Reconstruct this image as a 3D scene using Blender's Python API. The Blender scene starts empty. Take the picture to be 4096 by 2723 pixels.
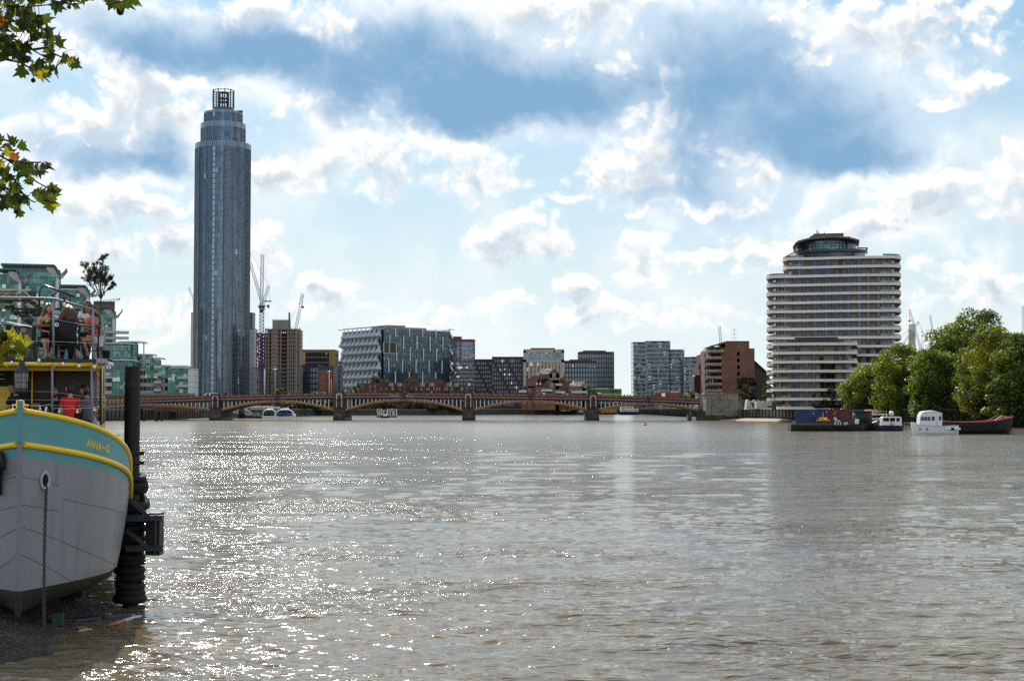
import bpy, bmesh, math, random
import numpy as np
from mathutils import Vector, Matrix
R=math.radians; pi=math.pi; sin=math.sin; cos=math.cos
random.seed(7); rnd=random.random
def ru(a,b): return a+(b-a)*rnd()
scene=bpy.context.scene
COL=scene.collection
# ---------------------------------------------------------------- camera model (photo pixels 4096x2723)
F=6200.0; CU=2048.0; CV=1361.5; TH=math.atan(265.5/F); EYE=5.2
def at(u,v,Y):
    "world point at depth Y seen at photo pixel u,v (used only to measure the layout)"
    dx=(u-CU)/F; dy=(CV-v)/F
    t=Y/(cos(TH)-dy*sin(TH))
    return Vector((dx*t, Y, EYE+t*(sin(TH)+dy*cos(TH))))
def PX(u,Y,v=1560): return at(u,v,Y).x
def PZ(v,Y,u=2048): return at(u,v,Y).z
cam=bpy.data.cameras.new('camera'); camo=bpy.data.objects.new('camera',cam); COL.objects.link(camo)
camo.location=(0,0,EYE); camo.rotation_euler=(pi/2+TH,0,0)
cam.sensor_width=36; cam.lens=36*F/4096; cam.clip_start=0.1; cam.clip_end=20000
scene.camera=camo
# ---------------------------------------------------------------- node helper
class NT:
    def __init__(s,t): s.t=t; s.n=t.nodes; s.l=t.links; s.n.clear()
    def add(s,typ,**k):
        n=s.n.new(typ)
        for a,b in k.items(): setattr(n,a,b)
        return n
    def set(s,sock,v):
        if v is None: return
        if isinstance(v,bpy.types.NodeSocket): s.l.new(v,sock)
        else:
            if hasattr(sock.default_value,'__len__') and not hasattr(v,'__len__'): v=(v,)*len(sock.default_value)
            if hasattr(v,'__len__') and len(sock.default_value)==4 and len(v)==3: v=(*v,1)
            sock.default_value=v
    def m(s,op,a,b=None,c=None,clamp=False):
        n=s.add('ShaderNodeMath',operation=op,use_clamp=clamp)
        for i,x in enumerate((a,b,c)): s.set(n.inputs[i],x) if x is not None else None
        return n.outputs[0]
    def v(s,op,a,b=None,c=None,scale=None):
        n=s.add('ShaderNodeVectorMath',operation=op)
        for i,x in enumerate((a,b,c)): s.set(n.inputs[i],x) if x is not None else None
        if scale is not None: s.set(n.inputs['Scale'],scale)
        return n.outputs['Value'] if op in('LENGTH','DOT_PRODUCT','DISTANCE') else n.outputs[0]
    def sep(s,a): n=s.add('ShaderNodeSeparateXYZ'); s.set(n.inputs[0],a); return n.outputs
    def comb(s,x=0,y=0,z=0):
        n=s.add('ShaderNodeCombineXYZ')
        for i,q in enumerate((x,y,z)): s.set(n.inputs[i],q)
        return n.outputs[0]
    def noise(s,vec,scale=1,detail=4,rough=.5,dist=0,dim='3D',col=False):
        n=s.add('ShaderNodeTexNoise',noise_dimensions=dim)
        if vec is not None: s.l.new(vec,n.inputs['Vector'])
        s.set(n.inputs['Scale'],scale); s.set(n.inputs['Detail'],detail); s.set(n.inputs['Roughness'],rough); s.set(n.inputs['Distortion'],dist)
        return n.outputs['Color'] if col else n.outputs[0]
    def white(s,vec,col=False):
        n=s.add('ShaderNodeTexWhiteNoise',noise_dimensions='3D'); s.l.new(vec,n.inputs['Vector'])
        return n.outputs['Color'] if col else n.outputs['Value']
    def ss(s,x,a,b,o0=0.,o1=1.,kind='SMOOTHSTEP'):
        n=s.add('ShaderNodeMapRange',interpolation_type=kind)
        for i,q in enumerate((x,a,b,o0,o1)): s.set(n.inputs[i],q)
        return n.outputs[0]
    def mix(s,f,a,b,bt='MIX'):
        n=s.add('ShaderNodeMix',data_type='RGBA',blend_type=bt)
        s.set(n.inputs[0],f); s.set(n.inputs[6],a); s.set(n.inputs[7],b)
        return n.outputs[2]
    def bump(s,h,strength=.3,dist=.05):
        n=s.add('ShaderNodeBump'); s.set(n.inputs['Strength'],strength); s.set(n.inputs['Distance'],dist); s.set(n.inputs['Height'],h); return n.outputs[0]
    def coord(s,w='Object'): return s.add('ShaderNodeTexCoord').outputs[w]
    def pos(s): return s.add('ShaderNodeNewGeometry').outputs['Position']
# ---------------------------------------------------------------- materials
MATS={}
def principled(nt,base,rough=.5,metal=0,spec=.5,bump=None,ior=1.5,alpha=None,**k):
    b=nt.add('ShaderNodeBsdfPrincipled')
    nt.set(b.inputs['Base Color'],base); nt.set(b.inputs['Roughness'],rough); nt.set(b.inputs['Metallic'],metal)
    nt.set(b.inputs['Specular IOR Level'],spec); nt.set(b.inputs['IOR'],ior)
    if bump is not None: nt.set(b.inputs['Normal'],bump)
    for a,q in k.items(): nt.set(b.inputs[a.replace('_',' ')],q)
    o=nt.add('ShaderNodeOutputMaterial'); nt.l.new(b.outputs[0],o.inputs[0]); return b
def newmat(name):
    m=bpy.data.materials.new(name); m.use_nodes=True; return m,NT(m.node_tree)
def M(name,col=(.5,.5,.5),rough=.6,var=.15,scale=2.,metal=0,bump=0.,bs=20.,dirt=None,streak=0,spec=.4,**k):
    "weathered paint / stone / metal: base colour with two octaves of mottling, optional rust or dirt patches"
    if name in MATS: return MATS[name]
    m,nt=newmat(name); c=nt.coord()
    n1=nt.noise(c,scale,5,.6); n2=nt.noise(c,scale*9,4,.6)
    f=nt.m('ADD',nt.m('MULTIPLY',nt.m('SUBTRACT',n1,.5),var*2.2),nt.m('MULTIPLY',nt.m('SUBTRACT',n2,.5),var))
    f=nt.m('ADD',f,1.)
    base=nt.v('MULTIPLY',nt.comb(*col),nt.comb(f,f,f))
    if streak:
        sv=nt.v('MULTIPLY',c,(1,1,.08)); s=nt.noise(sv,scale*5,4,.6)
        base=nt.mix(nt.ss(s,.5,.75,0,streak),base,(.06,.05,.04))
    if dirt:
        d=nt.noise(nt.v('ADD',c,(7,3,1)),scale*1.7,7,.7)
        base=nt.mix(nt.ss(d,dirt[1],dirt[1]+.12,0,dirt[2] if len(dirt)>2 else .9),base,dirt[0])
    bp=None
    if bump: bp=nt.bump(nt.noise(c,bs,4,.6),bump,.02)
    principled(nt,base,nt.ss(n2,.3,.7,max(.02,rough-.1),min(1,rough+.1),'LINEAR'),metal,spec,bp,**k)
    MATS[name]=m; return m
def GLASS(name,col=(.05,.09,.12),cell=(1.5,1.5,3),var=.6,rough=.08,metal=.55,light=(.55,.6,.6),lp=.0,bend=.03):
    "opaque window glass at a distance: reflective, each pane its own tone, some with pale blinds"
    if name in MATS: return MATS[name]
    m,nt=newmat(name); c=nt.coord()
    q=nt.v('FLOOR',nt.v('DIVIDE',c,cell)); w=nt.white(q); w2=nt.white(nt.v('ADD',q,(31,7,5)))
    f=nt.ss(w,0,1,1-var,1+var,'LINEAR')
    base=nt.v('MULTIPLY',nt.comb(*col),nt.comb(f,f,f))
    if lp: base=nt.mix(nt.m('GREATER_THAN',w2,1-lp),base,light)
    wc=nt.white(q,True)
    g=nt.add('ShaderNodeNewGeometry').outputs['Normal']
    nn=nt.v('NORMALIZE',nt.v('ADD',g,nt.v('SCALE',nt.v('SUBTRACT',wc,(.5,.5,.5)),scale=bend)))
    principled(nt,base,rough,metal,.6,nn)
    MATS[name]=m; return m
def BRICK(name,col=(.2,.08,.05),mort=(.25,.2,.17),s=1.,var=.3,rough=.85):
    if name in MATS: return MATS[name]
    m,nt=newmat(name); c=nt.coord(); x,y,z=nt.sep(c)
    n=nt.add('ShaderNodeTexBrick'); nt.l.new(nt.comb(nt.m('ADD',x,y),z,0),n.inputs['Vector'])
    nt.set(n.inputs['Scale'],s); nt.set(n.inputs['Color1'],[q*(1-var) for q in col]); nt.set(n.inputs['Color2'],[q*(1+var) for q in col]); nt.set(n.inputs['Mortar'],mort)
    n.inputs['Brick Width'].default_value=.45; n.inputs['Row Height'].default_value=.15; n.inputs['Mortar Size'].default_value=.012
    d=nt.noise(c,.25,6,.65)
    base=nt.mix(nt.ss(d,.35,.7,0,.55),n.outputs[0],[q*.5 for q in col])
    principled(nt,base,rough,0,.3)
    MATS[name]=m; return m
# ---------------------------------------------------------------- mesh builder
class MB:
    def __init__(s): s.v=[]; s.f=[]; s.mi=[]; s.cur=0; s.sm=[]; s.smooth=False
    def mat(s,i): s.cur=i; return s
    def add(s,vs,fs):
        o=len(s.v); s.v.extend([tuple(q) for q in vs]); 
        for f in fs: s.f.append(tuple(i+o for i in f)); s.mi.append(s.cur); s.sm.append(s.smooth)
        return s
    def box(s,x0,y0,z0,x1,y1,z1):
        x0,x1=min(x0,x1),max(x0,x1); y0,y1=min(y0,y1),max(y0,y1); z0,z1=min(z0,z1),max(z0,z1)
        return s.add([(x0,y0,z0),(x1,y0,z0),(x1,y1,z0),(x0,y1,z0),(x0,y0,z1),(x1,y0,z1),(x1,y1,z1),(x0,y1,z1)],
          [(0,3,2,1),(4,5,6,7),(0,1,5,4),(1,2,6,5),(2,3,7,6),(3,0,4,7)])
    def cbox(s,c,d,rz=0,ry=0,rx=0):
        m=Matrix.Translation(c)@Matrix.Rotation(rz,4,'Z')@Matrix.Rotation(ry,4,'Y')@Matrix.Rotation(rx,4,'X')
        a,b,e=[q/2 for q in d]
        vs=[m@Vector(p) for p in [(-a,-b,-e),(a,-b,-e),(a,b,-e),(-a,b,-e),(-a,-b,e),(a,-b,e),(a,b,e),(-a,b,e)]]
        return s.add(vs,[(0,3,2,1),(4,5,6,7),(0,1,5,4),(1,2,6,5),(2,3,7,6),(3,0,4,7)])
    def prism(s,poly,z0,z1,z1s=None):
        "poly: xy outline extruded z0..z1"
        n=len(poly)
        if sum(poly[i][0]*poly[(i+1)%n][1]-poly[(i+1)%n][0]*poly[i][1] for i in range(n))<0: poly=poly[::-1]
        vs=[(x,y,z0) for x,y in poly]+[(x,y,z1) for x,y in poly]
        return s.add(vs,[tuple(range(n))[::-1],tuple(range(n,2*n))]+[(i,(i+1)%n,(i+1)%n+n,i+n) for i in range(n)])
    def slab(s,poly,y0,y1):
        "poly: xz outline extruded along y"
        n=len(poly)
        if sum(poly[i][0]*poly[(i+1)%n][1]-poly[(i+1)%n][0]*poly[i][1] for i in range(n))<0: poly=poly[::-1]
        vs=[(x,y0,z) for x,z in poly]+[(x,y1,z) for x,z in poly]
        return s.add(vs,[tuple(range(n)),tuple(range(n,2*n))[::-1]]+[(i,i+n,(i+1)%n+n,(i+1)%n) for i in range(n)])
    def slabx(s,poly,x0,x1):
        "poly: yz outline extruded along x"
        n=len(poly)
        if sum(poly[i][0]*poly[(i+1)%n][1]-poly[(i+1)%n][0]*poly[i][1] for i in range(n))<0: poly=poly[::-1]
        vs=[(x0,y,z) for y,z in poly]+[(x1,y,z) for y,z in poly]
        return s.add(vs,[tuple(range(n))[::-1],tuple(range(n,2*n))]+[(i,(i+1)%n,(i+1)%n+n,i+n) for i in range(n)])
    def tube(s,pts,r,n=8,caps=True):
        pts=[Vector(p) for p in pts]; k=len(pts)
        rs=r if hasattr(r,'__len__') else [r]*k
        up=None; vs=[]
        for i,p in enumerate(pts):
            t=(pts[min(i+1,k-1)]-pts[max(i-1,0)]).normalized()
            if up is None: up=t.orthogonal().normalized()
            else:
                up=(up-t*up.dot(t)); up=up.normalized() if up.length>1e-5 else t.orthogonal().normalized()
            w=t.cross(up)
            for j in range(n):
                a=2*pi*j/n; vs.append(p+(up*cos(a)+w*sin(a))*rs[i])
        fs=[(i*n+j,i*n+(j+1)%n,(i+1)*n+(j+1)%n,(i+1)*n+j) for i in range(k-1) for j in range(n)]
        sm=s.smooth; s.smooth=True; s.add(vs,fs); s.smooth=False
        if caps: 
            o=len(s.v)-len(vs); 
            s.f.append(tuple(o+j for j in range(n))[::-1]); s.f.append(tuple(o+(k-1)*n+j for j in range(n))); s.mi+= [s.cur]*2; s.sm+=[False]*2
        s.smooth=sm; return s
    def cyl(s,c,r,h,n=16,r2=None):
        c=Vector(c); return s.tube([c,c+Vector((0,0,h))],[r,r if r2 is None else r2],n)
    def lathe(s,c,prof,n=20,sq=(1,1)):
        "prof [(r,z)]"
        vs=[]; k=len(prof)
        for r,z in prof:
            for j in range(n):
                a=2*pi*j/n; vs.append((c[0]+r*cos(a)*sq[0],c[1]+r*sin(a)*sq[1],c[2]+z))
        fs=[(i*n+j,i*n+(j+1)%n,(i+1)*n+(j+1)%n,(i+1)*n+j) for i in range(k-1) for j in range(n)]
        sm=s.smooth; s.smooth=True; s.add(vs,fs); s.smooth=sm; return s
    def ball(s,c,r,n=12,sq=(1,1,1)):
        k=max(5,n//2); prof=[(max(1e-4,sin(pi*i/k))*r,-cos(pi*i/k)*r*sq[2]) for i in range(k+1)]
        return s.lathe(c,prof,n,sq)
    def torus(s,c,Rr,r,axis='Z',n=20,m=8,sq=1.,rot=None):
        vs=[]
        mt=rot if rot is not None else {'Z':Matrix.Identity(3),'Y':Matrix.Rotation(pi/2,3,'X'),'X':Matrix.Rotation(pi/2,3,'Y')}[axis]
        for i in range(n):
            a=2*pi*i/n
            for j in range(m):
                b=2*pi*j/m; p=Vector(((Rr+r*cos(b))*cos(a),(Rr+r*cos(b))*sin(a),r*sq*sin(b))); vs.append(mt@p+Vector(c))
        fs=[(i*m+j,((i+1)%n)*m+j,((i+1)%n)*m+(j+1)%m,i*m+(j+1)%m) for i in range(n) for j in range(m)]
        sm=s.smooth; s.smooth=True; s.add(vs,fs); s.smooth=sm; return s
    def bar(s,p,q,w,h=None,up=(0,0,1)):
        "rectangular bar between two points"
        p=Vector(p); q=Vector(q); t=(q-p).normalized(); h=h or w
        u=Vector(up); 
        if abs(t.dot(u))>.99: u=Vector((0,1,0))
        a=t.cross(u).normalized()*w/2; b=a.cross(t).normalized()*h/2
        vs=[p-a-b,p+a-b,p+a+b,p-a+b,q-a-b,q+a-b,q+a+b,q-a+b]
        return s.add(vs,[(0,1,2,3),(4,7,6,5),(0,4,5,1),(1,5,6,2),(2,6,7,3),(3,7,4,0)])
    def truss(s,p,q,w,n,r=.08,up=(0,0,1),tri=False):
        "square lattice boom"
        p=Vector(p); q=Vector(q); t=(q-p).normalized(); u=Vector(up)
        if abs(t.dot(u))>.99: u=Vector((0,1,0))
        a=t.cross(u).normalized()*w/2; b=a.cross(t).normalized()*w/2
        cs=[-a-b,a-b,a+b,-a+b]
        for c in cs: s.bar(p+c,q+c,r)
        for i in range(n):
            A=p.lerp(q,i/n); B=p.lerp(q,(i+1)/n)
            for k in range(4):
                c,d=cs[k],cs[(k+1)%4]
                if i%2: c,d=d,c
                s.bar(A+c,B+d,r*.6); s.bar(A+c,A+d,r*.6)
        return s
    def xform(s,m,start=0):
        s.v[start:]=[tuple(m@Vector(p)) for p in s.v[start:]]; return s
    def mesh(s,name,mats):
        me=bpy.data.meshes.new(name); me.from_pydata(s.v,[],s.f)
        if not isinstance(mats,(list,tuple)): mats=[mats]
        for m in mats: me.materials.append(m)
        me.polygons.foreach_set('material_index',[min(i,len(mats)-1) for i in s.mi])
        me.polygons.foreach_set('use_smooth',s.sm)
        me.update(); return me
    def build(s,name,mats,parent=None,loc=None,**tags):
        o=bpy.data.objects.new(name,s.mesh(name,mats)); COL.objects.link(o)
        if parent: o.parent=parent
        if loc is not None: o.location=loc
        for a,b in tags.items(): o[a]=b
        return o
def thing(name,label,cat,loc=(0,0,0),rz=0,group=None):
    o=bpy.data.objects.new(name,None); COL.objects.link(o); o.location=loc; o.rotation_euler=(0,0,rz)
    o['label']=label; o['category']=cat
    if group: o['group']=group
    return o
def tag(o,label,cat,group=None,kind=None):
    if label: o['label']=label
    if cat: o['category']=cat
    if group: o['group']=group
    if kind: o['kind']=kind
    return o
def copy_tree(o,parent=None,loc=None,rz=None,label=None):
    c=o.copy(); COL.objects.link(c); c.parent=parent
    if loc is not None: c.location=loc
    if rz is not None: c.rotation_euler=(0,0,rz)
    if label: c['label']=label
    for ch in list(o.children): copy_tree(ch,c)
    return c
def inst(name,me,parent,loc=(0,0,0),rz=0,sc=None):
    o=bpy.data.objects.new(name,me); COL.objects.link(o); o.parent=parent; o.location=loc; o.rotation_euler=(0,0,rz)
    if sc: o.scale=sc
    return o
def bev(o,w=.02,seg=1):
    m=o.modifiers.new('bevel','BEVEL'); m.width=w; m.segments=seg; m.limit_method='ANGLE'; return o
# ---------------------------------------------------------------- sun, sky and clouds
SUN_AZ=-13.; SUN_EL=40.
sun=bpy.data.lights.new('sun','SUN'); sun.energy=4.8; sun.angle=R(.53); sun.color=(1,.95,.86)
suno=bpy.data.objects.new('sun',sun); COL.objects.link(suno)
sd=Vector((sin(R(SUN_AZ))*cos(R(SUN_EL)),cos(R(SUN_AZ))*cos(R(SUN_EL)),sin(R(SUN_EL))))
suno.rotation_euler=sd.to_track_quat('Z','Y').to_euler(); suno.location=(0,0,300)
world=bpy.data.worlds.new('World'); scene.world=world; world.use_nodes=True
nt=NT(world.node_tree)
d=nt.coord('Generated'); dx,dy,dz=nt.sep(d)
hyp=nt.m('SQRT',nt.m('ADD',nt.m('MULTIPLY',dx,dx),nt.m('MULTIPLY',dy,dy)))
az=nt.m('ARCTAN2',dx,dy); te=nt.m('DIVIDE',dz,nt.m('MAXIMUM',hyp,.02))
P=nt.v('SCALE',nt.comb(az,te,0),scale=6.2)          # ~1000 photo pixels per unit
sky=nt.add('ShaderNodeTexSky',sky_type='NISHITA',sun_disc=False,sun_elevation=R(SUN_EL),sun_rotation=R(SUN_AZ),air_density=1.0,dust_density=1.2,ozone_density=2.0).outputs[0]
def pc(u,v):
    p=at(u,v,1000.)-Vector((0,0,EYE)); return (math.atan2(p.x,p.y)*6.2, p.z/math.hypot(p.x,p.y)*6.2)
K=4096/2359
# (centre u, v, radius u, v) in the 2359-wide view; cumulus heaps in white light
WHITE=[(210,280,170,48,1),(330,225,110,75,1),(370,300,80,90,1),(620,40,95,45,1),(745,90,70,60,1),(120,120,110,60,.8),
 (640,405,70,50,1),(740,395,70,48,1),(865,385,75,65,1),(960,330,90,40,.6),(1085,390,105,55,1),(780,250,170,40,.6),(960,290,190,26,.6),
 (1180,545,95,62,1.1),(1250,570,60,40,1.1),(1310,650,60,35,1.1),(1500,580,60,50,1),(1590,595,75,32,1),(1500,645,55,40,1),
 (1540,320,110,85,1),(1440,410,120,55,1),(1310,465,90,18,.8),(1560,478,120,16,.8),(1190,35,85,60,1),(1350,60,110,60,1),(1420,130,50,60,.9),
 (1540,185,35,40,1),(2130,70,180,85,1),(1950,60,120,70,.9),(1880,130,90,30,.7),(2220,205,60,35,1),(2130,235,40,18,.8),(1720,400,50,70,.9),(1720,470,50,30,.8),
 (1990,520,90,32,1),(2100,520,60,30,1),(2170,445,170,48,1),(2330,430,80,70,1),(1770,600,80,45,1),
 (300,480,140,55,1),(120,430,60,30,.6),(390,560,100,60,1),(215,575,80,45,1),(600,600,50,80,.9),(720,650,45,35,1),(760,700,90,45,.9),
 (1150,700,70,28,.8),(1310,720,100,36,.9),(1420,735,60,28,.8),(2250,650,140,45,.9),(2120,690,80,40,.7),(330,740,160,60,.8),(130,720,100,50,.7),
 (900,760,160,45,.6),(1080,740,110,36,.6),(1600,740,140,45,.6),(2000,760,200,50,.6),(560,330,60,40,.4),(1460,0,150,30,.8)]
# soft blue-grey cloud undersides
DARK=[(430,120,250,62,1.15),(330,60,170,50,.6),(610,140,140,36,.6),(1000,100,230,100,.75),(1120,205,330,85,1.15),(1240,250,180,55,1),(880,200,170,70,.7),
 (1800,240,260,110,1),(1650,150,190,110,.6),(1930,330,170,70,1.1),(1990,370,95,35,.9),(1540,40,240,60,.45),(1700,500,150,60,.8),(1500,430,150,36,.9),(1600,360,70,60,.5),
 (160,340,190,60,.85),(370,340,95,60,.6),(320,390,120,32,.6),(100,560,120,50,.45),(590,660,70,70,.35),(1050,428,100,18,.6),(690,425,60,16,.5),(1160,575,70,22,.6),
 (2020,535,70,18,.6),(1300,665,40,12,.5),(2250,560,150,60,.3),(880,430,60,20,.4),(1480,655,50,14,.4),(1950,60,200,60,.2)]
def group_field(name,lst,round_top):
    RS=1.25 if round_top else 1.
    g=bpy.data.node_groups.new(name,'ShaderNodeTree'); g.interface.new_socket('P',in_out='INPUT',socket_type='NodeSocketVector'); g.interface.new_socket('F',in_out='OUTPUT',socket_type='NodeSocketFloat')
    t=NT(g); gi=t.add('NodeGroupInput').outputs[0]; acc=None
    for cu,cv,a,b,w in lst:
        x,y=pc(cu*K,cv*K); q=t.v('MULTIPLY',t.v('SUBTRACT',gi,(x,y,0)),(1000/(a*K*RS),1000/(b*K*RS),0))
        l=t.v('DOT_PRODUCT',q,q)
        if round_top: f=t.m('MULTIPLY_ADD',l,-w*.55,w)
        else: f=t.m('MULTIPLY',t.m('EXPONENT',t.m('MULTIPLY',l,-.75)),w)
        if acc is None: acc=f
        else:
            if round_top: acc=t.m('SMOOTH_MAX',acc,f,.25)
            else: acc=t.m('ADD',acc,f)
    o=t.add('NodeGroupOutput'); t.l.new(acc,o.inputs[0]); return g
GW=group_field('heaps',WHITE,True); GD=group_field('bases',DARK,False)
def call(g,p): n=nt.add('ShaderNodeGroup',node_tree=g); nt.l.new(p,n.inputs[0]); return n.outputs[0]
def dens(p,k):
    w=nt.v('SUBTRACT',nt.noise(p,3.,2,.5,dim='2D',col=True),(.5,.5,.5)); pw=nt.v('ADD',p,nt.v('SCALE',w,scale=.20))
    w2=nt.v('SUBTRACT',nt.noise(p,12,2,.6,dim='2D',col=True),(.5,.5,.5)); pv=nt.v('ADD',pw,nt.v('SCALE',w2,scale=.07))
    n=nt.noise(p,4.6,k,.54,dim='2D')
    vo=nt.add('ShaderNodeTexVoronoi',feature='F1',voronoi_dimensions='2D'); nt.l.new(pv,vo.inputs['Vector']); nt.set(vo.inputs['Scale'],9.); nt.set(vo.inputs['Detail'],2.); nt.set(vo.inputs['Roughness'],.55)
    n=nt.m('ADD',nt.m('MULTIPLY',nt.m('SUBTRACT',n,.5),1.0),nt.m('MULTIPLY',nt.m('SUBTRACT',.40,vo.outputs['Distance']),.42))
    return nt.m('ADD',call(GW,pv),n),pw
f0,pw=dens(P,7); f1,_=dens(nt.v('ADD',P,(-.016,.042,0)),6)
g=nt.m('SUBTRACT',f0,f1)
soft=nt.ss(g,-.25,.25,1.15,.50)
cover=nt.ss(f0,.20,nt.m('ADD',soft,.20))
thick=nt.ss(f0,.42,1.15)
lit=nt.m('MULTIPLY_ADD',g,1.1,nt.m('SUBTRACT',.80,nt.m('MULTIPLY',thick,.88)),clamp=True)
lit=nt.ss(lit,.05,.85)
whitec=nt.mix(lit,(.56,.64,.72),(1.0,.98,.93))
# clear sky: Nishita with a milky summer haze towards the horizon
clear=nt.v('MULTIPLY',nt.v('SCALE',sky,scale=.1),(.62,.72,.74))
hz=nt.ss(te,0.0,.30,1,0,'LINEAR'); hz=nt.m('POWER',hz,1.3)
base=nt.mix(nt.m('MULTIPLY',hz,.93),nt.mix(.55,clear,(.27,.58,.86)),(.80,.87,.86))
big=nt.noise(P,1.6,5,.6,dim='2D'); base=nt.mix(nt.ss(big,.40,.72,0,.65),base,(.82,.88,.89))
pd=nt.v('ADD',P,nt.v('SCALE',nt.v('SUBTRACT',nt.noise(P,2.0,5,.6,dim='2D',col=True),(.5,.5,.5)),scale=.30))
nd=nt.noise(pw,3.2,7,.6,dim='2D')
D=nt.m('MULTIPLY',call(GD,pd),nt.ss(nd,.25,.75,.62,1.35,'LINEAR'))
darkc=nt.mix(nt.ss(D,.45,1.7),(.48,.62,.77),(.215,.39,.59))
c=nt.mix(nt.ss(D,.08,.45,0,.8),base,nt.mix(nt.ss(nd,.38,.58),(.62,.75,.88),(1.0,1.0,.99)))
c=nt.mix(nt.ss(D,.25,1.0),c,darkc)
wcov=nt.m('MULTIPLY',cover,nt.ss(D,.8,1.7,1,.08))
c=nt.mix(wcov,c,nt.mix(nt.ss(D,.4,1.5,0,.85),whitec,darkc))
# the rest of the sky (behind and beside the camera): broken cumulus lit from the front
n3=nt.noise(nt.v('MULTIPLY',d,(1,1,2.2)),3.4,7,.58)
rest=nt.mix(nt.ss(n3,.46,.62,0,1),nt.v('SCALE',sky,scale=.16),(1.5,1.45,1.36))
side=nt.ss(nt.m('ABSOLUTE',az),.36,.5); up=nt.ss(te,.34,.55)
low=nt.ss(dz,-.02,0.0,1,0)
out=nt.m('MAXIMUM',nt.m('MAXIMUM',side,up),low,clamp=True)
rest=nt.mix(low,rest,(.25,.25,.24))
def bgn(col): b=nt.add('ShaderNodeBackground'); nt.l.new(nt.v('SCALE',col,scale=10.),b.inputs[0]); b.inputs[1].default_value=.1; return b.outputs[0]
mx=nt.add('ShaderNodeMixShader'); nt.l.new(out,mx.inputs[0]); nt.l.new(bgn(c),mx.inputs[1]); nt.l.new(bgn(rest),mx.inputs[2])
o=nt.add('ShaderNodeOutputWorld'); nt.l.new(mx.outputs[0],o.inputs[0])
world.cycles.sampling_method='MANUAL'; world.cycles.sample_map_resolution=512
vs=scene.view_settings; vs.view_transform='Standard'; vs.look='None'; vs.exposure=.17; vs.gamma=1
scene.cycles.use_denoising=False; scene.cycles.max_bounces=6; scene.cycles.diffuse_bounces=3; scene.cycles.glossy_bounces=4; scene.cycles.transmission_bounces=6; scene.cycles.transparent_max_bounces=12
scene.cycles.sample_clamp_direct=0; scene.cycles.sample_clamp_indirect=6; scene.cycles.caustics_reflective=False; scene.cycles.caustics_refractive=False
# ---------------------------------------------------------------- river
def water_mat():
    m,nt=newmat('river_water'); p=nt.pos()
    far=nt.m('POWER',nt.v('LENGTH',nt.v('MULTIPLY',p,(1,1,0))),1.)
    q=nt.v('MULTIPLY',p,(.42,1.3,0))
    n1=nt.noise(q,3.0,2.5,.5,.5); n2=nt.noise(q,.8,4,.6,.4)
    patch=nt.noise(nt.v('MULTIPLY',p,(.055,.085,0)),1,5,.65)
    h=nt.m('ADD',n1,nt.m('MULTIPLY',n2,2.0))
    bp=nt.bump(h,nt.m('MULTIPLY',nt.ss(patch,.42,.72,.24,1.0),nt.ss(far,90,420,1,.35)),.262)
    n3=nt.noise(q,.09,4,.6)
    base=nt.mix(nt.ss(n3,.4,.65),(.125,.100,.055),(.105,.088,.055))
    principled(nt,base,nt.ss(far,40,380,.05,.17),0,.5,bp,ior=1.333)
    return m
def wave_grid():
    rs=[]; r=26.
    while r<260: rs.append(r); r+=max(.045,r*r/(1550*5.2)*.55)
    rs=np.array(rs); A=np.linspace(R(-21.5),R(21.5),900)
    X=rs[:,None]*np.tan(A)[None,:]; Y=np.repeat(rs[:,None],len(A),1)
    rng=np.random.RandomState(3); Z=np.zeros_like(X)
    for i in range(60):
        L=.32*(1.062**i)*(.8+.4*rng.rand()) ; L=min(L,16)
        th=rng.normal(0,.45)+.12; k=2*pi/L
        kx,ky=k*sin(th),k*cos(th)
        a=.0050*L**.8*(1 if L<2.5 else (2.5/L)**1.0)*(.6+.8*rng.rand())
        fade=np.clip((L/ (rs*rs/(1550*5.2)*.55*3.0)),0,1)[:,None]**1.5 if True else 1
        warp=.6*np.sin(X*.21+i)+.6*np.sin(Y*.17+i*1.7)
        ph=kx*X+ky*Y+rng.rand()*6.28+warp
        s=np.sin(ph); Z+=a*fade*(s+ .25*np.cos(2*ph))
    amp=.72+.38*np.sin(X*.05+1)*np.sin(Y*.045+.5)
    edge=np.clip((260-rs)/60,0,1)[:,None]
    Z=Z*amp*edge
    nr,nc=X.shape
    co=np.stack([X,Y,Z],-1).reshape(-1,3).astype(np.float32)
    idx=np.arange(nr*nc).reshape(nr,nc)
    f=np.stack([idx[:-1,:-1],idx[:-1,1:],idx[1:,1:],idx[1:,:-1]],-1).reshape(-1,4).astype(np.int32)
    # flat surround: sheets that butt against the grid's edge
    r0,r1=float(rs[0]),float(rs[-1]); t=math.tan(R(21.5)); W=9000.
    extra=np.array([(-r1*t,r1,0),(r1*t,r1,0),(W,r1,0),(-W,r1,0),(-W,W,0),(W,W,0),(-r0*t,r0,0),(r0*t,r0,0),(-W,r0,0),(W,r0,0),(-W,-200,0),(W,-200,0)],np.float32)
    b=nr*nc; ef=[(b+3,b+2,b+5,b+4),(b+10,b+11,b+9,b+8),(b+8,b+6,b+0,b+3),(b+7,b+9,b+2,b+1)]
    co=np.vstack([co,extra]); f=np.vstack([f,np.array(ef,np.int32)])
    me=bpy.data.meshes.new('river'); me.vertices.add(len(co)); me.vertices.foreach_set('co',co.ravel())
    me.loops.add(f.size); me.loops.foreach_set('vertex_index',f.ravel()); me.polygons.add(len(f))
    me.polygons.foreach_set('loop_start',np.arange(0,f.size,4)); me.polygons.foreach_set('loop_total',np.full(len(f),4))
    me.polygons.foreach_set('use_smooth',np.ones(len(f),bool)); me.update(); me.validate()
    me.materials.append(water_mat()); o=bpy.data.objects.new('river',me); COL.objects.link(o); tag(o,'brown grey river water with choppy sunlit ripples','river',kind='structure'); return o
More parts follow.
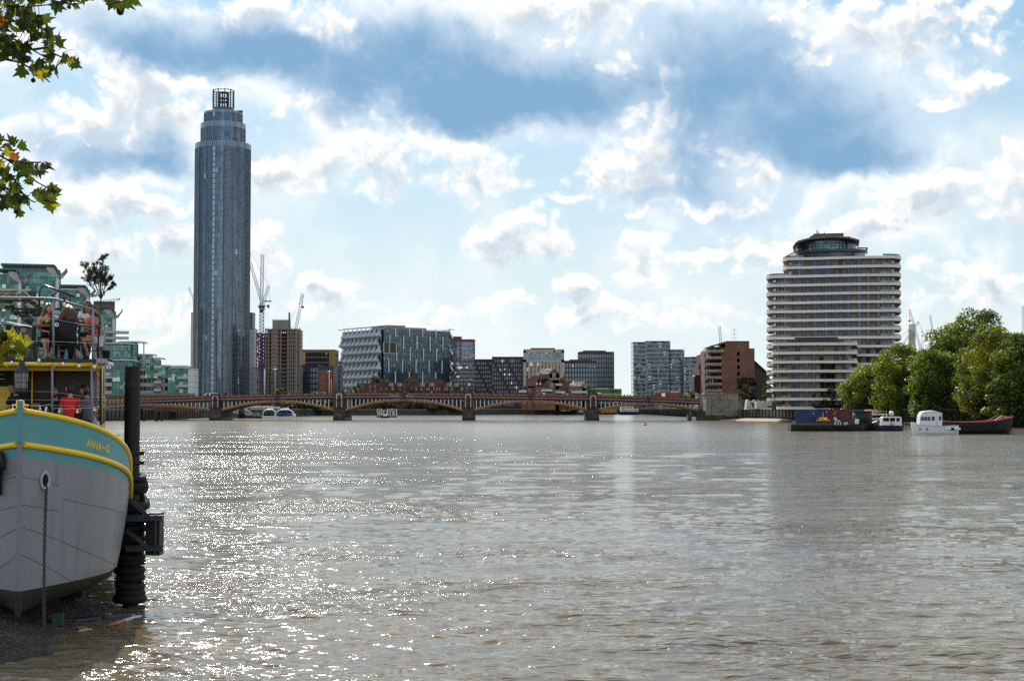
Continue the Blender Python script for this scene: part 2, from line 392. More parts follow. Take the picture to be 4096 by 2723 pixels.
wave_grid()
# ---------------------------------------------------------------- banks, walls, ground beyond
YB=600.
def lerp_tab(tab,x):
    for (a,b),(c,d) in zip(tab,tab[1:]):
        if x<=c: return b+(d-b)*(x-a)/(c-a)
    return tab[-1][1]
stone=M('river_stone',(.20,.19,.165),.9,.3,.5,bump=.5,bs=3,dirt=((.05,.055,.03),.5,.8),streak=.5)
stone_dark=M('wet_river_stone',(.075,.078,.066),.85,.35,.4,bump=.5,bs=3,dirt=((.03,.04,.018),.45,.85),streak=.6)
stone_light=M('bridge_granite',(.27,.255,.215),.9,.3,.35,bump=.4,bs=4,dirt=((.05,.05,.04),.52,.75),streak=.75)
conc=M('pale_concrete',(.52,.50,.46),.85,.15,.4,dirt=((.25,.24,.2),.6,.5),streak=.2)
algae=M('green_algae',(.05,.075,.02),.9,.5,1.2,streak=.5)
soil=M('land',(.09,.09,.06),.95,.4,.02)
# land behind the far wall and behind the right bank wall
far=[(PX(380,560),560.),(PX(430,575),575.),(PX(812,722),722.),(PX(1300,950),950.),(PX(1700,965),965.),(PX(2300,1100),1100.),(PX(2830,1110),1110.)]
def ground_sheet(name,poly,z,label):
    m=MB(); m.add([(x,y,z) for x,y in poly],[tuple(range(len(poly)))]); o=m.build(name,soil); tag(o,label,'ground',kind='structure'); return o
ground_sheet('ground',[(-2600,547),(-420,547),*far,(2600,1110),(2600,4500),(-2600,4500)],3.3,'flat city ground beyond the far river wall')
def wall_run(name,pts,z0,z1,th,label,step=6.,mats=None,coping=.5,pil=0.):
    m=MB()
    for (a,b) in zip(pts,pts[1:]):
        A=Vector((*a,0)); B=Vector((*b,0)); t=(B-A).normalized(); nrm=Vector((-t.y,t.x,0)); L=(B-A).length
        def q(s,o,z): p=A+t*s+nrm*o; return (p.x,p.y,z)
        m.mat(0).add([q(0,0,z0),q(L,0,z0),q(L,0,z1),q(0,0,z1),q(0,th,z0),q(L,th,z0),q(L,th,z1),q(0,th,z1)],[(0,1,2,3),(3,2,6,7),(5,4,7,6),(1,5,6,2),(4,0,3,7)])
        m.mat(1).add([q(0,-.25,z1-coping),q(L,-.25,z1-coping),q(L,-.25,z1+.05),q(0,-.25,z1+.05),q(0,th,z1-coping),q(L,th,z1-coping),q(L,th,z1+.05),q(0,th,z1+.05)],[(0,1,2,3),(3,2,6,7),(0,4,5,1)])
        if pil:
            k=int(L/step)
            for i in range(k+1):
                s=i*L/max(1,k)
                c=A+t*s+nrm*(-pil/2)
                m.mat(0).cbox((c.x,c.y,(z0+z1-.6)/2),(.9,pil,z1-.6-z0),math.atan2(t.y,t.x))
    return m.build(name,mats or [stone_dark,stone],label=label,category='river wall')
wall_run('river_wall',[(-420.,545.),(PX(380,560)-.5,559.5)],-.8,4.4,2,'dark embankment wall running left behind the moored barge',6.,pil=.5)
wall_run('river_wall',far[:3],-.8,4.4,2,'dark stained embankment wall with timber fenders left of the bridge',5.,pil=.5)
wall_run('river_wall',far[2:4],-.8,4.0,2,'dark river wall behind the pier and the river bus',9.,pil=.3)
wall_run('river_wall',far[3:5],-.8,3.8,2,'long dark river wall seen through the middle arches',9.,pil=.3)
wall_run('river_wall',far[4:],-.8,3.9,2,'far river wall seen through the arches on the right',9.,pil=.3)
# ---------------------------------------------------------------- bridge
red=M('oxblood_paint',(.085,.012,.012),.45,.3,.4,dirt=((.03,.012,.01),.55,.6))
whitep=M('off_white_paint',(.62,.60,.55),.6,.12,1.,dirt=((.25,.2,.15),.6,.5))
navy=M('dark_blue_iron',(.022,.028,.042),.5,.3,.5)
ochre=M('ochre_iron',(.42,.185,.035),.55,.25,.3,dirt=((.12,.05,.02),.5,.7),streak=.35)
ochre_p=M('ochre_panel',(.30,.17,.07),.6,.3,.8,dirt=((.08,.04,.02),.5,.6))
bronze=M('dark_bronze',(.018,.02,.02),.45,.3,2)
asph=M('asphalt',(.055,.055,.055),.9,.15,.5)
VT=[(400,1595),(863,1580),(1300,1570.5),(1600,1569.5),(1980,1573),(2372,1578),(2700,1588),(2830,1594)]
UX=[(u,PX(u,YB)) for u in range(380,2860,20)]
def ztop(x):
    u=CU+x*F/YB; return PZ(lerp_tab(VT,u),YB)
bridge=thing('road_bridge','five-arch iron road bridge in oxblood red and ochre crossing the river','bridge',(0,0,0))
bx0,bx1=PX(385,YB),PX(2800,YB); DP=24.
piers=[PX(u,YB) for u in (863,1358,1873,2372)]
def strip(m,dz0,dz1,y0,y1,step=4.,x0=None,x1=None):
    x=x0 if x0 is not None else bx0; e=x1 if x1 is not None else bx1
    xs=np.linspace(x,e,max(2,int((e-x)/step)+1))
    vs=[];fs=[]
    for i,q in enumerate(xs):
        z=ztop(q); vs+=[(q,y0,z+dz0),(q,y0,z+dz1),(q,y1,z+dz1),(q,y1,z+dz0)]
    n=len(xs)
    for i in range(n-1):
        a=i*4; b=a+4
        fs+=[(a,b,b+1,a+1),(a+1,b+1,b+2,a+2),(a+2,b+2,b+3,a+3),(a+3,b+3,b,a)]
    fs+=[(0,1,2,3),(n*4-1,n*4-2,n*4-3,n*4-4)]
    return m.add(vs,fs)
m=MB(); strip(m,-1.35,-1.02,YB+.5,YB+DP-.5); m.build('road_deck',asph,bridge)
for k,(y0,y1) in enumerate(((YB-.15,YB+.25),(YB+DP-.25,YB+DP+.15))):
    m=MB(); strip(m,-.15,0,y0,y1); strip(m,-.95,-.80,y0,y1)
    x=bx0
    while x<bx1: z=ztop(x); m.box(x,y0-.03,z-.8,x+.28,y1+.03,z-.15); x+=2.35
    pr=m.build('parapet',red,bridge)
    m=MB(); strip(m,-.80,-.15,y0+.12,y1-.12); m.build('parapet_panel',ochre_p,pr)
    m=MB(); strip(m,-1.55,-.95,y0-.35,y1,); m.mat(1); strip(m,-1.66,-1.55,y0-.42,y1); m.mat(0); strip(m,-2.0,-1.66,y0-.3,y1); m.mat(2); strip(m,-2.45,-2.0,y0-.05,y1)
    m.build('fascia_girder',[red,whitep,navy],bridge)
m=MB()
spans=[(PX(330,YB),piers[0])]+list(zip(piers,piers[1:]))+[(piers[3],PX(2815,YB))]
for a,b in spans:
    y=YB+3.
    while y<YB+DP-2: strip(m,-2.3,-1.35,y,y+.35,x0=max(a,bx0)+1,x1=min(b,bx1)-1); y+=4.4
m.build('deck_girder',navy,bridge)
def arch_z(t,c,s): return s+(c-s)*(1-(2*t-1)**2)**.5*1. if False else s+(c-s)*(1-(abs(2*t-1))**2.05)
hw=2.3
for (a,b) in spans:
    xa,xb=a+hw,b-hw; zc=ztop((a+b)/2)-2.55; zs=PZ(1636,YB)
    ar=None
    for j,y in enumerate([YB+.0,YB+5.6,YB+11.4,YB+17.2,YB+23.]):
        m=MB(); n=36; vs=[];fs=[]
        for i in range(n+1):
            t=i/n; x=xa+(xb-xa)*t; z=arch_z(t,zc,zs)
            vs+=[(x,y,z-.78),(x,y,z),(x,y+.9,z),(x,y+.9,z-.78)]
        for i in range(n):
            A=i*4;B=A+4; fs+=[(A,B,B+1,A+1),(A+1,B+1,B+2,A+2),(A+2,B+2,B+3,A+3),(A+3,B+3,B,A)]
        m.add(vs,fs)
        # pale top flange and riveted stiffeners
        m.mat(1)
        for i in range(n):
            p=vs[i*4+1]; q=vs[i*4+5]; m.bar((p[0],y-.06,p[2]+.05),(q[0],y-.06,q[2]+.05),.2,.1)
        m.mat(2)
        for i in range(1,n):
            p=vs[i*4]; q=vs[i*4+1]; m.bar((p[0],y-.04,p[2]),(q[0],y-.04,q[2]),.12,.08,up=(0,1,0))
        o=m.build('arch_rib',[ochre,whitep,M('rust_brown',(.12,.05,.02),.8)],bridge)
        # spandrel posts on the river face
        if j in (0,4):
            x=xa+.9
            while x<xb-.6:
                t=(x-xa)/(xb-xa); z=arch_z(t,zc,zs); zt=ztop(x)-2.45
                if zt-z>.35:
                    c=MB().box(x-.17,y+.05,z-.05,x+.17,y+.4,zt)
                    if j==0: c.build('spandrel_post',whitep,bridge)
                    else: c.build('spandrel_post',navy,bridge)
                x+=1.56
    m=MB()
    for i in range(0,33,4):
        t=(i+.5)/33; x=xa+(xb-xa)*t; z=arch_z(t,zc,zs); m.box(x,YB+.9,z-.5,x+.25,YB+23,z-.2)
    m.build('cross_brace',navy,bridge)
def statue(x,z,y,k):
    s=thing('statue',['dark bronze draped statue on the leftmost bridge pier, in a white niche','dark bronze robed statue on the second bridge pier from the left','dark bronze statue holding a staff on the third bridge pier','dark bronze robed statue on the pier below the green coach'][k],'statue',(x,y,z),group='bronze statues on the bridge piers')
    m=MB(); m.lathe((0,0,0),[(.001,0),(.75,.0),(.72,.5),(.55,1.6),(.52,2.4),(.62,3.1),(.55,3.5),(.2,3.7),(.001,3.72)],14,(1,.7))
    m.tube([(-.55,0,3.3),(-.8,-.15,2.5),(-.35,-.5,2.2)],[.2,.18,.12],7); m.tube([(.55,0,3.3),(.85,-.1,2.6),(.6,-.5,2.9)],[.2,.18,.12],7)
    m.build('robed_figure',bronze,s)
    MB().ball((0,0,4.05),.33,10,(1,1,1.2)).build('head',bronze,s)
    if k%2==0: MB().tube([(.65,-.55,.2),(.65,-.55,4.3)],.06,6).build('staff',bronze,s)
for k,x in enumerate(piers):
    zb=PZ(1641,YB); zt=ztop(x)+.55
    p=MB(); r=2.35
    # granite base with rounded cutwaters
    pl=[(x-r,YB+DP+1)]+[(x+r*math.sin(a)*1.0,YB-1-2.0*math.cos(a)) for a in np.linspace(-pi/2,pi/2,13)]+[(x+r,YB+DP+1)]
    p.mat(1).prism(pl,-1,1.1); r2=r-.12
    pl=[(x-r2,YB+DP+.9)]+[(x+r2*math.sin(a),YB-1-1.85*math.cos(a)) for a in np.linspace(-pi/2,pi/2,13)]+[(x+r2,YB+DP+.9)]
    p.mat(0).prism(pl,1.1,zb-.6); 
    pl=[(q[0]+(.25 if q[0]>x else -.25),q[1]-.2) for q in pl]; p.mat(0).prism(pl,zb-.6,zb)
    po=p.build('pier_base',[M('pier_stone',(.10,.09,.075),.85,.35,.4,bump=.5,bs=3,dirt=((.035,.03,.022),.45,.8),streak=.6),M('tide_stone',(.022,.024,.018),.6,.4,.6,bump=.5)],bridge)
    MB().box(x-1.6,YB-1.1,zb,x+1.6,YB+DP+1.1,zt-.5).box(x-1.8,YB-1.25,zt-.5,x+1.8,YB+DP+1.25,zt).box(x-1.95,YB-1.3,zb,x+1.95,YB+DP+1.3,zb+.35).build('pilaster',red,bridge)
    fr=MB(); y=YB-1.2; w=1.15; z0,z1=zb+1.5,zt-.75
    for a in ((x-w,z0,x-w+.28,z1),(x+w-.28,z0,x+w,z1),(x-w,z1-.28,x+w,z1),(x-w,z0-.25,x+w,z0)): fr.box(a[0],y,a[1],a[2],y+.15,a[3])
    fr.build('niche_frame',whitep,bridge)
    MB().box(x-w+.28,y+.06,z0,x+w-.28,y+.12,z1-.28).build('niche_back',[ochre_p],bridge)
    MB().box(x-.75,y-.6,z0-.6,x+.75,y+.05,z0-.25).build('statue_plinth',red,bridge)
    statue(x,z0-.25,y-.35,k)
    for dx_ in (-.75,.75):
        if k==0: continue
        if k==2 and dx_<0: continue
        lp=thing('lamp_post',['','tall black lamp post %s on the second bridge pier','tall black lamp post on the third bridge pier%s','tall black lamp post %s on the pier by the green coach'][k]%(('left of its pair','right of its pair')[dx_>0] if k!=2 else ''),'lamp post',(x+dx_,YB+4,zt-.5),group='lamp posts on the bridge')
        MB().tube([(0,0,0),(0,0,1.2),(0,0,10.6)],[.22,.16,.09],8).build('pole',navy,lp)
        MB().cyl((0,0,10.4),.28,.5,8).build('lantern',M('lamp_glass',(.5,.5,.45),.3),lp)
# lettering on the fascia over the middle arch
def text_mesh(txt,size,ext=.02,off=0):
    cu=bpy.data.curves.new('t','FONT'); cu.body=txt; cu.offset=off; cu.size=size; cu.extrude=ext; cu.resolution_u=3
    o=bpy.data.objects.new('t',cu); me=bpy.data.meshes.new_from_object(o); bpy.data.objects.remove(o); return me
def text_obj(txt,size,mat,parent,loc,rot=(pi/2,0,0),name='lettering',width=None):
    me=text_mesh(txt,size); me.materials.append(mat)
    if width:
        xs=[v.co.x for v in me.vertices]; w0,w1=min(xs),max(xs)
        for v in me.vertices: v.co.x=(v.co.x-w0)/(w1-w0)*width
    o=bpy.data.objects.new(name,me); COL.objects.link(o); o.parent=parent; o.location=loc; o.rotation_euler=rot; return o
gx=PX(1558,YB); text_obj('VAUXHALL',.62,whitep,bridge,(gx,YB-.56,ztop(gx)-1.45),width=PX(1598,YB)-gx)
gx=PX(1625,YB); text_obj('BRIDGE',.62,whitep,bridge,(gx,YB-.56,ztop(gx)-1.45),width=PX(1655,YB)-gx)
for x in [(a+b)/2 for a,b in spans[1:]]: # crests at the crowns with a navigation light
    c=MB().box(x-.75,YB-.75,ztop(x)-3.3,x+.75,YB-.56,ztop(x)-.1); c.build('crown_crest',navy,bridge)
    l=MB()
    for dx_ in (-.45,.45): l.ball((x+dx_,YB-.9,ztop(x)-3.0),.2,8)
    l.build('navigation_light',whitep,bridge)
# ---------------------------------------------------------------- right abutment
ab=thing('bridge_abutment','weathered pale granite abutment and pylons at the right end of the bridge','abutment')
x=lambda u,Y=YB: PX(u,Y)
m=MB(); m.mat(0).box(x(2820),YB-2,-1,x(2889),YB+6,PZ(1571,YB)-.4).box(x(2815),YB-2.4,PZ(1575,YB)-.3,x(2893),YB+6.2,PZ(1570,YB))
for k in range(6): m.box(x(2824+k*11),YB-2.22,3.2,x(2829+k*11),YB-2,PZ(1580,YB))
m.build('pylon',stone_light,ab)
m=MB(); m.box(x(2781,630),YB+22,5,x(2818,630),YB+30,PZ(1574,630)).box(x(2779,630),YB+21.8,PZ(1577,630),x(2820,630),YB+30.2,PZ(1573,630)); m.build('pylon',stone_light,ab)
m=MB(); pts=[]
for i in range(13):
    a=pi/2*i/12; pts.append((x(2889)+ (x(2961)-x(2889))*sin(a)*1.0, YB-1.6+8*(1-cos(a))))
wallp=pts+[(x(2961),YB+12),(x(2889),YB+12)]
m.mat(0).prism(wallp,1.6,PZ(1577,YB)); m.mat(0).prism([(q[0]+.15,q[1]-.2) for q in wallp],PZ(1577,YB),PZ(1574.5,YB)); m.mat(1).prism([(q[0]+.25,q[1]-.3) for q in wallp],-1,1.6)
m.mat(0).box(x(2961),YB+6,-1,x(2976),YB+20,PZ(1583,YB))
m.mat(1).box(x(2775),YB-3,-1,x(2900),YB+25,2.0).box(x(2789),YB-1,2,x(2820),YB+25,3.6)
m.build('wing_wall',[stone_light,stone_dark],ab)
m=MB()
for i in range(9): m.box(x(2914)+i*.38,YB-1.4,PZ(1604,YB),x(2914)+i*.38+.18,YB-1.1,PZ(1597,YB))
m.box(x(2908),YB-1.45,PZ(1606.5,YB),x(2950),YB-1.05,PZ(1604,YB)).box(x(2908),YB-1.45,PZ(1597.5,YB),x(2950),YB-1.05,PZ(1595.5,YB)); m.build('balustrade',stone_light,ab)
# ---------------------------------------------------------------- right bank
RB=[(x(2976),606.),(PX(3190,560),560.),(PX(3420,500),500.),(PX(3700,430),430.),(PX(4096,388),388.),(PX(4400,340),340.),(PX(5600,200),200.)]
rb=[(a,b) for a,b in RB]
m=MB(); poly=rb+[(900,150),(900,1100),(x(2976)-0,1100.)]; m.add([(a,b,4.6) for a,b in poly],[tuple(range(len(poly)))[::-1]]); m.build('embankment_ground',soil,label='grassy embankment ground behind the right river wall',category='ground',kind='structure')
m=MB(); (a,b),(c,d_)=rb[0],rb[1]; n=17
m.mat(0).add([(a,b,-1),(c,d_,-1),(c,d_,4.3),(a,b,4.3)],[(0,1,2,3)]); 
m.mat(1).add([(a,b-.6,4.3),(c,d_-.6,4.3),(c,d_-.6,4.9),(a,b-.6,4.9),(a,b+1,4.9),(c,d_+1,4.9)],[(0,1,2,3),(3,2,5,4)])
for i in range(n):
    t=(i+.5)/n; px=a+(c-a)*t; py=b+(d_-b)*t; m.mat(2).box(px-.22,py-.75,-.5,px+.22,py-.05,4.3); m.mat(3).box(px-.9,py-.12,.6,px-.3,py-.02,1.3+.5*rnd())
tag(m.build('river_wall',[stone,conc,stone_dark,algae]),'river wall with timber fender piles and green algae beside the abutment','river wall')
shw=M('tree_shaded_wall',(.030,.032,.022),.9,.5,.4,bump=.6,bs=4,dirt=((.015,.02,.008),.45,.8),streak=.5)  # wall colour darkened to stand in for the shade of the trees
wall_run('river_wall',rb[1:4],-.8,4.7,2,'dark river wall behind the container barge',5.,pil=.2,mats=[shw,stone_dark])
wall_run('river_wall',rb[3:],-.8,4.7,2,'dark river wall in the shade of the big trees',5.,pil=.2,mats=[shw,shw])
m=MB(); n=40; vs=[];fs=[]
for i in range(n+1):
    t=i/n; px=x(2870)+(PX(3230,556)-x(2870))*t; py=597+(556-597)*t; w=min(1,t*3)*min(1,(1-t)*5)
    vs+=[(px,py-1-4.5*w-rnd()*.8,-.12),(px,py-.8,.75*w+.1),(px,py+6,.8*w+.1)]
for i in range(n): A=i*3; fs+=[(A,A+3,A+4,A+1),(A+1,A+4,A+5,A+2)]
m.add(vs,fs); tag(m.build('foreshore',M('pebble_beach',(.40,.33,.24),.9,.6,1.6,bump=.8,bs=6,dirt=((.1,.08,.05),.5,.7))),'pale strip of pebble foreshore below the river wall','shore',kind='structure')
# ---------------------------------------------------------------- buildings
GZ=3.2
def windows(parent,spots,me_of,name='window',limit=100,mats=None):
    "spots: (x,y,z,rz,key). the first `limit` become parts, the rest one mesh"
    cache={}
    for i,(x,y,z,rz,k) in enumerate(spots[:limit]):
        if k not in cache: cache[k]=me_of(k).mesh(name,mats)
        inst(name,cache[k],parent,(x,y,z),rz)
    if len(spots)>limit:
        m=MB()
        for x,y,z,rz,k in spots[limit:]:
            w=me_of(k); mt=Matrix.Translation((x,y,z))@Matrix.Rotation(rz,4,'Z'); c0=m.cur; o=len(m.v)
            m.v.extend([tuple(mt@Vector(p)) for p in w.v]); m.f.extend([tuple(i+o for i in f) for f in w.f]); m.mi.extend(w.mi); m.sm.extend(w.sm)
        o=m.build(name,mats,parent); o['kind']='stuff'
def wmb(w,h,fr=.12,dep=.18,bars=0,sill=True,rail=False):
    "window: pane (0), frame (1), stone sill (2); origin at bottom centre, outside is -y"
    m=MB(); m.mat(0).box(-w/2,.02,0,w/2,.1,h); m.mat(1)
    m.box(-w/2-fr,-.06,0,-w/2,.06,h).box(w/2,-.06,0,w/2+fr,.06,h).box(-w/2-fr,-.06,h,w/2+fr,.06,h+fr)
    for i in range(bars): x=-w/2+w*(i+1)/(bars+1); m.box(x-fr/3,-.05,0,x+fr/3,.04,h)
    if sill: m.mat(2).box(-w/2-fr,-dep,-.12,w/2+fr,.06,0)
    if rail: m.mat(1).box(-w/2-.2,-1.0,-.25,w/2+.2,0,-.12); m.mat(0).box(-w/2-.2,-1.0,-.12,w/2+.2,-.96,.85)
    return m
def bld(name,label,u0,u1,vt,Y,depth,base=None,rz=0,cat='building',uref=None):
    "returns thing at front-left base corner, local x along the front, y away; with width and height"
    x0,x1=PX(u0,Y,vt),PX(u1,Y,vt); z1=PZ(vt,Y,(u0+u1)/2); b=GZ if base is None else base
    t=thing(name,label,cat,(x0,Y,b),rz); w=(x1-x0)/ (cos(rz) if rz else 1)
    return t,w,z1-b,(lambda u:(PX(u,Y,vt)-x0)),(lambda v:(PZ(v,Y,(u0+u1)/2)-b))
def grid(x0,x1,n,z0,z1,k,y=0.,rz=0.,key=0,skip=None):
    out=[]
    for r in range(k):
        for c in range(n):
            if skip and skip(r,c): continue
            out.append((x0+(x1-x0)*(c+.5)/n,y,z0+(z1-z0)*r/k,rz,key(r,c) if callable(key) else key))
    return out
def gridR(x,y0,y1,n,z0,z1,k,key=0,skip=None):
    return [(x,y0+(y1-y0)*(c+.5)/n,z0+(z1-z0)*r/k,pi/2,key(r,c) if callable(key) else key) for r in range(k) for c in range(n) if not(skip and skip(r,c))]
def gridL(x,y0,y1,n,z0,z1,k,key=0,skip=None):
    return [(x,y0+(y1-y0)*(c+.5)/n,z0+(z1-z0)*r/k,-pi/2,key(r,c) if callable(key) else key) for r in range(k) for c in range(n) if not(skip and skip(r,c))]
steel=M('grey_steel',(.28,.30,.32),.4,.15,1.,metal=.4)
lsteel=M('pale_steel',(.55,.56,.55),.4,.12,1.)
dsteel=M('dark_steel',(.05,.055,.065),.45,.2,1.)
beige=M('beige_render',(.52,.45,.38),.85,.12,.2,streak=.15)
gglass=GLASS('green_curtain_glass',(.045,.13,.125),(1.6,1.6,1.6),.55,.08,.6,(.35,.5,.46),.06)
bglass=GLASS('blue_curtain_glass',(.085,.13,.185),(1.45,1.45,3.2),.28,.10,.62,(.30,.36,.40),.015,.015)
dglass=GLASS('dark_window_glass',(.03,.045,.06),(1.5,1.5,3.),.6,.06,.5,(.5,.5,.46),.1)
wglass=GLASS('window_glass',(.05,.07,.09),(1.5,1.5,3.),.6,.06,.5,(.6,.6,.55),.22)
teal=M('teal_metal_roof',(.05,.14,.15),.45,.15,.5)
whitec=M('white_cladding',(.66,.65,.61),.6,.08,.3,streak=.08)
# ---- tall round tower
def tall_tower():
    Y=916.; cx=PX(889,Y+17,1000); t=thing('residential_tower','very tall slim round tower of blue grey glass with a stepped crown','tower',(cx,Y+17,GZ))
    def zz(v): return PZ(v,Y+10,889)-GZ
    S=6200/Y
    def rad(a,Rr,slots=True):
        a=math.degrees(a)
        r=Rr
        if slots:
            for (c,wd,d) in ((-47,5.5,1.6),(60,2.,.6),(150,6,1.5),(-140,6,1.5)):
                if abs(a-c)<wd: r-=d
            if -30<a<-7: r-=.35
            if 14<a<33: r-=.5
        return r
    def ring(Rr,z0,z1,mi,N=150,off=0,slots=True,m=None,cap=True):
        m=m or MB(); m.mat(mi); vs=[]
        A=[2*pi*i/N-pi for i in range(N)]
        for z in (z0,z1):
            for a in A: r=rad(a,Rr,slots)+off; vs.append((r*sin(a),-r*cos(a),z))
        fs=[(i,(i+1)%N,(i+1)%N+N,i+N) for i in range(N)]
        if cap: fs+=[tuple(range(N,2*N)),tuple(range(N))[::-1]]
        return m.add(vs,fs)
    R1=113.5/S*Y/ (Y) ; R1=(1003-779)/2/6200*Y
    R2=(980-800)/2/6200*Y; R3=(968-813)/2/6200*Y; R4=(934-848)/2/6200*Y
    ztop1=zz(594); fh=21.75/6200*(Y+8)
    nfl=int(ztop1/fh)
    core=MB(); ring(R1-1.9,-3,ztop1,0,N=60,slots=False,m=core); core.build('core',dsteel,t)
    for k in range(nfl+1):
        z0=ztop1-(k+1)*fh; z1=z0+fh
        if z0<-2: break
        m=MB(); ring(R1,z0+.32,z1,0,m=m)
        st=ring(R1,z0,z0+.32,1,off=.12,m=m)
        # white service strip and the framed balcony bay
        for a0,a1,mi in ((-9.6,-5.2,2),):
            pts=[((R1+.25)*sin(R(a)),-(R1+.25)*cos(R(a))) for a in (a0,(a0+a1)/2,a1)]+[((R1-.6)*sin(R(a)),-(R1-.6)*cos(R(a))) for a in (a1,a0)]
            m.mat(2).prism(pts,z0+.34,z1-.25)
        for a in np.linspace(14.5,32.5,7):
            p=((R1+.12)*sin(R(a)),-(R1+.12)*cos(R(a))); m.mat(3).cbox((p[0],p[1],z0+2.1),(.16,.16,1.7),R(a))
        for zz_ in (1.25,2.95,2.1):
            pts=[((R1+.05)*sin(R(a)),-(R1+.05)*cos(R(a))) for a in (14.5,20,26,32.5)]+[((R1-.3)*sin(R(a)),-(R1-.3)*cos(R(a))) for a in (32.5,26,20,14.5)]
            m.mat(3).prism(pts,z0+zz_,z0+zz_+.13)
        m.mat(4).cbox(((R1-.2)*sin(R(-70)),-(R1-.2)*cos(R(-70)),z0+fh/2),(.15,.15,fh),R(-70))
        m.build('storey',[bglass,M('floor_edge',(.17,.18,.20),.4),M('strip_panel',(.50,.52,.55),.35,.1,1),M('bay_frame',(.35,.38,.40),.4),dsteel],t)
    # fins all round
    m=MB()
    for i in range(108):
        a=2*pi*i/108-pi; r=rad(a,R1)+.10; m.cbox((r*sin(a),-r*cos(a),ztop1/2),(.10,.3,ztop1),a)
    m.mat(1)
    for a in (-55,-41,33,13.5,64): r=R1+.1; m.cbox((r*sin(R(a)),-r*cos(R(a)),ztop1/2-.5),(.35,.5,ztop1),R(a))
    m.build('facade_fins',[M('fin_metal',(.22,.25,.28),.35,metal=.4),M('fin_dark',(.10,.12,.15),.4)],t)
    # windscreen crown of tier 1 and the upper tiers
    def tier(Rr,z0,z1,ks,name):
        h=(z1-z0)/ks
        for k in range(ks):
            m=MB(); ring(Rr,z0+k*h+.3,z0+(k+1)*h,0,N=90,slots=False,m=m); ring(Rr,z0+k*h,z0+k*h+.3,1,N=90,off=.12,slots=False,m=m)
            m.build(name,[bglass,M('floor_edge')],t)
        m=MB()
        for i in range(64):
            a=2*pi*i/64; r=Rr+.08; m.cbox((r*sin(a),-r*cos(a),(z0+z1)/2),(.12,.25,z1-z0),a)
        m.build('facade_fins',M('fin_metal'),t)
    def screen(Rr,z0,z1):
        m=MB()
        for i in range(80):
            a=2*pi*i/80; r=Rr+.05; m.mat(0).cbox((r*sin(a),-r*cos(a),(z0+z1)/2),(.85,.08,z1-z0),a); m.mat(1).cbox((r*sin(a+.04),-r*cos(a+.04),(z0+z1)/2-.1),(.1,.2,z1-z0),a)
        m.build('wind_screen',[M('screen_glass',(.20,.27,.30),.15,metal=.4),M('fin_metal')],t)
    screen(R1,ztop1,zz(572)); tier(R2,ztop1-.5,zz(511),4,'upper_storey'); screen(R2,zz(511),zz(490))
    tier(R3,zz(512),zz(452),3,'upper_storey'); screen(R3,zz(452),zz(444))
    MB().lathe((0,0,0),[(.01,zz(460)),(R4,zz(460)),(R4,zz(424)),(.01,zz(424))],40).build('crown_drum',M('drum_metal',(.10,.11,.14),.4,.1),t)
    c=MB(); zt=zz(355); zb=zz(424)
    for i in range(10):
        a=2*pi*i/10+.3; c.cbox((R4*sin(a),-R4*cos(a),(zt+zb)/2),(.45,.6,zt-zb+.8),a)
    for z in np.linspace(zb+1.2,zt,7): c.torus((0,0,z),R4-.1,.13 if z<zt-1 else .3,n=40,m=5)
    c.build('crown_cage',M('cage_metal',(.09,.10,.14),.4),t)
    v=MB(); r=R4*.42
    for i in range(6): a=pi/3*i; v.cyl((r*sin(a),-r*cos(a),zb),.26,(zt-zb)*.86,8)
    for z in (zb+3.4,zb+5.6,zb+(zt-zb)*.86): v.lathe((0,0,z),[(.01,0),(r*1.3,0),(r*1.3,.3),(.01,.3)],24)
    v.build('turbine_frame',dsteel,t)
    m=MB(); m.tube([(R3*.55,-2,zz(444)),(R3*1.02,-3,zz(441))],.35,6).cbox((R3*.9,-3,zz(442)),(4,1.5,1.1)); m.build('cleaning_cradle',dsteel,t)
tall_tower()
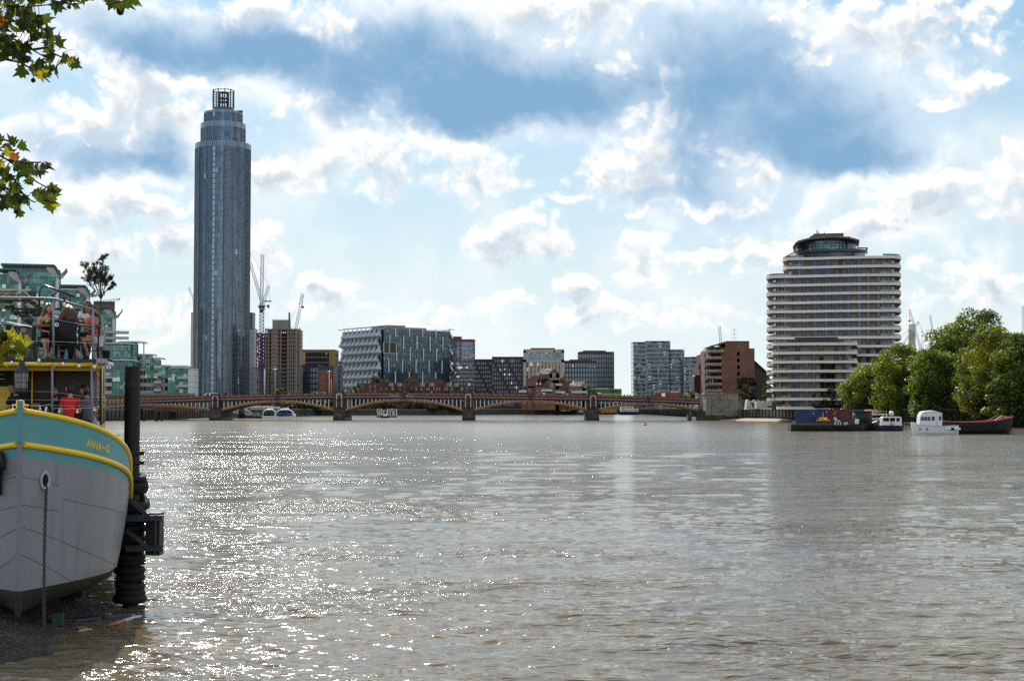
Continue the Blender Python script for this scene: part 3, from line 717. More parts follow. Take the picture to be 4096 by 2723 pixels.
# ---- green glass riverside flats with gull-wing roofs (left)
def gull(label,u0,u1,uc,vr,vc,uw,vw,Y,depth,vb=1600,seed=0,beige_from=None):
    "flat vaulted roof from u0 to u1 at vr, curving down to the column head (uc,vc), then the wing kicks up to (uw,vw)"
    t,w,h,X,Z=bld('glass_apartment_block',label,u0,uc,vr,Y,depth); h=Z(vr); t.rotation_euler[2]=R(15)
    cz=Z(vc)
    bx=X(u1)+ (X(uc)-X(u1))*.92
    m=MB(); zb=0
    m.mat(0).box(0,.5,Z(beige_from) if beige_from else 0,bx,depth,h-2.2)
    if beige_from: m.mat(1).box(0,.3,0,bx,depth,Z(beige_from))
    b=m.build('wall',[gglass,beige],t)
    fr=MB(); z=h-3
    while z>0: fr.box(-.1,.25,z,bx+.15,depth+.1,z+.35); z-=3.1
    fr.mat(1)
    x=0
    while x<bx: fr.box(x-.08,.3,0,x+.08,.5,h-2.2); x+=1.6
    y=2.
    while y<depth: fr.box(bx,y-.08,0,bx+.15,y+.08,h-2.2); y+=1.6
    fr.build('floor_band',[M('green_grey_band',(.11,.16,.17),.5),M('mullion',(.10,.17,.17),.5)],t)
    # roof shell
    pts=[(X(u0)-1.,h-.3)]; n=14; xa,xc=X(u1),X(uc)
    pts=[(-.8,h)]+[(xa+(xc-xa)*i/n, cz+(h-cz)*cos(pi/2*i/n)**.9) for i in range(n+1)]
    low=[(q[0]-.15,q[1]-.7) for q in pts][::-1]
    MB().slab(pts+low,-1.5,depth+1).build('roof',teal,t)
    s=MB().slab([(xa-3,h-1.2)]+[(q[0]-1.0,q[1]-1.2) for q in pts[1:]]+[(xc-1.2,cz-1.6),(xc-5,h-3.4),(xa-3,h-2.2)],-.9,depth+.4); s.build('roof_soffit',M('soffit',(.42,.40,.37),.6),t)
    xw,zw=X(uw),Z(vw); wp=[(xc+(xw-xc)*i/8, cz+.2+(zw-cz)*(i/8)**1.5) for i in range(9)]
    MB().slab(wp+[(q[0]+.1,q[1]-.45) for q in wp][::-1],-1.5,depth*.8).build('roof_wing',[teal],t)
    g=MB(); 
    for yy in (0.,depth*.5): 
        for i in range(1,8): g.bar((wp[i][0],yy,wp[i][1]-.4),(wp[i][0]-.6,yy,wp[i][1]-.4-1.6*sin(pi*i/8)),.12)
        g.tube([(wp[i][0]-.6,yy,wp[i][1]-.4-1.6*sin(pi*i/8)) for i in range(9)],.1,5)
        g.tube([(xa+(xc-xa)*i/10,yy-1.2,cz+(h-cz)*(1-i/10)-2.6*sin(pi*i/10)) for i in range(11)],.14,5)
    g.build('wing_bracket',lsteel,t); MB().slab([(q[0]-.05,q[1]-.47) for q in wp]+[(q[0]-.05,q[1]-.6) for q in wp][::-1],-1.4,depth*.8-.1).build('wing_soffit',M('white_soffit',(.62,.62,.60),.5),t)
    MB().cyl((xc-1.3,0,Z(1640) if False else 0),.75,cz,10).build('column',lsteel,t)
    return t,X,Z,bx,depth
gull('green glass riverside block with a curved roof at the left edge of the photo',-40,60,86,1073,1115,116,1087,640,14)
gull('tallest green glass riverside block, its wing roof behind the deck railing',12,206,232,1054,1094,258,1068,690,20)
gull('green glass block with a curved roof behind the small olive tree',222,335,356,1138,1172,376,1154,735,18)
tt,X,Z,bx,dp=gull('smaller gull-winged glass block right of the olive tree, with beige lower floors',380,440,463,1226,1262,488,1236,775,16,beige_from=1305)
sp=grid(3,bx-1,3,1,Z(1315),15,.2,key=0); windows(tt,sp,lambda k:wmb(1.8,1.9,.1),mats=[dglass,dsteel,beige])
m=MB()
for k in range(7): z=Z(1332+k*24); m.mat(0).box(bx-5,-2.2,z,bx+1.6,0,z+.25); m.mat(1).box(bx-5,-2.2,z+.25,bx+1.6,-2.1,z+1.2)
for k in range(3): z=Z(1332+k*22); m.mat(0).box(bx,2,z,bx+6.5,9,z+.3); m.mat(1).box(bx,2,z+.3,bx+6.5,2.1,z+1.3)
m.build('balcony',[lsteel,M('balcony_glass',(.25,.36,.36),.1,metal=.3)],tt)
r,w,h,X,Z=bld('brick_tower','red brown block top peeking out above the smaller gull-winged roof',374,457,1210,900,15); r.rotation_euler[2]=R(15); MB().box(0,0,0,w,14,h).build('wall',BRICK('red_brick',(.17,.06,.055)),r); MB().box(0,-.3,h,w,14.2,h+.8).build('parapet',dsteel,r)
windows(r,grid(1,w-1,4,h-8,h-2,2),lambda k:wmb(1.4,1.6),mats=[dglass,lsteel,beige])
# stepped lower riverside flats with thin white flying roofs
def flats(label,u0,u1,vt,Y,depth,over,kind,cols=0,seed=0,roof=True):
    t,w,h,X,Z=bld('riverside_flats',label,u0,u1,vt,Y,depth); t.rotation_euler[2]=R(11)
    wm=gglass if kind=='glass' else beige
    MB().box(0,0,0,w,depth,h-.6).build('wall',wm,t)
    if roof: MB().slab([(-over[0],h-.35),(0,h-.1),(w,h-.1),(w+over[1],h-.35),(w+over[1],h-.05),(w,h+.3),(0,h+.3),(-over[0],h-.05)],-1.6,depth+1).build('roof',M('white_roof_edge',(.66,.70,.68),.4),t)
    fr=MB(); z=h-3.3
    if kind=='glass':
        while z>0: fr.box(-.05,-.12,z,w+.12,depth,z+.4); z-=3.05
        x=0
        while x<=w: fr.box(x-.06,-.1,0,x+.06,0,h-.7); x+=1.55
        y=1.
        while y<depth: fr.box(w,y-.06,0,w+.1,y+.06,h-.7); y+=1.55
        fr.build('floor_band',M('green_grey_band'),t)
        sp=[(ru(1,w-1),-.02,h-3.3-3.05*k+.7,0,0) for k in range(int(h/3.05)-1) for _ in range(1)]
        windows(t,sp,lambda k:wmb(.7,1.1,.12,sill=False),mats=[dglass,lsteel,lsteel])
    else:
        n=int(h/3.35); sp=[]
        for r in range(n):
            for c in range(cols): sp.append((w*(c+.5)/cols,-.02,h-3.1-3.35*r,0,0))
        windows(t,sp,lambda k:wmb(1.45,1.7,.1),mats=[gglass,dsteel,beige])
    if over[1]>2.5: MB().cyl((w+over[1]-1.2,0,0 if h<15 else h-12),.3,(h if h<15 else 12)-.4,8).build('column',lsteel,t)
    return t,w,h,X,Z
def balcs(t,x,zs,w,d=1.8):
    m=MB()
    for z in zs: m.mat(0).box(x,-d,z,x+w,0,z+.28); m.mat(1).box(x,-d,z+.28,x+w,-d+.08,z+1.25).box(x,-d,z+.28,x+.08,0,z+1.25)
    m.build('balcony',[steel,M('balcony_glass')],t)
flats('low green glass flats under a flying white roof, left of the dark steel pile',484,545,1366,700,16,(2,4.4),'glass')
flats('green glass flats behind the string bulbs with a long white roof edge',423,520,1374,690,12,(2,1.6),'glass')
flats('green glass penthouse flats with a column propped roof, above the beige flats',528,607,1418,720,14,(2,2),'glass')
flats('narrow green glass flats with a roof prop right of the penthouse',596,640,1432,722,12,(1,2.2),'glass')
t,w,h,X,Z=flats('green glass riverside flats right behind the yellow deck corner',450,530,1441,655,14,(1,1.8),'glass'); balcs(t,-4.5,[3.+3.05*k for k in range(6)],3.6)
t,w,h,X,Z=flats('beige riverside flats in small windows between pile and green glass end block',555,675,1470,665,14,(0,0),'beige',cols=7,roof=False); balcs(t,w-6.5,[2+3.3*k for k in range(6)],3.2)
MB().mat(0).box(w-10,-.6,h-4.5,w+.4,3,h+1.2).build('glazed_storey',gglass,t)
t,w,h,X,Z=flats('green glass end block under the last white roof, left of the tall tower',672,748,1464,660,14,(1,1.3),'glass'); balcs(t,w-4,[h-5.5,h-9],4.5)
flats('beige riverside flats behind the yellow deck posts',418,446,1500,652,12,(0,0),'beige',cols=2,roof=False)
# low brick terrace and pale blocks beyond
t,w,h,X,Z=bld('riverside_terrace','long low brown terrace wall with railings above the left end of the bridge',428,780,1582,640,6); MB().box(0,0,0,w,6,h).build('wall',M('brown_terrace',(.13,.09,.07),.9,.3,.3),t); MB().box(0,-.2,h,w,.1,h+.9).build('railing',M('terrace_rail',(.16,.15,.14),.6),t)
for lab,u0,u1,vt,Y,mt in (('pale clad block left of the tall tower, lower part',730,776,1474,850,whitec),('thin pale slab rising just behind the left side of the tall tower',764,780,1252,1050,M('cream_cladding',(.55,.50,.43),.8,.1,.2)),
    ('pale panelled slab close behind the right side of the tall tower',996,1018,1317,960,M('scaffold_sheet',(.50,.52,.55),.8,.15,.15,bump=.6,bs=1.5)),('lower pale sheeted block between the tall tower and the blue crane',1012,1041,1470,955,M('scaffold_sheet')),('dark roof box peeping out behind the tall tower',992,1010,1252,1100,dsteel)):
    t,w,h,X,Z=bld('slab_block',lab,u0,u1,vt,Y,12); MB().box(0,0,0,w,12,h).build('wall',mt,t)
    m=MB()
    z=3.
    while z<h: m.box(-.05,-.08,z,w+.05,12.05,z+.15); z+=3.2
    m.box(-.15,-.15,h,w+.15,12.15,h+.5)
    m.build('panel_joint',M('joint_grey',(.30,.29,.28),.8),t)
# ---- concrete frame under construction
def frame():
    Y=900.; t,w,h,X,Z=bld('building_site','concrete tower frame under construction with orange edge boards','building',0,1,1) if False else bld('unfinished_building','concrete tower frame under construction with orange edge boards and a bare lift core',1020,1197,1313,Y,26)
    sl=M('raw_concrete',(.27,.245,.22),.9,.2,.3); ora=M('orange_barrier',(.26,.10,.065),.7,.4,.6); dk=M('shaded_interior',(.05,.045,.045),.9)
    n=16; fh=(Z(1313)-Z(1575))/n+0; fh=15.6/6200*Y
    tops={0:h}
    k=0; z=Z(1316)
    def x(u): return X(u)
    while z>-1:
        m=MB(); x0=x(1022) if z<Z(1328) else x(1060); xr=x(1184)
        if z<Z(1474): x0=x(1045)
        m.mat(0).box(x0,0,z-.45,xr,24,z)
        if k%1==0: m.mat(1).box(x0,-.15,z-.3,xr,-.02,z-.12)
        # loading bays on the right
        m.mat(0).box(xr,1,z-.3,xr+1.8,6,z-.05)
        m.mat(2)
        xx=x0
        while xx<xr: m.box(xx,-.12,z,xx+.07,-.05,z+1.1); xx+=1.7
        m.mat(1).box(x0,-.1,z+.93,xr,-.06,z+1.0)
        m.mat(1).box(xr+1.7,1,z-.1,xr+1.8,6,z+.9)
        m.build('floor_slab',[sl,ora,steel],t); z-=fh; k+=1
    m=MB()
    for u in (1023,1034,1060,1071,1085,1112+40,1130-10,1150-2,1160,1168,1178,1184):
        for y in (.6,8,16,23): m.box(x(u),y,-1,x(u)+.7,y+.7,(Z(1330) if u<1060 else h))
    m.build('column',sl,t)
    m=MB().box(x(1089),.4,0,x(1112),10,Z(1279)).box(x(1112),1,Z(1320),x(1151),12,Z(1279)); 
    for i in range(10): m.box(x(1090+i*6.2),.5,Z(1279),x(1090+i*6.2)+.12,.7,Z(1273))
    m.build('lift_core',M('core_concrete',(.24,.23,.215),.9,.2,.3,streak=.2),t)
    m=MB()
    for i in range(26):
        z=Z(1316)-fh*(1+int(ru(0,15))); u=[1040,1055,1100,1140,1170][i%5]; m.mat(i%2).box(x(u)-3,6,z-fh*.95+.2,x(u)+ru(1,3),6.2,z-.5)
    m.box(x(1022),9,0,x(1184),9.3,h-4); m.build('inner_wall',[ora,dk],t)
    m=MB()
    for k in range(7):
        z=Z(1476)-k*fh; m.mat(0).box(x(1045),-3,z-.1,x(1150),-1.2,z); m.mat(1).box(x(1045),-3,z+.9,x(1150),-2.95,z+1.0)
    xx=x(1045)
    while xx<x(1150): m.mat(0).box(xx,-3,0,xx+.1,-2.9,Z(1474)); xx+=2.2
    m.build('scaffold',[steel,ora],t)
frame()
# ---- cranes
cblue=M('crane_blue',(.02,.055,.17),.45,.2,1); cwhite=M('crane_white',(.42,.45,.48),.5,.1,1)
def crane(label,ub,vb,vt,Y,w,jibs,mat,mat2=None,mast_n=26,base=None,cat='crane'):
    p=at(ub,vb,Y); q=at(ub,vt,Y); t=thing('tower_crane',label,cat,(p.x,Y,p.z))
    def L(u,v,dy=0): a=at(u,v,Y); return Vector((a.x-p.x,dy,a.z-p.z))
    if vt!=vb: MB().truss((0,0,0),(0,0,q.z-p.z),w,mast_n,w*.09).build('mast',mat,t)
    for (u0,v0,u1,v1,ww,n,kind) in jibs:
        if kind=='jib': MB().truss(L(u0,v0),L(u1,v1),ww,n,ww*.10).build('jib',mat2 or mat,t)
        elif kind=='cab': 
            a=L((u0+u1)/2,(v0+v1)/2); MB().cbox(a,(abs(L(u1,v1).x-L(u0,v0).x),2.2,abs(L(u1,v1).z-L(u0,v0).z))).build('machinery',dsteel,t)
        elif kind=='cable': MB().bar(L(u0,v0),L(u1,v1),ww).build('cable',dsteel,t)
        elif kind=='hook': MB().ball(L(u0,v0),ww,8).build('hook',dsteel,t)
    return t
crane('tall tower crane with a blue lattice mast in front of the unfinished building',1045,1572,1215,880,2.2,
 [(1046,1215,1050,1016,1.6,26,'jib'),(1034,1222,1058,1232,0,0,'cab'),(1040,1236,1052,1250,0,0,'cab')],cblue,cwhite,50)
crane('luffing crane with its jib leaning left, behind the blue mast',1048,1240,1205,960,1.8,[(1046,1205,1000,1048,1.5,20,'jib'),(1060,1203,1085,1207,0,0,'cab'),(1000,1048,1004,1010,.12,0,'cable'),(1004,1010,1073,1138,.14,0,'cable')],cwhite,cwhite,5)
crane('smaller crane with its jib leaning right, beside the blue mast',1054,1240,1200,1000,1.6,[(1056,1205,1075,1141,1.5,12,'jib'),(1052,1222,1072,1224,.4,0,'cable'),(1070,1219,1077,1231,0,0,'cab'),(1077,1141,1079,1204,.12,0,'cable')],cwhite,cwhite,5)
crane('luffing crane on the unfinished building with a black cab column',1157,1315,1308,905,1.6,[(1155,1250,1160,1315,0,0,'cab'),(1183,1318,1211,1174,1.4,22,'jib'),(1157,1290,1207,1190,.12,0,'cable'),(1211,1180,1211,1228,.1,0,'cable'),(1211,1228,0,0,.8,0,'hook')],cwhite,cwhite,2)
crane('crane jib showing at the left edge of the tall tower',776,1300,1195,1300,1.6,[(774,1195,756,1150,1.4,10,'jib'),(757,1152,757,1222,.14,0,'cable')],cwhite,cwhite,14)
crane('distant crane jib beside the red brown block top',395,1212,1205,1000,1.2,[(386,1207,480,1197,1.2,14,'jib'),(474,1199,481,1193,.5,0,'cable')],cwhite,cwhite,2)
crane('largest of the pale cranes behind the white chimney',3690,1420,1360,1900,2.4,[(3684,1400,3637,1236,2.2,26,'jib'),(3637,1238,3638,1282,.25,0,'cable'),(3638,1283,0,0,1.5,0,'hook')],cwhite,cwhite,6)
crane('pale crane crossing in front of the white chimney',3660,1420,1375,1850,2.,[(3606,1384,3675,1287,2.,20,'jib'),(3675,1287,3706,1366,.25,0,'cable'),(3604,1345,3675,1287,.25,0,'cable')],cwhite,cwhite,3)
crane('thin pale crane right of the white chimney above the trees',3732,1420,1335,1900,1.8,[(3732,1335,3720,1260,1.8,14,'jib')],cwhite,cwhite,8)
crane('distant crane just inside the right edge of the photo',4094,1450,1290,1900,1.8,[(4093,1290,4092,1222,1.8,12,'jib')],cwhite,cwhite,14)
t=thing('chimney','tall white power station chimney rising behind the trees','chimney',(PX(3648,1950,1350),1950,3)); hh=PZ(1297,1950)-3
MB().lathe((0,0,0),[(5.2,0),(4.5,hh*.6),(4.2,hh-9),(4.4,hh-9),(4.4,hh-5),(4.1,hh-4.5),(4.1,hh-1),(4.3,hh),(3.6,hh),(3.6,hh-2),(.01,hh-2)],28).build('stack',M('chimney_cream',(.62,.60,.55),.8,.1,.05,streak=.1),t)
# ---- generic mid-rise blocks between the tower and the right bank
def midrise(label,u0,u1,vt,Y,depth,wall,cols,fh,w,hgt,wm,name='apartment_block',side=0,bars=0,rail=False,roofbox=None,vt_first=None,fr=.1,skipf=None,mats=None,band=None,rz=0):
    t,W,h,X,Z=bld(name,label,u0,u1,vt,Y,depth,rz=rz)
    MB().box(0,0,0,W,depth,h).build('wall',wall,t)
    MB().box(-.15,-.15,h,W+.15,.3,h+.7).box(-.15,depth-.3,h,W+.15,depth+.15,h+.7).box(-.15,-.1,h,.3,depth,h+.7).box(W-.3,-.1,h,W+.15,depth,h+.7).build('parapet',wall,t)
    n=int((h-1)/fh); sp=[]
    for r in range(n): 
        for c in range(cols):
            if skipf and skipf(r,c): continue
            sp.append((W*(c+.5)/cols,-.03,h-1-fh*(r+1)+(fh-hgt)*.6,0,0))
    if side:
        for r in range(n):
            for c in range(side):
                y=depth*(c+.5)/side; z=h-1-fh*(r+1)+(fh-hgt)*.6
                if u1<2048: sp.append((W+.03,y,z,pi/2,0))
                else: sp.append((-.03,y,z,-pi/2,0))
    random.shuffle(sp)
    windows(t,sp,lambda k:wmb(w,hgt,fr,bars=bars,rail=rail),mats=mats or [wm,dsteel,wall])
    if roofbox: 
        a,b,v=roofbox[:3]; MB().box(X(a),2,h,X(b),depth-2,Z(v)).build('roof_plant_room',dsteel if len(roofbox)<4 else roofbox[3],t)
    return t,W,h,X,Z
tanb=M('tan_brick',(.20,.14,.10),.85,.25,.3)
t,W,h,X,Z=midrise('tan brick block with an ochre yellow end bay, above the dark blue block',1210,1338,1402,1010,24,tanb,9,3.4,2.2,2.5,dglass,side=4)
m=MB(); 
for i in range(5): m.mat(0).box(X(1318)+i*.8,-.25,0,X(1318)+i*.8+.5,0,h-.5)
m.box(X(1210),-.2,h-9,X(1222),0,h-1); m.build('ochre_panel',M('ochre_cladding',(.42,.27,.05),.6,.2,.5),t)
t,W,h,X,Z=midrise('dark blue block with stacked white edged balconies right of the unfinished building',1197,1272,1462,930,20,M('dark_blue_brick',(.03,.04,.06),.8,.3,.4),7,3.3,1.9,2.4,bglass,rail=True,side=0)
t,W,h,X,Z=midrise('block with vertical orange terracotta fins beside the dark blue block',1270,1336,1468,925,20,dsteel,10,3.3,1.1,2.6,dglass)
m=MB(); x_=.2
while x_<W-.2: m.box(x_,-.6,0,x_+.38,0,h-2.5); x_+=.9
m.build('terracotta_fins',M('terracotta',(.42,.12,.045),.7,.25,.5),t)
MB().box(-.2,-.3,h*.5,W+.2,.05,h*.5+.5).build('floor_band',dsteel,t)
for lab,a,b,v,Y in (('small grey brown block left of the diamond-sail glass building, lower',1334,1362,1490,960),('small grey block left of the diamond-sail glass building, upper',1340,1364,1449,1050)):
    midrise(lab,a,b,v,Y,14,M('grey_brown_brick',(.13,.12,.12),.85,.2,.4),4,3.3,1.2,1.7,bglass)
t,W,h,X,Z=midrise('red brick and glass tower right behind the diamond-sail glass building',1790,1898,1360,1250,22,BRICK('deep_red_brick',(.27,.055,.04)),9,3.3,2.3,2.2,wglass,roofbox=(1796,1845,1345),side=0)
MB().box(X(1798),-.4,h-15,X(1838),0,h-1.5).box(X(1846),-.4,h-15,X(1892),0,h-1.5).build('glazed_top',bglass,t)
m=MB()
for z in (h-1.6,h-5,h-8.5,h-12,h-15.3): m.box(X(1796),-.55,z,X(1894),-.38,z+.3)
for u in (1797,1808,1818,1828,1838,1846,1857,1868,1880,1892): m.box(X(u)-.12,-.6,h-15,X(u)+.12,-.38,h-1.4)
m.build('glazing_frame',BRICK('deep_red_brick'),t)
darkb=M('dark_plum_brick',(.05,.047,.058),.85,.3,.3)
midrise('long dark brick block with scattered bright windows, right of the red brick tower',1896,1972,1440,1180,20,darkb,9,3.3,.95,2.0,wglass,skipf=lambda r,c:(r*7+c*5)%6==0)
t,W,h,X,Z=midrise('taller end of the long dark brick block, next to the pale stone tower',1968,2098,1430,1160,20,darkb,14,3.3,.95,2.0,wglass,skipf=lambda r,c:(r*5+c*7)%6==0,roofbox=(2018,2082,1426)); 
pale=M('pale_stone_frame',(.44,.37,.29),.8,.12,.3)
t,W,h,X,Z=midrise('pale stone framed tower with a glazed top storey behind the gabled wharf flats',2095,2255,1402,1060,24,dsteel,13,3.4,1.4,2.6,wglass,roofbox=(2122,2220,1391))
m=MB(); ze=Z(1440)
m.box(-.3,-.6,h-1.5,W+.3,.2,h+.9).box(-.3,-.6,ze-1.5,W+.3,.2,ze+.4).box(-.3,-.6,0,1.6,.2,h).box(W-1.6,-.6,0,W+.3,.2,h).box(X(2214),-.6,ze,X(2220),.2,h)
for u in (2113,2128,2142,2157,2171,2186,2200,2213,2226,2240): m.box(X(u),-.5,0,X(u)+1.5,.2,ze)
m.build('stone_frame',pale,t)
glz=MB().mat(0).box(X(2100),-.25,ze+.5,X(2212),0,h-1.8).box(X(2222),-.25,ze+.5,X(2250),0,h-1.8); glz.build('glazed_top',bglass,t)
brn=M('brown_grey_brick',(.085,.07,.065),.85,.25,.4)
t,W,h,X,Z=midrise('brown grey block with light fins, lower of the pair behind the coach',2253,2386,1446,1090,22,brn,12,3.4,2.0,2.6,bglass,roofbox=(2280,2365,1437,brn))
m=MB()
for i in range(13): m.box(W*i/12-.35,-.5,h-14,W*i/12+.35,0,h-.3)
m.box(-.2,-.55,h-15,W+.2,0,h-14); m.build('brick_fins',brn,t)
t,W,h,X,Z=midrise('tall slim dark block behind the coach, with pale vertical strips',2316,2455,1410,1130,24,brn,14,3.4,1.3,2.6,bglass,roofbox=(2334,2424,1401,brn))
m=MB()
for i in range(15): m.box(W*i/14-.3,-.4,0,W*i/14+.3,0,h-.3)
m.build('brick_fins',brn,t)
# ---- glass lattice building
def lattice():
    for lab,steps,Y in (('glass block with white diagonal steel bracing, stepping down to the right',((2534,2585,1368),(2583,2680,1364),(2680,2736,1398)),1150),('lower glass end block with steel grid left of the brown brick flats',((2736,2760,1428),(2758,2812,1427)),1140)):
        u0=steps[0][0]; t,W,h,X,Z=bld('braced_glass_block',lab,u0,steps[-1][1],steps[0][2],Y,26)
        gl=MB(); fb=MB(); br=MB(); bl=MB()
        for (a,b,v) in steps:
            H=Z(v); gl.box(X(a),2,0,X(b),26,H-.8); z=H-3.2
            while z>0: fb.mat(0).box(X(a),1.2,z,X(b),26.1,z+.32); fb.mat(1).box(X(a)+.3,.2,z+.3,X(b)-.2,.3,z+1.2); z-=3.1
            br.box(X(a)-.2,-.3,H-.3,X(b)+.2,26,H+.1)
            n=max(1,int((X(b)-X(a))/7.5))
            for i in range(n+1):
                xx=X(a)+(X(b)-X(a))*i/n; br.box(xx-.2,-.2,0,xx+.2,.2,H)
            z=H
            while z>0: br.box(X(a),-.2,z-.2,X(b),.15,z+.15); z-=9.3
            if b-a>40 and Y>1145:
                z=H; k=0
                while z>6:
                    for i in range(n):
                        xa=X(a)+(X(b)-X(a))*i/n; xb=X(a)+(X(b)-X(a))*(i+1)/n
                        if v==1364 and i==n-1 and z>H-9: br.bar((xa,-.1,z-9.3),(xb,-.1,z),.3)
                        elif (i+k)%1==0 and i>0: br.bar((xa,-.1,z),(xb,-.1,z-9.3),.3)
                    z-=9.3; k+=1
        gl.build('glazing',GLASS('lattice_glass',(.035,.06,.09),(1.6,1.6,3.1),.6,.08,.55,(.3,.36,.38),.12),t)
        fb.build('floor_slab',[M('slab_grey_blue',(.13,.14,.16),.6),M('balcony_glass2',(.12,.16,.2),.1,metal=.4)],t)
        br.build('steel_bracing',M('bracing_steel',(.33,.34,.37),.5),t)
lattice()
# ---- brown brick flats with balconies at the right end of the bridge
def brick_flats():
    Y=640.; t,W,h,X,Z=bld('brick_flats','brown brick flats with stacked planted balconies beside the bridge abutment',2828,3018,1367,Y,30,base=4.5)
    br=BRICK('brown_brick',(.185,.085,.048))
    # end wall with stepped top
    m=MB(); zt=h; m.slab([(X(2884),0),(X(3018),0),(X(3018),Z(1393)),(X(2997),Z(1393)),(X(2997),zt),(X(2904),zt),(X(2904),Z(1393)),(X(2884),Z(1393))],0,26)
    m.build('wall',br,t)
    m=MB().slab([(X(2904),zt),(X(2997),zt),(X(2997),zt+.35),(X(2904),zt+.35)],-.2,26.2).box(X(2884)-.1,-.15,Z(1393),X(2904),26,Z(1393)+.3); m.build('coping',dsteel,t)
    windows(t,[(X(2953),-.02,Z(1421+26.6*k),0,0) for k in range(6)],lambda k:wmb(1.0,1.4,.12),mats=[dglass,dsteel,dsteel])
    # balcony face recedes to the left
    m=MB(); m.slab([(X(2832),0),(X(2884),0),(X(2884),Z(1388)),(X(2849),Z(1383)),(X(2832),Z(1400))],3,26); m.build('wall',br,t)
    for r in range(8):
        v=1438+26.3*r-26.3; z=Z(v)
        for c in range(5):
            u=2822+c*13; w=X(13)-X(0)
            u0=u+ (8 if r==0 else 0)
            b=MB(); b.mat(0).box(X(u0),.3-c*.2,z,X(u0)+w*.9,3.2,z+.45); b.mat(1).box(X(u0),.3-c*.2,z+.45,X(u0)+w*.9,.36-c*.2,z+1.35)
            b.mat(3).box(X(u0)+w*.93,.8-c*.2,z-2.,X(u0)+w*1.0,3.1,z+.3)
            bo=b.build('balcony',[br,M('balcony_glass3',(.28,.30,.31),.15,metal=.3),dglass,M('reveal_brown',(.10,.05,.03),.8)],t)
            MB().box(X(u0),2.9,z+.5,X(u0)+w*.9,3.0,z+2.5).build('window',dglass,t)
            if (r*5+c)%6==1: 
                p=MB()
                for _ in range(40): q=(X(u0)+ru(.2,w*.7),.2-c*.2+ru(0,.5),z+ru(.5,1.5)); p.cbox(q,(.25,.03,.2),ru(0,3),ru(0,3))
                p.build('balcony_plant',M('leaf_green',(.06,.10,.02),.8,.5,2.),t)
    MB().slab([(X(2843),Z(1386)),(X(2904),Z(1372)),(X(2904),Z(1367)),(X(2849),Z(1380)),(X(2843),Z(1383))],2,20).build('roof',br,t)
    a=MB(); a.bar((X(2948),8,h),(X(2948),8,h+6),.1)
    for k in (2.,3.6,5.4): a.bar((X(2948)-1.4,8,h+k),(X(2948)+1.4,8,h+k),.08)
    a.build('aerial',dsteel,t)
    a=MB().truss((X(2897),10,h-1),(X(2891),10,h+7),.9,9,.08); a.build('roof_crane',steel,t)
    # darker stepped flats further left
    t,W,h,X,Z=bld('stepped_flats','dark red stepped flats with overhanging bays, behind the bridge pylon',2776,2832,1416,665,20,base=4.5)
    dr=M('dark_red_cladding',(.05,.018,.015),.7,.3,.4)
    m=MB(); m.box(X(2807),0,0,X(2832),20,h).box(X(2800),1,0,X(2812),18,Z(1450)).box(X(2778),2,Z(1562),X(2808),16,Z(1505)).slab([(X(2790),Z(1565)),(X(2808),Z(1565)),(X(2808),Z(1590))],3,15); m.build('wall',dr,t)
    windows(t,[(X(2794),1.9,Z(1538),0,0),(X(2794),1.9,Z(1512),0,0),(X(2820),-.05,Z(1428),0,0),(X(2820),-.05,Z(1480),0,0),(X(2806),.9,Z(1475),0,0)],lambda k:wmb(2.2,1.3,.1),mats=[wglass,dsteel,dsteel])
    for k in range(5): MB().box(X(2804),-1,Z(1450+k*30),X(2832),0,Z(1450+k*30)+.3).build('balcony',dr,t)
    MB().box(X(2782),4,Z(1505),X(2806),12,Z(1498)).build('roof_light',lsteel,t)
    # sloped roof part right of the end wall
    t,W,h,X,Z=bld('sloping_flats','dark brick flats under a long sloping roof, left of the white banded tower',3014,3092,1440,655,20,base=4.5)
    m=MB(); m.slab([(0,0),(X(3080),0),(X(3078),Z(1500)),(X(3066),Z(1492)),(0,h)],0,20); m.build('wall',BRICK('dark_brown_brick',(.07,.04,.035)),t)
    MB().bar((-.5,9,h+.4),(X(3068),9,Z(1490)),20,.4).build('roof',dsteel,t)
    windows(t,[(X(3026),-.03,Z(1488),0,0),(X(3022),-.03,Z(1512),0,0),(X(3031),-.03,Z(1512),0,0),(X(3040),-.03,Z(1512),0,0)]+[(X(3022+k*8),-.03,Z(1539),0,0) for k in range(5)]+[(X(3022+k*8),-.03,Z(1562),0,0) for k in range(5)],lambda k:wmb(.8,1.2,.1),mats=[wglass,dsteel,dsteel])
brick_flats()
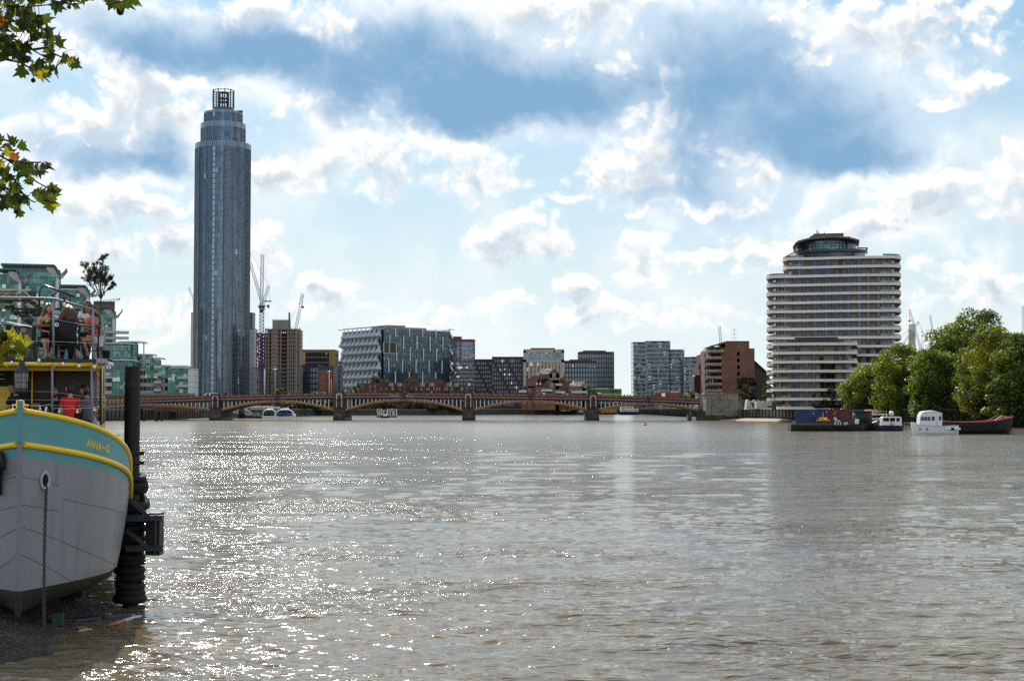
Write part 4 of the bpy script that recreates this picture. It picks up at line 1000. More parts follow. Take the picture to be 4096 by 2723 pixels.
# ---- diamond-sail glass cube
def cube_building():
    L=60.; th=R(35); C=at(1528,1560,1150); ztop_=PZ(1311,1150,1528)-GZ
    t=thing('glass_cube_building','broad glass cube building with rows of pointed silvery sails on its left side','building',(C.x,1150,GZ),th)
    h=ztop_
    eg=GLASS('embassy_glass',(.06,.105,.14),(.75,.75,1.7),.3,.1,.5,(.3,.36,.38),.03)
    MB().box(1.5,.3,0,L,L,h-1).build('glazing',eg,t)
    m=MB(); z=h-.5; k=0
    while z>0: m.box(1.2,-.05,z-.25,L,.25,z); z-=4.15
    x_=1.5
    while x_<L: m.box(x_-.05,.1,0,x_+.05,.28,h-1); x_+=1.5
    m.build('mullion',M('mullion_dark',(.03,.05,.055),.5),t)
    P=MB(); s=(265)
    def fx(u): return (u-1528)/265.*L
    for (xs,y0,y1) in (((968,1124,1277,1428),190,290),((903,1058,1211,1362,1512),275,352),((1058,1211,1362,1512),352,432),((1134,1286,1438),418,572),((980,),480,570),((892,1047,1201,1352,1503),555,710),((968,1124,1277,1428),695,850)):
        for xx in xs:
            u=1250+xx*.3391; P.box(fx(u)-.35,-.55,PZ(1250+y1*.3391,1165)-GZ,fx(u)+.35,.1,PZ(1250+y0*.3391,1165)-GZ)
    P.build('light_fin',M('fin_white',(.62,.68,.70),.4,.1),t)
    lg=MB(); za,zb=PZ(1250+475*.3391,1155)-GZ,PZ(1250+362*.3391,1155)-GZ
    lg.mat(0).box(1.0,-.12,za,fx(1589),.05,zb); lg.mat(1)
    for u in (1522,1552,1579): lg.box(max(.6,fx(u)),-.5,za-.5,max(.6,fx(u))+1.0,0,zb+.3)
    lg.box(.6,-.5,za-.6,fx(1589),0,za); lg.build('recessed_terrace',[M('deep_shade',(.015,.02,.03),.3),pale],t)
    # sails
    NC,NR=9,10; w=L/NC; hh=(h+1.)/NR
    def sail(n=8,k=9):
        m=MB(); m.smooth=True; vs=[]
        for j in range(k+1):
            tt=j/k
            a=w*.5*(.08+.90*tt**1.7); z=-hh*1.0*tt; dep=.5+3.1*tt**1.3
            for i in range(n+1):
                s_=-1+2*i/n; vs.append((s_*a,-(dep*(1-s_*s_)+.2),z))
        for j in range(1,4):
            tt=j/3; a=w*.5*(.98-.8*tt); z=-hh*(1+.28*tt); dep=3.6*(1-tt)+.2
            for i in range(n+1):
                s_=-1+2*i/n; vs.append((s_*a,-(dep*(1-s_*s_)+.2),z))
        fs=[(j*(n+1)+i,j*(n+1)+i+1,(j+1)*(n+1)+i+1,(j+1)*(n+1)+i) for j in range(k+3) for i in range(n)]
        m.add(vs,fs); m.smooth=False
        m.mat(1).box(-w*.52,-.5,-hh-.12,w*.52,.6,-hh+.06)
        return m.mesh('sail',[M('silver_sail',(.40,.44,.49),.45,.12,.5,metal=.15),dsteel])
    sm=sail()
    for r in range(NR):
        for c in range(NC):
            off=.5 if r%2 else 0.
            y=w*(c+.5+off); 
            if y>L+.1: continue
            inst('sail',sm,t,(-1.2,y-1.5,h+.2-hh*r),-pi/2)
    for r in range(NR): inst('sail',sm,t,(L+1.2,w*(.5+.5*(r%2)),h+.2-hh*r),pi/2)
    m=MB(); 
    for y in (-2.2,L*.5,L): m.bar((-4.,y,h+.6),(-1,y,h+.8),.5)
    for i in range(NC*2): m.bar((-4.3,i*w/2-1.5,h+.3),(0,i*w/2-1.5+.3,h+1.4),.22)
    m.bar((-4.3,-1.5,h+.4),(-4.3,L,h+.4),.3); m.bar((-.2,-1.5,h+1.4),(-.2,L,h+1.4),.3)
    m.bar((L-2,0,h+.6),(L+4,0,h+.6),.3); m.bar((L+4,0,h+.6),(L+4,L*.3,h+.6),.3)
    m.build('roof_frame',dsteel,t)
    MB().box(-.6,1,0,0,L,h-1).build('glazing',M('sail_back_glass',(.05,.08,.12),.15,metal=.5),t)
    m=MB().box(8,10,h-1,26,30,h+2.6).box(28,12,h-1,46,30,h+1.6); m.box(9,8,h+2.6,25,9,h+2.8); m.build('roof_plant_room',M('plant_grey',(.30,.29,.27),.7),t)
cube_building()
# ---- low terraced brick flats in front of the cube
def brick_terrace():
    Y=985.; br=BRICK('plum_brick',(.13,.05,.045)); t,W,h,X,Z=bld('brick_terrace_flats','low plum brick terrace flats with roof gardens in front of the glass cube building',1436,1864,1532,Y,20)
    m=MB().box(0,0,0,X(1530),18,h); u=1530; 
    while u<1862: w=ru(9,15); d_=ru(-2.5,0); m.box(X(u),d_,0,X(u)+w*Y/6200,16,Z(1531+ru(-1,4)+(4 if u>1780 else 0))); u+=w
    m.box(X(1484),4,h,X(1514),12,Z(1508)).box(X(1500),4,h,X(1542),11,Z(1516)).box(X(1612),4,h,X(1668),12,Z(1517)).box(X(1626),5,h,X(1656),11,Z(1508)).box(X(1702),4,h,X(1770),12,Z(1520)).box(X(1728),5,h,X(1760),11,Z(1513))
    m.build('wall',br,t)
    sp=[(X(u_),-2.6,Z(v_),0,0) for u_ in (1566,1600,1690,1728,1798,1826) for v_ in (1546,)]+[(X(u_)+ru(-3,3),-2.62,Z(v_),0,1) for u_ in range(1540,1860,16) for v_ in (1562,1590,1606)]+[(X(u_),-.05,Z(v_),0,1) for u_ in (1450,1480,1500) for v_ in (1552,1572,1600)]
    windows(t,sp,lambda k:wmb(2.6,2.1,.15,bars=3) if k==0 else wmb(.6,1.9,.08),mats=[wglass,lsteel,br])
    g=MB(); gm=leafmat('roof_garden_leaf',(.09,.13,.03))
    for (u,v,n,w) in ((1500,1512,140,14),(1545,1528,160,20),(1630,1531,60,6),(1647,1529,90,8),(1660,1531,60,6),(1712,1531,50,8),(1650,1560,160,10),(1790,1570,90,6),(1575,1580,60,6),(1500,1534,100,26)):
        for _ in range(n): a=ru(0,6.3); q=rnd()**.5; g.cbox((X(u)+cos(a)*q*w*.16,-2.4+ru(-.6,.6)+(3 if v<1545 else 0),Z(v)+ru(-1.4,1.4)),(.5,.05,.45),ru(0,3),ru(0,3),ru(0,3))
    g.build('roof_garden',gm,t)
# ---- foliage
def leafmat(name,col,trans=.5,hue=.35,sc=.35,yellow=(.26,.24,.03)):
    if name in MATS: return MATS[name]
    m,nt=newmat(name); c=nt.coord(); n=nt.noise(c,sc,3,.6); w=nt.white(nt.v('FLOOR',nt.v('SCALE',c,scale=1.7)))
    base=nt.mix(nt.ss(n,.42,.68,0,.75),col,yellow); f=nt.ss(w,0,1,1-hue,1+hue,'LINEAR'); base=nt.v('MULTIPLY',base,nt.comb(f,f,f))
    d=nt.add('ShaderNodeBsdfPrincipled'); nt.set(d.inputs['Base Color'],base); nt.set(d.inputs['Roughness'],.45); nt.set(d.inputs['Specular IOR Level'],.35)
    tr=nt.add('ShaderNodeBsdfTranslucent'); nt.set(tr.inputs[0],nt.v('MULTIPLY',base,(1.5,1.6,.7)))
    mx=nt.add('ShaderNodeMixShader'); nt.set(mx.inputs[0],trans); nt.l.new(d.outputs[0],mx.inputs[1]); nt.l.new(tr.outputs[0],mx.inputs[2])
    o=nt.add('ShaderNodeOutputMaterial'); nt.l.new(mx.outputs[0],o.inputs[0]); MATS[name]=m; return m
bark=M('bark',(.09,.075,.055),.9,.4,1.5,bump=.6)
def crown_mesh(rx,ry,z0,z1,clumps,leaves,ls,seed,rc=(1.3,2.5),bottom=.3):
    "leaf clumps spread through an uneven egg-shaped volume, numpy built"
    g=np.random.RandomState(seed); V=[]; zc=(z0+z1)/2; hz=(z1-z0)/2; cl=[]
    ph=g.rand(4)*6.28
    for i in range(clumps):
        a=g.rand()*6.283; el=g.uniform(-1,1); q=g.uniform(.35,1.)**.5
        lob=1+.20*sin(3*a+ph[0])+.15*sin(5*a+ph[1]+el*4)+.10*sin(9*el+ph[2])
        rr=(1-abs(el)**2.4)**.5*(1-.18*el)*q*lob
        c=np.array([rx*rr*cos(a),ry*rr*sin(a),zc+hz*el*.93]); r=g.uniform(*rc)*(1.0 if el<.5 else .8)
        cl.append((c,r))
        n=int(leaves*(r/rc[1])**2)
        d=g.normal(size=(n,3)); d/=np.linalg.norm(d,axis=1)[:,None]
        p=c+d*(r*(.55+.5*g.rand(n,1)))*np.array([1.1,1.1,.8])+g.normal(size=(n,3))*.12*r
        nn=d*.6+g.normal(size=(n,3))*.55+np.array([0,0,.25]); nn/=np.linalg.norm(nn,axis=1)[:,None]
        u=np.cross(nn,g.normal(size=(n,3))); u/=np.linalg.norm(u,axis=1)[:,None]; w=np.cross(nn,u)
        s=ls*g.uniform(.6,1.3,(n,1))
        quad=np.stack([p-u*s,p-w*s*.7+u*s*.1,p+u*s+nn*s*.25,p+w*s*.7],1); V.append(quad.reshape(-1,3))
    co=np.vstack(V).astype(np.float32); n=len(co)
    me=bpy.data.meshes.new('crown'); me.vertices.add(n); me.vertices.foreach_set('co',co.ravel()); me.loops.add(n); me.loops.foreach_set('vertex_index',np.arange(n,dtype=np.int32))
    me.polygons.add(n//4); me.polygons.foreach_set('loop_start',np.arange(0,n,4)); me.polygons.foreach_set('loop_total',np.full(n//4,4)); me.update(); me.validate()
    return me,cl
def tree(label,u,vtop,Y,ru_,mat,seed,vbot=1690,zg=4.6,clumps=60,leaves=170,ls=.32,name='tree',ry=None,rc=None,group=None,z0=None):
    x=PX(u,Y); rx=ru_*Y/6200.; zt=PZ(vtop,Y,u)-zg; zb=max(-3.6 if vbot>=1690 else .4,PZ(vbot,Y,u)-zg) if z0 is None else z0
    t=thing(name,label,'tree',(x,Y,zg),0,group)
    me,cl=crown_mesh(rx,ry or rx,zb,zt,clumps,leaves,ls,seed,rc or (rx*.17,rx*.32)); me.materials.append(mat); inst('crown',me,t)
    m=MB(); r=max(.12,zt*.022); top=zb+(zt-zb)*.55
    m.tube([(0,0,-.3),(0,0,.5),(rx*.03,0,top*.4),(0,rx*.03,top)],[r*1.5,r*1.15,r,r*.4],9)
    g=random.Random(seed)
    for c,rr in g.sample(cl,min(len(cl),12)):
        z=g.uniform(.25,.8)*top; m.tube([(0,0,z),(c[0]*.4,c[1]*.4,z+(c[2]-z)*.55),(c[0],c[1],c[2])],[r*.5,r*.3,r*.08],5)
    m.build('trunk',bark,t); return t
brick_terrace()
gA=leafmat('plane_leaf_olive',(.09,.125,.017),.48,.5,.16,(.26,.24,.02)); gB=leafmat('plane_leaf_green',(.07,.11,.018),.48,.5,.16,(.20,.215,.022)); gC=leafmat('plane_leaf_gold',(.10,.125,.017),.48,.5,.14,(.31,.26,.02)); gD=leafmat('far_leaf',(.05,.075,.02),.35,.4,.3,(.13,.14,.03)); gE=leafmat('dark_leaf',(.02,.03,.01),.3,.4,.3,(.05,.045,.012))
big=[('large olive green riverside plane tree nearest the white banded tower',3478,1462,489,104,gA,1),
('rounded plane tree in front of the white chimney',3606,1376,458,112,gA,2),
('green plane tree between the white chimney and the tallest tree',3742,1392,431,104,gB,3),
('broad dark plane tree rising behind the white cabin boat',3822,1300,444,140,gB,4),
('tallest plane tree crowning the right bank',3905,1226,446,128,gB,5),
('golden olive plane tree above the bow of the red barge',3985,1308,406,124,gC,6),
('bright green plane tree at the right edge of the photo',4085,1330,393,100,gB,7)]
for (l,u,v,Y,r,mt,s) in big: tree(l,u,v,Y,r,mt,s,group='plane trees on the right bank',clumps=190,leaves=230,ls=.32)
tree('plane tree behind the bright green one at the right edge of the photo',4170,1310,455,120,gA,8,group='plane trees on the right bank',clumps=80,leaves=200,ls=.34)
for (l,u,v,Y,r,mt,s_) in (('shaded plane tree filling the gap behind the olive and chimney trees',3545,1430,497,104,gB,41),('shaded plane tree filling the gap left of the broad dark one',3680,1400,460,110,gB,42),('shaded low plane tree behind the stern of the red barge',3860,1400,428,110,gB,43)): tree(l,u,v,Y,r,mt,s_,group='plane trees on the right bank',clumps=150,leaves=200,ls=.34)
tree('low bright green plane tree under the golden one behind the red barge',4030,1500,392,76,gB,18,group='plane trees on the right bank',clumps=60,leaves=200,ls=.28,vbot=1700)
tree('dark leafy tree standing against the brown brick flats',2990,1502,628,38,gE,9,vbot=1600,clumps=45,leaves=130,ls=.32)
tree('bright green tree between the sloping roofed flats and the white banded tower',3072,1537,612,22,gB,10,vbot=1600,clumps=30,leaves=120,ls=.3)
tree('sparse young tree in front of the white banded tower',3326,1545,508,36,gE,11,vbot=1612,clumps=26,leaves=60,ls=.22)
tree('second sparse tree half hidden by the olive plane trees',3410,1560,506,26,gE,12,vbot=1612,clumps=16,leaves=60,ls=.22)
tree('green tree beyond the bridge beside the stepped flats',2772,1556,720,26,gB,13,vbot=1600,clumps=30,leaves=120,ls=.35)
tree('small dark tree beyond the red bus',2722,1573,730,20,gD,14,vbot=1600,clumps=18,leaves=90,ls=.35)
tree('round green tree showing over the bridge in front of the unfinished building',1118,1553,800,22,gB,15,vbot=1630,clumps=34,leaves=120,ls=.4,zg=3.3)
for i,(u,v,r,lb) in enumerate(((1068,1568,20,'left of'),(1165,1570,22,'right of'))): tree('low tree %s the round green one behind the bridge'%lb,u,v,805,r,gD,16+i,vbot=1632,clumps=24,leaves=100,ls=.4,zg=3.3)
for i,(u,v,r) in enumerate(((1385,1552,20),(1412,1540,24),(1436,1530,20))): tree(['lowest','middle','highest'][i]+' of the three bushy trees left of the plum brick terrace flats',u,v,960,r,gB,20+i,vbot=1636,clumps=34,leaves=110,ls=.5,zg=3.6,group='bushy trees left of the brick terrace')
for i,(u,v,r) in enumerate(((1205,1596,22),(1260,1600,26),(1318,1602,24))): tree(['leftmost','middle','rightmost'][i]+' of the bank trees seen under the second arch',u,v,900,r,gD,30+i,vbot=1636,clumps=24,leaves=90,ls=.5,zg=3.6,group='bank trees seen under the second arch')
m=MB()
for _ in range(4200): u=ru(1452,1880); q=at(u,1637-abs(random.gauss(0,1))*13*(.6+.5*sin(u*.05)),966+ru(0,6)); m.cbox(q,(.75,.06,.7),ru(0,3),ru(0,3),ru(0,3))
tag(m.build('ivy_bank',gE),'dark ivy and shrubs along the river wall under the middle arch','shrubs',kind='stuff')
m=MB()
for _ in range(9000):
    u=ru(3480,4110); k=rnd(); Yw=lerp_tab([(3180,560),(3420,500),(3700,430),(4096,388),(4400,340)],u); q=at(u,1690,Yw-1.6+ru(-1,1.6)); m.cbox((q.x,q.y,.9+6.2*k*(.75+.25*sin(u*.031))),(.6,.05,.55),ru(0,3),ru(0,3),ru(0,3))
tag(m.build('wall_ivy',gE),'dark undergrowth and ivy hanging over the river wall under the plane trees','undergrowth',kind='stuff')
m=MB()
for _ in range(1500): u=ru(3255,3420); q=at(u,1630-abs(random.gauss(0,1))*6,505+ru(0,2)); m.cbox(q,(.4,.04,.4),ru(0,3),ru(0,3),ru(0,3))
tag(m.build('hedge',gE),'low dark hedge at the foot of the white banded tower','hedge',kind='stuff')
# ---- white banded curved tower
def banded():
    band=M('band_white',(.74,.67,.60),.75,.07,.15,streak=.06); taupe=M('taupe_panel',(.20,.165,.135),.7,.10,.3)
    wg=GLASS('tower_window',(.05,.09,.15),(2.2,2.2,3.),.55,.06,.55,(.42,.52,.50),.16); rail=M('rail_glass',(.13,.15,.15),.1,.1,1,metal=.4); dkg=GLASS('dark_tower_window',(.02,.03,.035),(2,2,3),.5,.06,.5)
    soff=M('soffit_dark',(.06,.055,.05),.8)
    def outline(xa,xb,dep,ra,rb,amp,ph,inset=(0,0,0)):
        il,ir,f=inset; xa+=il; xb-=ir; P=[]
        n=40
        for i in range(n+1):
            s=i/n; x_=xa+(xb-xa)*s; e0=max(0,1-(x_-xa)/ra); e1=max(0,1-(xb-x_)/rb)
            y=f+amp*sin(s*7.3+ph)*(1-e0)*(1-e1)+ (1-(1-e0**2.2)**.5)*ra*.9*1.0+(1-(1-e1**2.2)**.5)*rb*.9
            P.append((x_,y))
        return P+[(xb,dep),(xa,dep)]
    t=thing('curved_apartment_tower','big rounded apartment tower wrapped in wavy white bands with brown panels between','apartment tower',(0,0,0))
    z_=0.
    def floors(Y,xl,xr,vs,vb,wins,ledge,name,n0=0,leftglass=True):
        for k,v in enumerate(vs):
            ua,ub=xl(k),xr(k); xa,xb=PX(ua,Y,v),PX(ub,Y,v); z=PZ(v,Y,ua)-z_; zn=(PZ(vs[k+1],Y,ua)-z_) if k+1<len(vs) else (PZ(vb,Y,ua)-z_)
            f=MB(); o=outline(xa,xb,Y+24,6,6,.7,k*.05+n0); o=[(a,b+(Y if i<41 else 0)) for i,(a,b) in enumerate(o)]
            f.mat(0).prism(o,z-.5,z+.42)
            o2=[(a+(.3 if a<(xa+xb)/2 else -.3),b+.35) for a,b in o]; f.mat(2).prism(o2,z-.62,z-.5)
            w=outline(xa,xb,Y+23,5,5,.7,k*.05+n0,(ledge[0],ledge[1],1.5)); w=[(a,b+(Y if i<41 else 0)) for i,(a,b) in enumerate(w)]
            f.mat(1).prism(w,zn+.5,z-.5)
            fo=f.build('storey',[band,taupe,soff],t)
            # windows follow the wall line
            H=z-zn-1.0
            def wy(x_):
                for i in range(40):
                    if w[i][0]<=x_<=w[i+1][0]: return w[i][1]+(w[i+1][1]-w[i][1])*(x_-w[i][0])/(w[i+1][0]-w[i][0]+1e-6)
                return None
            for (u,ww,kk) in wins(k):
                x_=PX(u,Y,v); y=wy(x_)
                if y is None: continue
                y2=wy(x_+.5) or y; a=math.atan2(y2-y,.5)
                wm=MB().mat(kk).cbox((0,0,H/2),(ww,.24,H-.08)).mat(2)
                for b_ in ([-ww/2,ww/2] if ww<1.9 else [-ww/2,0,ww/2]): wm.box(b_-.06,-.2,.02,b_+.06,.1,H-.02)
                inst('window',wm.mesh('window',[wg,dkg,soff]),fo,(x_,y-.02,zn+.5),a)
            # glazed ends and glass rails on the balcony ends
            if leftglass:
                for s0,s1 in ((0,5),(36,40)):
                    g=MB()
                    q=[(a,b-.06) for a,b in w[s0:s1+1]]
                    for (a,b),(c,d_) in zip(q,q[1:]): g.mat(0).add([(a,b,zn+.52),(c,d_,zn+.52),(c,d_,z-.52),(a,b,z-.52)],[(0,1,2,3)]); g.mat(1).box(a-.07,b-.1,zn+.5,a+.07,b+.05,z-.5)
                    g.build('end_glazing',[dkg,lsteel],fo)
            for s0,s1 in ((0,7),(34,40)):
                r_=MB()
                q=[(a+(.25 if a<(xa+xb)/2 else -.25),b+.2) for a,b in o[s0:s1+1]]
                for (a,b),(c,d_) in zip(q,q[1:]): r_.add([(a,b,z+.5),(c,d_,z+.5),(c,d_,z+1.15),(a,b,z+1.15),(a,b+.05,z+.5),(c,d_+.05,z+.5),(c,d_+.05,z+1.15),(a,b+.05,z+1.15)],[(0,1,2,3),(5,4,7,6),(3,2,6,7)])
                r_.build('glass_rail',rail,fo)
    Y=545.; vs=[1031.5+35.35*k for k in range(17)]
    def wins(k):
        b=[(3140,0.72,1),(3180,1.20,0),(3217,1.20,0),(3256,2.40,0),(3299,2.52,0),(3340,2.40,0),(3386,2.64,0),(3434,1.32,0),(3469,1.20,0),(3508,1.20,0),(3546,1.02,0)]
        if k<2: b=[(3196,5.20,0),(3252,2.40,0),(3300,4.2 if k==0 else 7.,0),(3361,1.08,1),(3391,1.32,0),(3428,2.52,0),(3488,1.20,0),(3549,0.96,1)]
        if k==2: b=b[1:]
        return b
    floors(Y,lambda k:3130 if k<2 else 3065+min(2,k*.1),lambda k:3599+min(3,k*.2),vs,1636,wins,(2.4,2.3),'t')
    Yf=519.; vf=[1374,1409.5,1446,1483,1520,1558,1595,1631]
    def winf(k):
        return [(3200,1.20,1)]+([(3257,1.38,1),(3320,1.26,1),(3349,1.38,1),(3410,1.32,1),(3440,0.96,1)] if k<2 else [(3248,2.52,0),(3290,1.32,0),(3319,1.26,1),(3355,1.44,1),(3385,3.30,1),(3440,0.90,1)])
    floors(Yf,lambda k:3150 if k<6 else 3170,lambda k:3494,vf,1640,winf,(1.9,2.0),'f',n0=1.5)
    z=lambda v,YY=Y:PZ(v,YY,3330)-z_
    P=lambda u,YY=Y:PX(u,YY,1000)
    MB().prism([(P(3241,Yf)+a,b+Yf+2) for a,b in [(0,1),(1,0),(P(3413,Yf)-P(3241,Yf)-1,0),(P(3413,Yf)-P(3241,Yf),1),(P(3413,Yf)-P(3241,Yf),9),(0,9)]],z(1369,Yf),z(1346,Yf)).build('roof_pavilion',M('black_pavilion',(.012,.013,.02),.3),t)
    m=MB(); n=20
    def oval(ua,ub,d0,d1,n=24):
        a,b=P(ua),P(ub); c=(a+b)/2; r=(b-a)/2; cy=Y+(d0+d1)/2; ry=(d1-d0)/2; return [(c+r*abs(cos(2*pi*i/n))**.7*(1 if cos(2*pi*i/n)>0 else -1),cy+ry*sin(2*pi*i/n)) for i in range(n)]
    m.mat(0).prism(oval(3190,3460,4,20),z(1029),z(1003)); m.mat(1).prism(oval(3404,3462,3.4,12),z(1029),z(1010)); m.mat(2).prism(oval(3180,3470,2,22),z(1003),z(992)); m.build('penthouse_storey',[dkg,rail,dsteel],t)
    m=MB(); m.mat(0).prism(oval(3190,3425,5,20),z(990),z(957)); m.mat(1)
    for i in range(13): u=3228+i*16.2; m.cbox((P(u),Y+5.2,z(973)),(.14,.3,z(957)-z(990)))
    for v in (968,979): m.box(P(3226),Y+4.9,z(v),P(3424),Y+5.2,z(v)+.15)
    m.build('penthouse_glazing',[GLASS('penthouse_glass',(.07,.12,.13),(2,2,1.4),.5,.08,.5,(.5,.5,.35),.1),dsteel],t)
    m=MB(); pts=[(P(3173),z(982))]+[(P(u),z(v)) for u,v in ((3182,968),(3196,957),(3215,953),(3230,949),(3280,944),(3330,942),(3390,946),(3420,954),(3436,960))]
    m.slab(pts+[(a,b-.45) for a,b in pts[::-1]],Y+1.5,Y+22); m.build('curved_roof',M('roof_bronze',(.16,.14,.12),.5),t)
    m=MB().box(P(3257),Y+6,z(946),P(3374),Y+18,z(928)).box(P(3255),Y+5.8,z(928),P(3375),Y+18.2,z(926)); pts=[(P(3232),z(950)),(P(3238),z(940)),(P(3248),z(933)),(P(3257),z(930)),(P(3257),z(950))]; m.slab(pts,Y+6,Y+16); m.build('plant_room',M('plant_dark',(.12,.12,.11),.6),t)
    m=MB(); 
    for u,v in ((3268,905),(3272,912),(3276,915),(3298,915),(3297,920)): m.bar((P(u),Y+9,z(928)),(P(u),Y+9,z(v)),.22)
    for u in range(3380,3404,6): m.bar((P(u),Y+6,z(950)),(P(u),Y+6,z(941)),.12)
    m.bar((P(3378),Y+6,z(941)),(P(3404),Y+6,z(941)),.12); m.build('roof_mast',dsteel,t)
    m=MB()
    for k in range(7): a=k/6; m.bar((P(3147+a*52),Y+2,z(1019-a*28)),(P(3160+a*52),Y+9,z(1017-a*28)),.35,.2)
    m.bar((P(3147),Y+2,z(1019)),(P(3210),Y+2,z(988)),.3); m.bar((P(3455),Y+3,z(1005)),(P(3468),Y+3,z(992)),.5); m.bar((P(3425),Y+3,z(990)),(P(3468),Y+3,z(992)),.4); m.build('roof_canopy',dsteel,t)
    m=MB(); m.mat(0)
    for u in (3098,3146,3163): m.box(P(u,540),540,z(1640,540),P(u,540)+1.4,541.2,z(1603,540))
    m.mat(1).box(P(3116,542),542,z(1636,542),P(3142,542),542.4,z(1608,542)); m.mat(2).box(P(3090,548),550,z(1640),P(3180,548),551,z(1600)); m.build('entrance',[M('pillar_brown',(.09,.075,.065),.7),M('red_door',(.20,.025,.02),.6),soff],t)
    th=R(-11.7); px_,py_=PX(3330,545),545.
    t.rotation_euler[2]=th; t.location[0]=px_-(cos(th)*px_-sin(th)*py_); t.location[1]=py_-(sin(th)*px_+cos(th)*py_)
banded()
t=thing('ramp_wall','smooth white curved ramp wall and stair beside the abutment','wall',(0,0,0)); Y=590.
P=lambda u:PX(u,Y,1620)
MB().box(P(3026),Y,4.5,P(3094),Y+5,PZ(1605,Y)).slab([(P(2984),PZ(1638,Y)),(P(2990),PZ(1597,Y)),(P(2996),PZ(1597,Y)),(P(3014),PZ(1636,Y))],Y,Y+5).build('wall',conc,t)
MB().box(P(3070),Y-.06,PZ(1635,Y),P(3092),Y+.1,PZ(1623,Y)).build('opening',dsteel,t)
# ---- gabled brick wharf flats
def gabled():
    Y=1010.; br=BRICK('brown_red_brick',(.20,.095,.06)); rf=M('brown_tile',(.13,.085,.07),.8,.2,.5); t=thing('gabled_wharf_flats','brown brick wharf flats with steep gables in front of the pale stone tower','building',(PX(2082,Y),Y,GZ))
    X=lambda u:PX(u,Y)-PX(2082,Y); Z=lambda v:PZ(v,Y)-GZ
    w=MB(); r=MB()
    def gab(cu,vr,ve,hu,lu,dy=0):
        "gable front centred at cu, ridge at vr, eaves at ve, half width hu px; roof runs left by lu px and back"
        a,b,c=X(cu-hu),X(cu+hu),X(cu); L=X(lu)-X(0); y0=dy; y1=dy+14
        vs=[(a,y0,0),(b,y0,0),(b,y0,Z(ve)),(c,y0,Z(vr)),(a,y0,Z(ve))]; vs+=[(x_-L,y+y1-y0,z) for x_,y,z in vs]
        w.add(vs,[(0,1,2,3,4),(9,8,7,6,5),(0,4,9,5),(1,6,7,2)])
        d=.35; r.add([(a-.5,y0-.3,Z(ve)-.2),(c,y0-.3,Z(vr)+d),(c-L,y1,Z(vr)+d),(a-L-.5,y1,Z(ve)-.2),(a-.5,y0-.3,Z(ve)-.7),(c,y0-.3,Z(vr)-.2),(c-L,y1,Z(vr)-.2),(a-L-.5,y1,Z(ve)-.7)],[(0,1,2,3),(7,6,5,4),(0,4,5,1)])
        r.add([(b+.5,y0-.3,Z(ve)-.2),(c,y0-.3,Z(vr)+d),(c-L,y1,Z(vr)+d),(b-L+.5,y1,Z(ve)-.2),(b+.5,y0-.3,Z(ve)-.7),(c,y0-.3,Z(vr)-.2)],[(0,3,2,1),(0,1,5,4)])
    gab(2217,1473,1494,20,46,6); w.box(X(2197),6,0,X(2240),20,Z(1494)).box(X(2150),8,0,X(2200),20,Z(1500)).box(X(2240),7,0,X(2262),20,Z(1510)).box(X(2262),7.5,0,X(2278),20,Z(1530))
    gab(2206,1523,1540,16,62,0); w.box(X(2140),.3,0,X(2192),10,Z(1545)).box(X(2112),3,0,X(2150),12,Z(1520)).box(X(2088),4,0,X(2125),12,Z(1548))
    r.slab([(X(2110),Z(1518)),(X(2132),Z(1503)),(X(2200),Z(1500)),(X(2200),Z(1512)),(X(2110),Z(1520))],2.5,12); r.slab([(X(2084),Z(1550)),(X(2098),Z(1543)),(X(2140),Z(1545)),(X(2140),Z(1551))],3,12)
    gab(2343,1527,1545,16,52,0); w.box(X(2275),.3,0,X(2330),10,Z(1548)).box(X(2330),0,0,X(2360),10,Z(1546))
    w.build('wall',br,t); r.build('roof',rf,t)
    for u,v in ((2163,1494),(2261,1497)): 
        q=MB(); q.cyl((X(u),4.5,Z(1530)),1.4,Z(v+8)-Z(1530),10); q.build('turret',br,t); MB().lathe((X(u),4.5,Z(v+8)),[(1.8,0),(.05,Z(v-1)-Z(v+8)+1)],10).build('turret_roof',rf,t)
    s=MB()
    for u,v in ((2189,1481),(2197,1481),(2148,1538),(2161,1538),(2294,1530),(2285,1541),(2293,1541),(2301,1543),(2317,1543)): s.cbox((X(u),-.2+5*(v<1500),Z(v)+.3),(1.1,1.5,.9),0,0,-.6)
    s.build('skylight',M('skylight_white',(.8,.8,.8),.2),t)
    sp=[(X(2217),5.9,Z(1510),0,1),(X(2207),-.08,Z(1550),0,1),(X(2342),-.08,Z(1552),0,1)]+[(X(2196+k*6),5.9,Z(1519),0,0) for k in range(8)]+[(X(u),y,Z(v),0,0) for v in (1566,1582,1600,1616) for u,y in ((2096,3.9),(2118,2.9),(2150,.2),(2168,.2),(2185,.2),(2207,-.1),(2225,5.9),(2236,5.9),(2286,.2),(2306,.2),(2322,.2),(2345,-.1))]
    windows(t,sp,lambda k:wmb(.9,1.3,.1) if k==0 else wmb(1.8,2.8,.15,bars=1),mats=[wglass,whitep,br])
    m=MB()
    for (a,b,v,y) in ((2075,2107,1567,2),(2164,2208,1563,-1.6),(2164,2208,1585,-1.6),(2220,2250,1540,4),(2220,2262,1570,4),(2286,2350,1570,-1.6)): m.mat(0).box(X(a),y,Z(v)-.25,X(b),y+1.8,Z(v)); m.mat(1).box(X(a),y,Z(v),X(b),y+.06,Z(v)+1.1)
    m.build('balcony',[whitep,M('balcony_glass')],t)
    t2,W,h,X2,Z2=bld('low_brick_block','low dull brick block seen under the fourth arch',2340,2560,1610,1130,10); MB().box(0,0,0,W,10,h).build('wall',BRICK('dull_brick',(.09,.06,.05)),t2); MB().box(-.3,-.3,h,W+.3,10.3,h+.4).build('coping',conc,t2)
gabled()
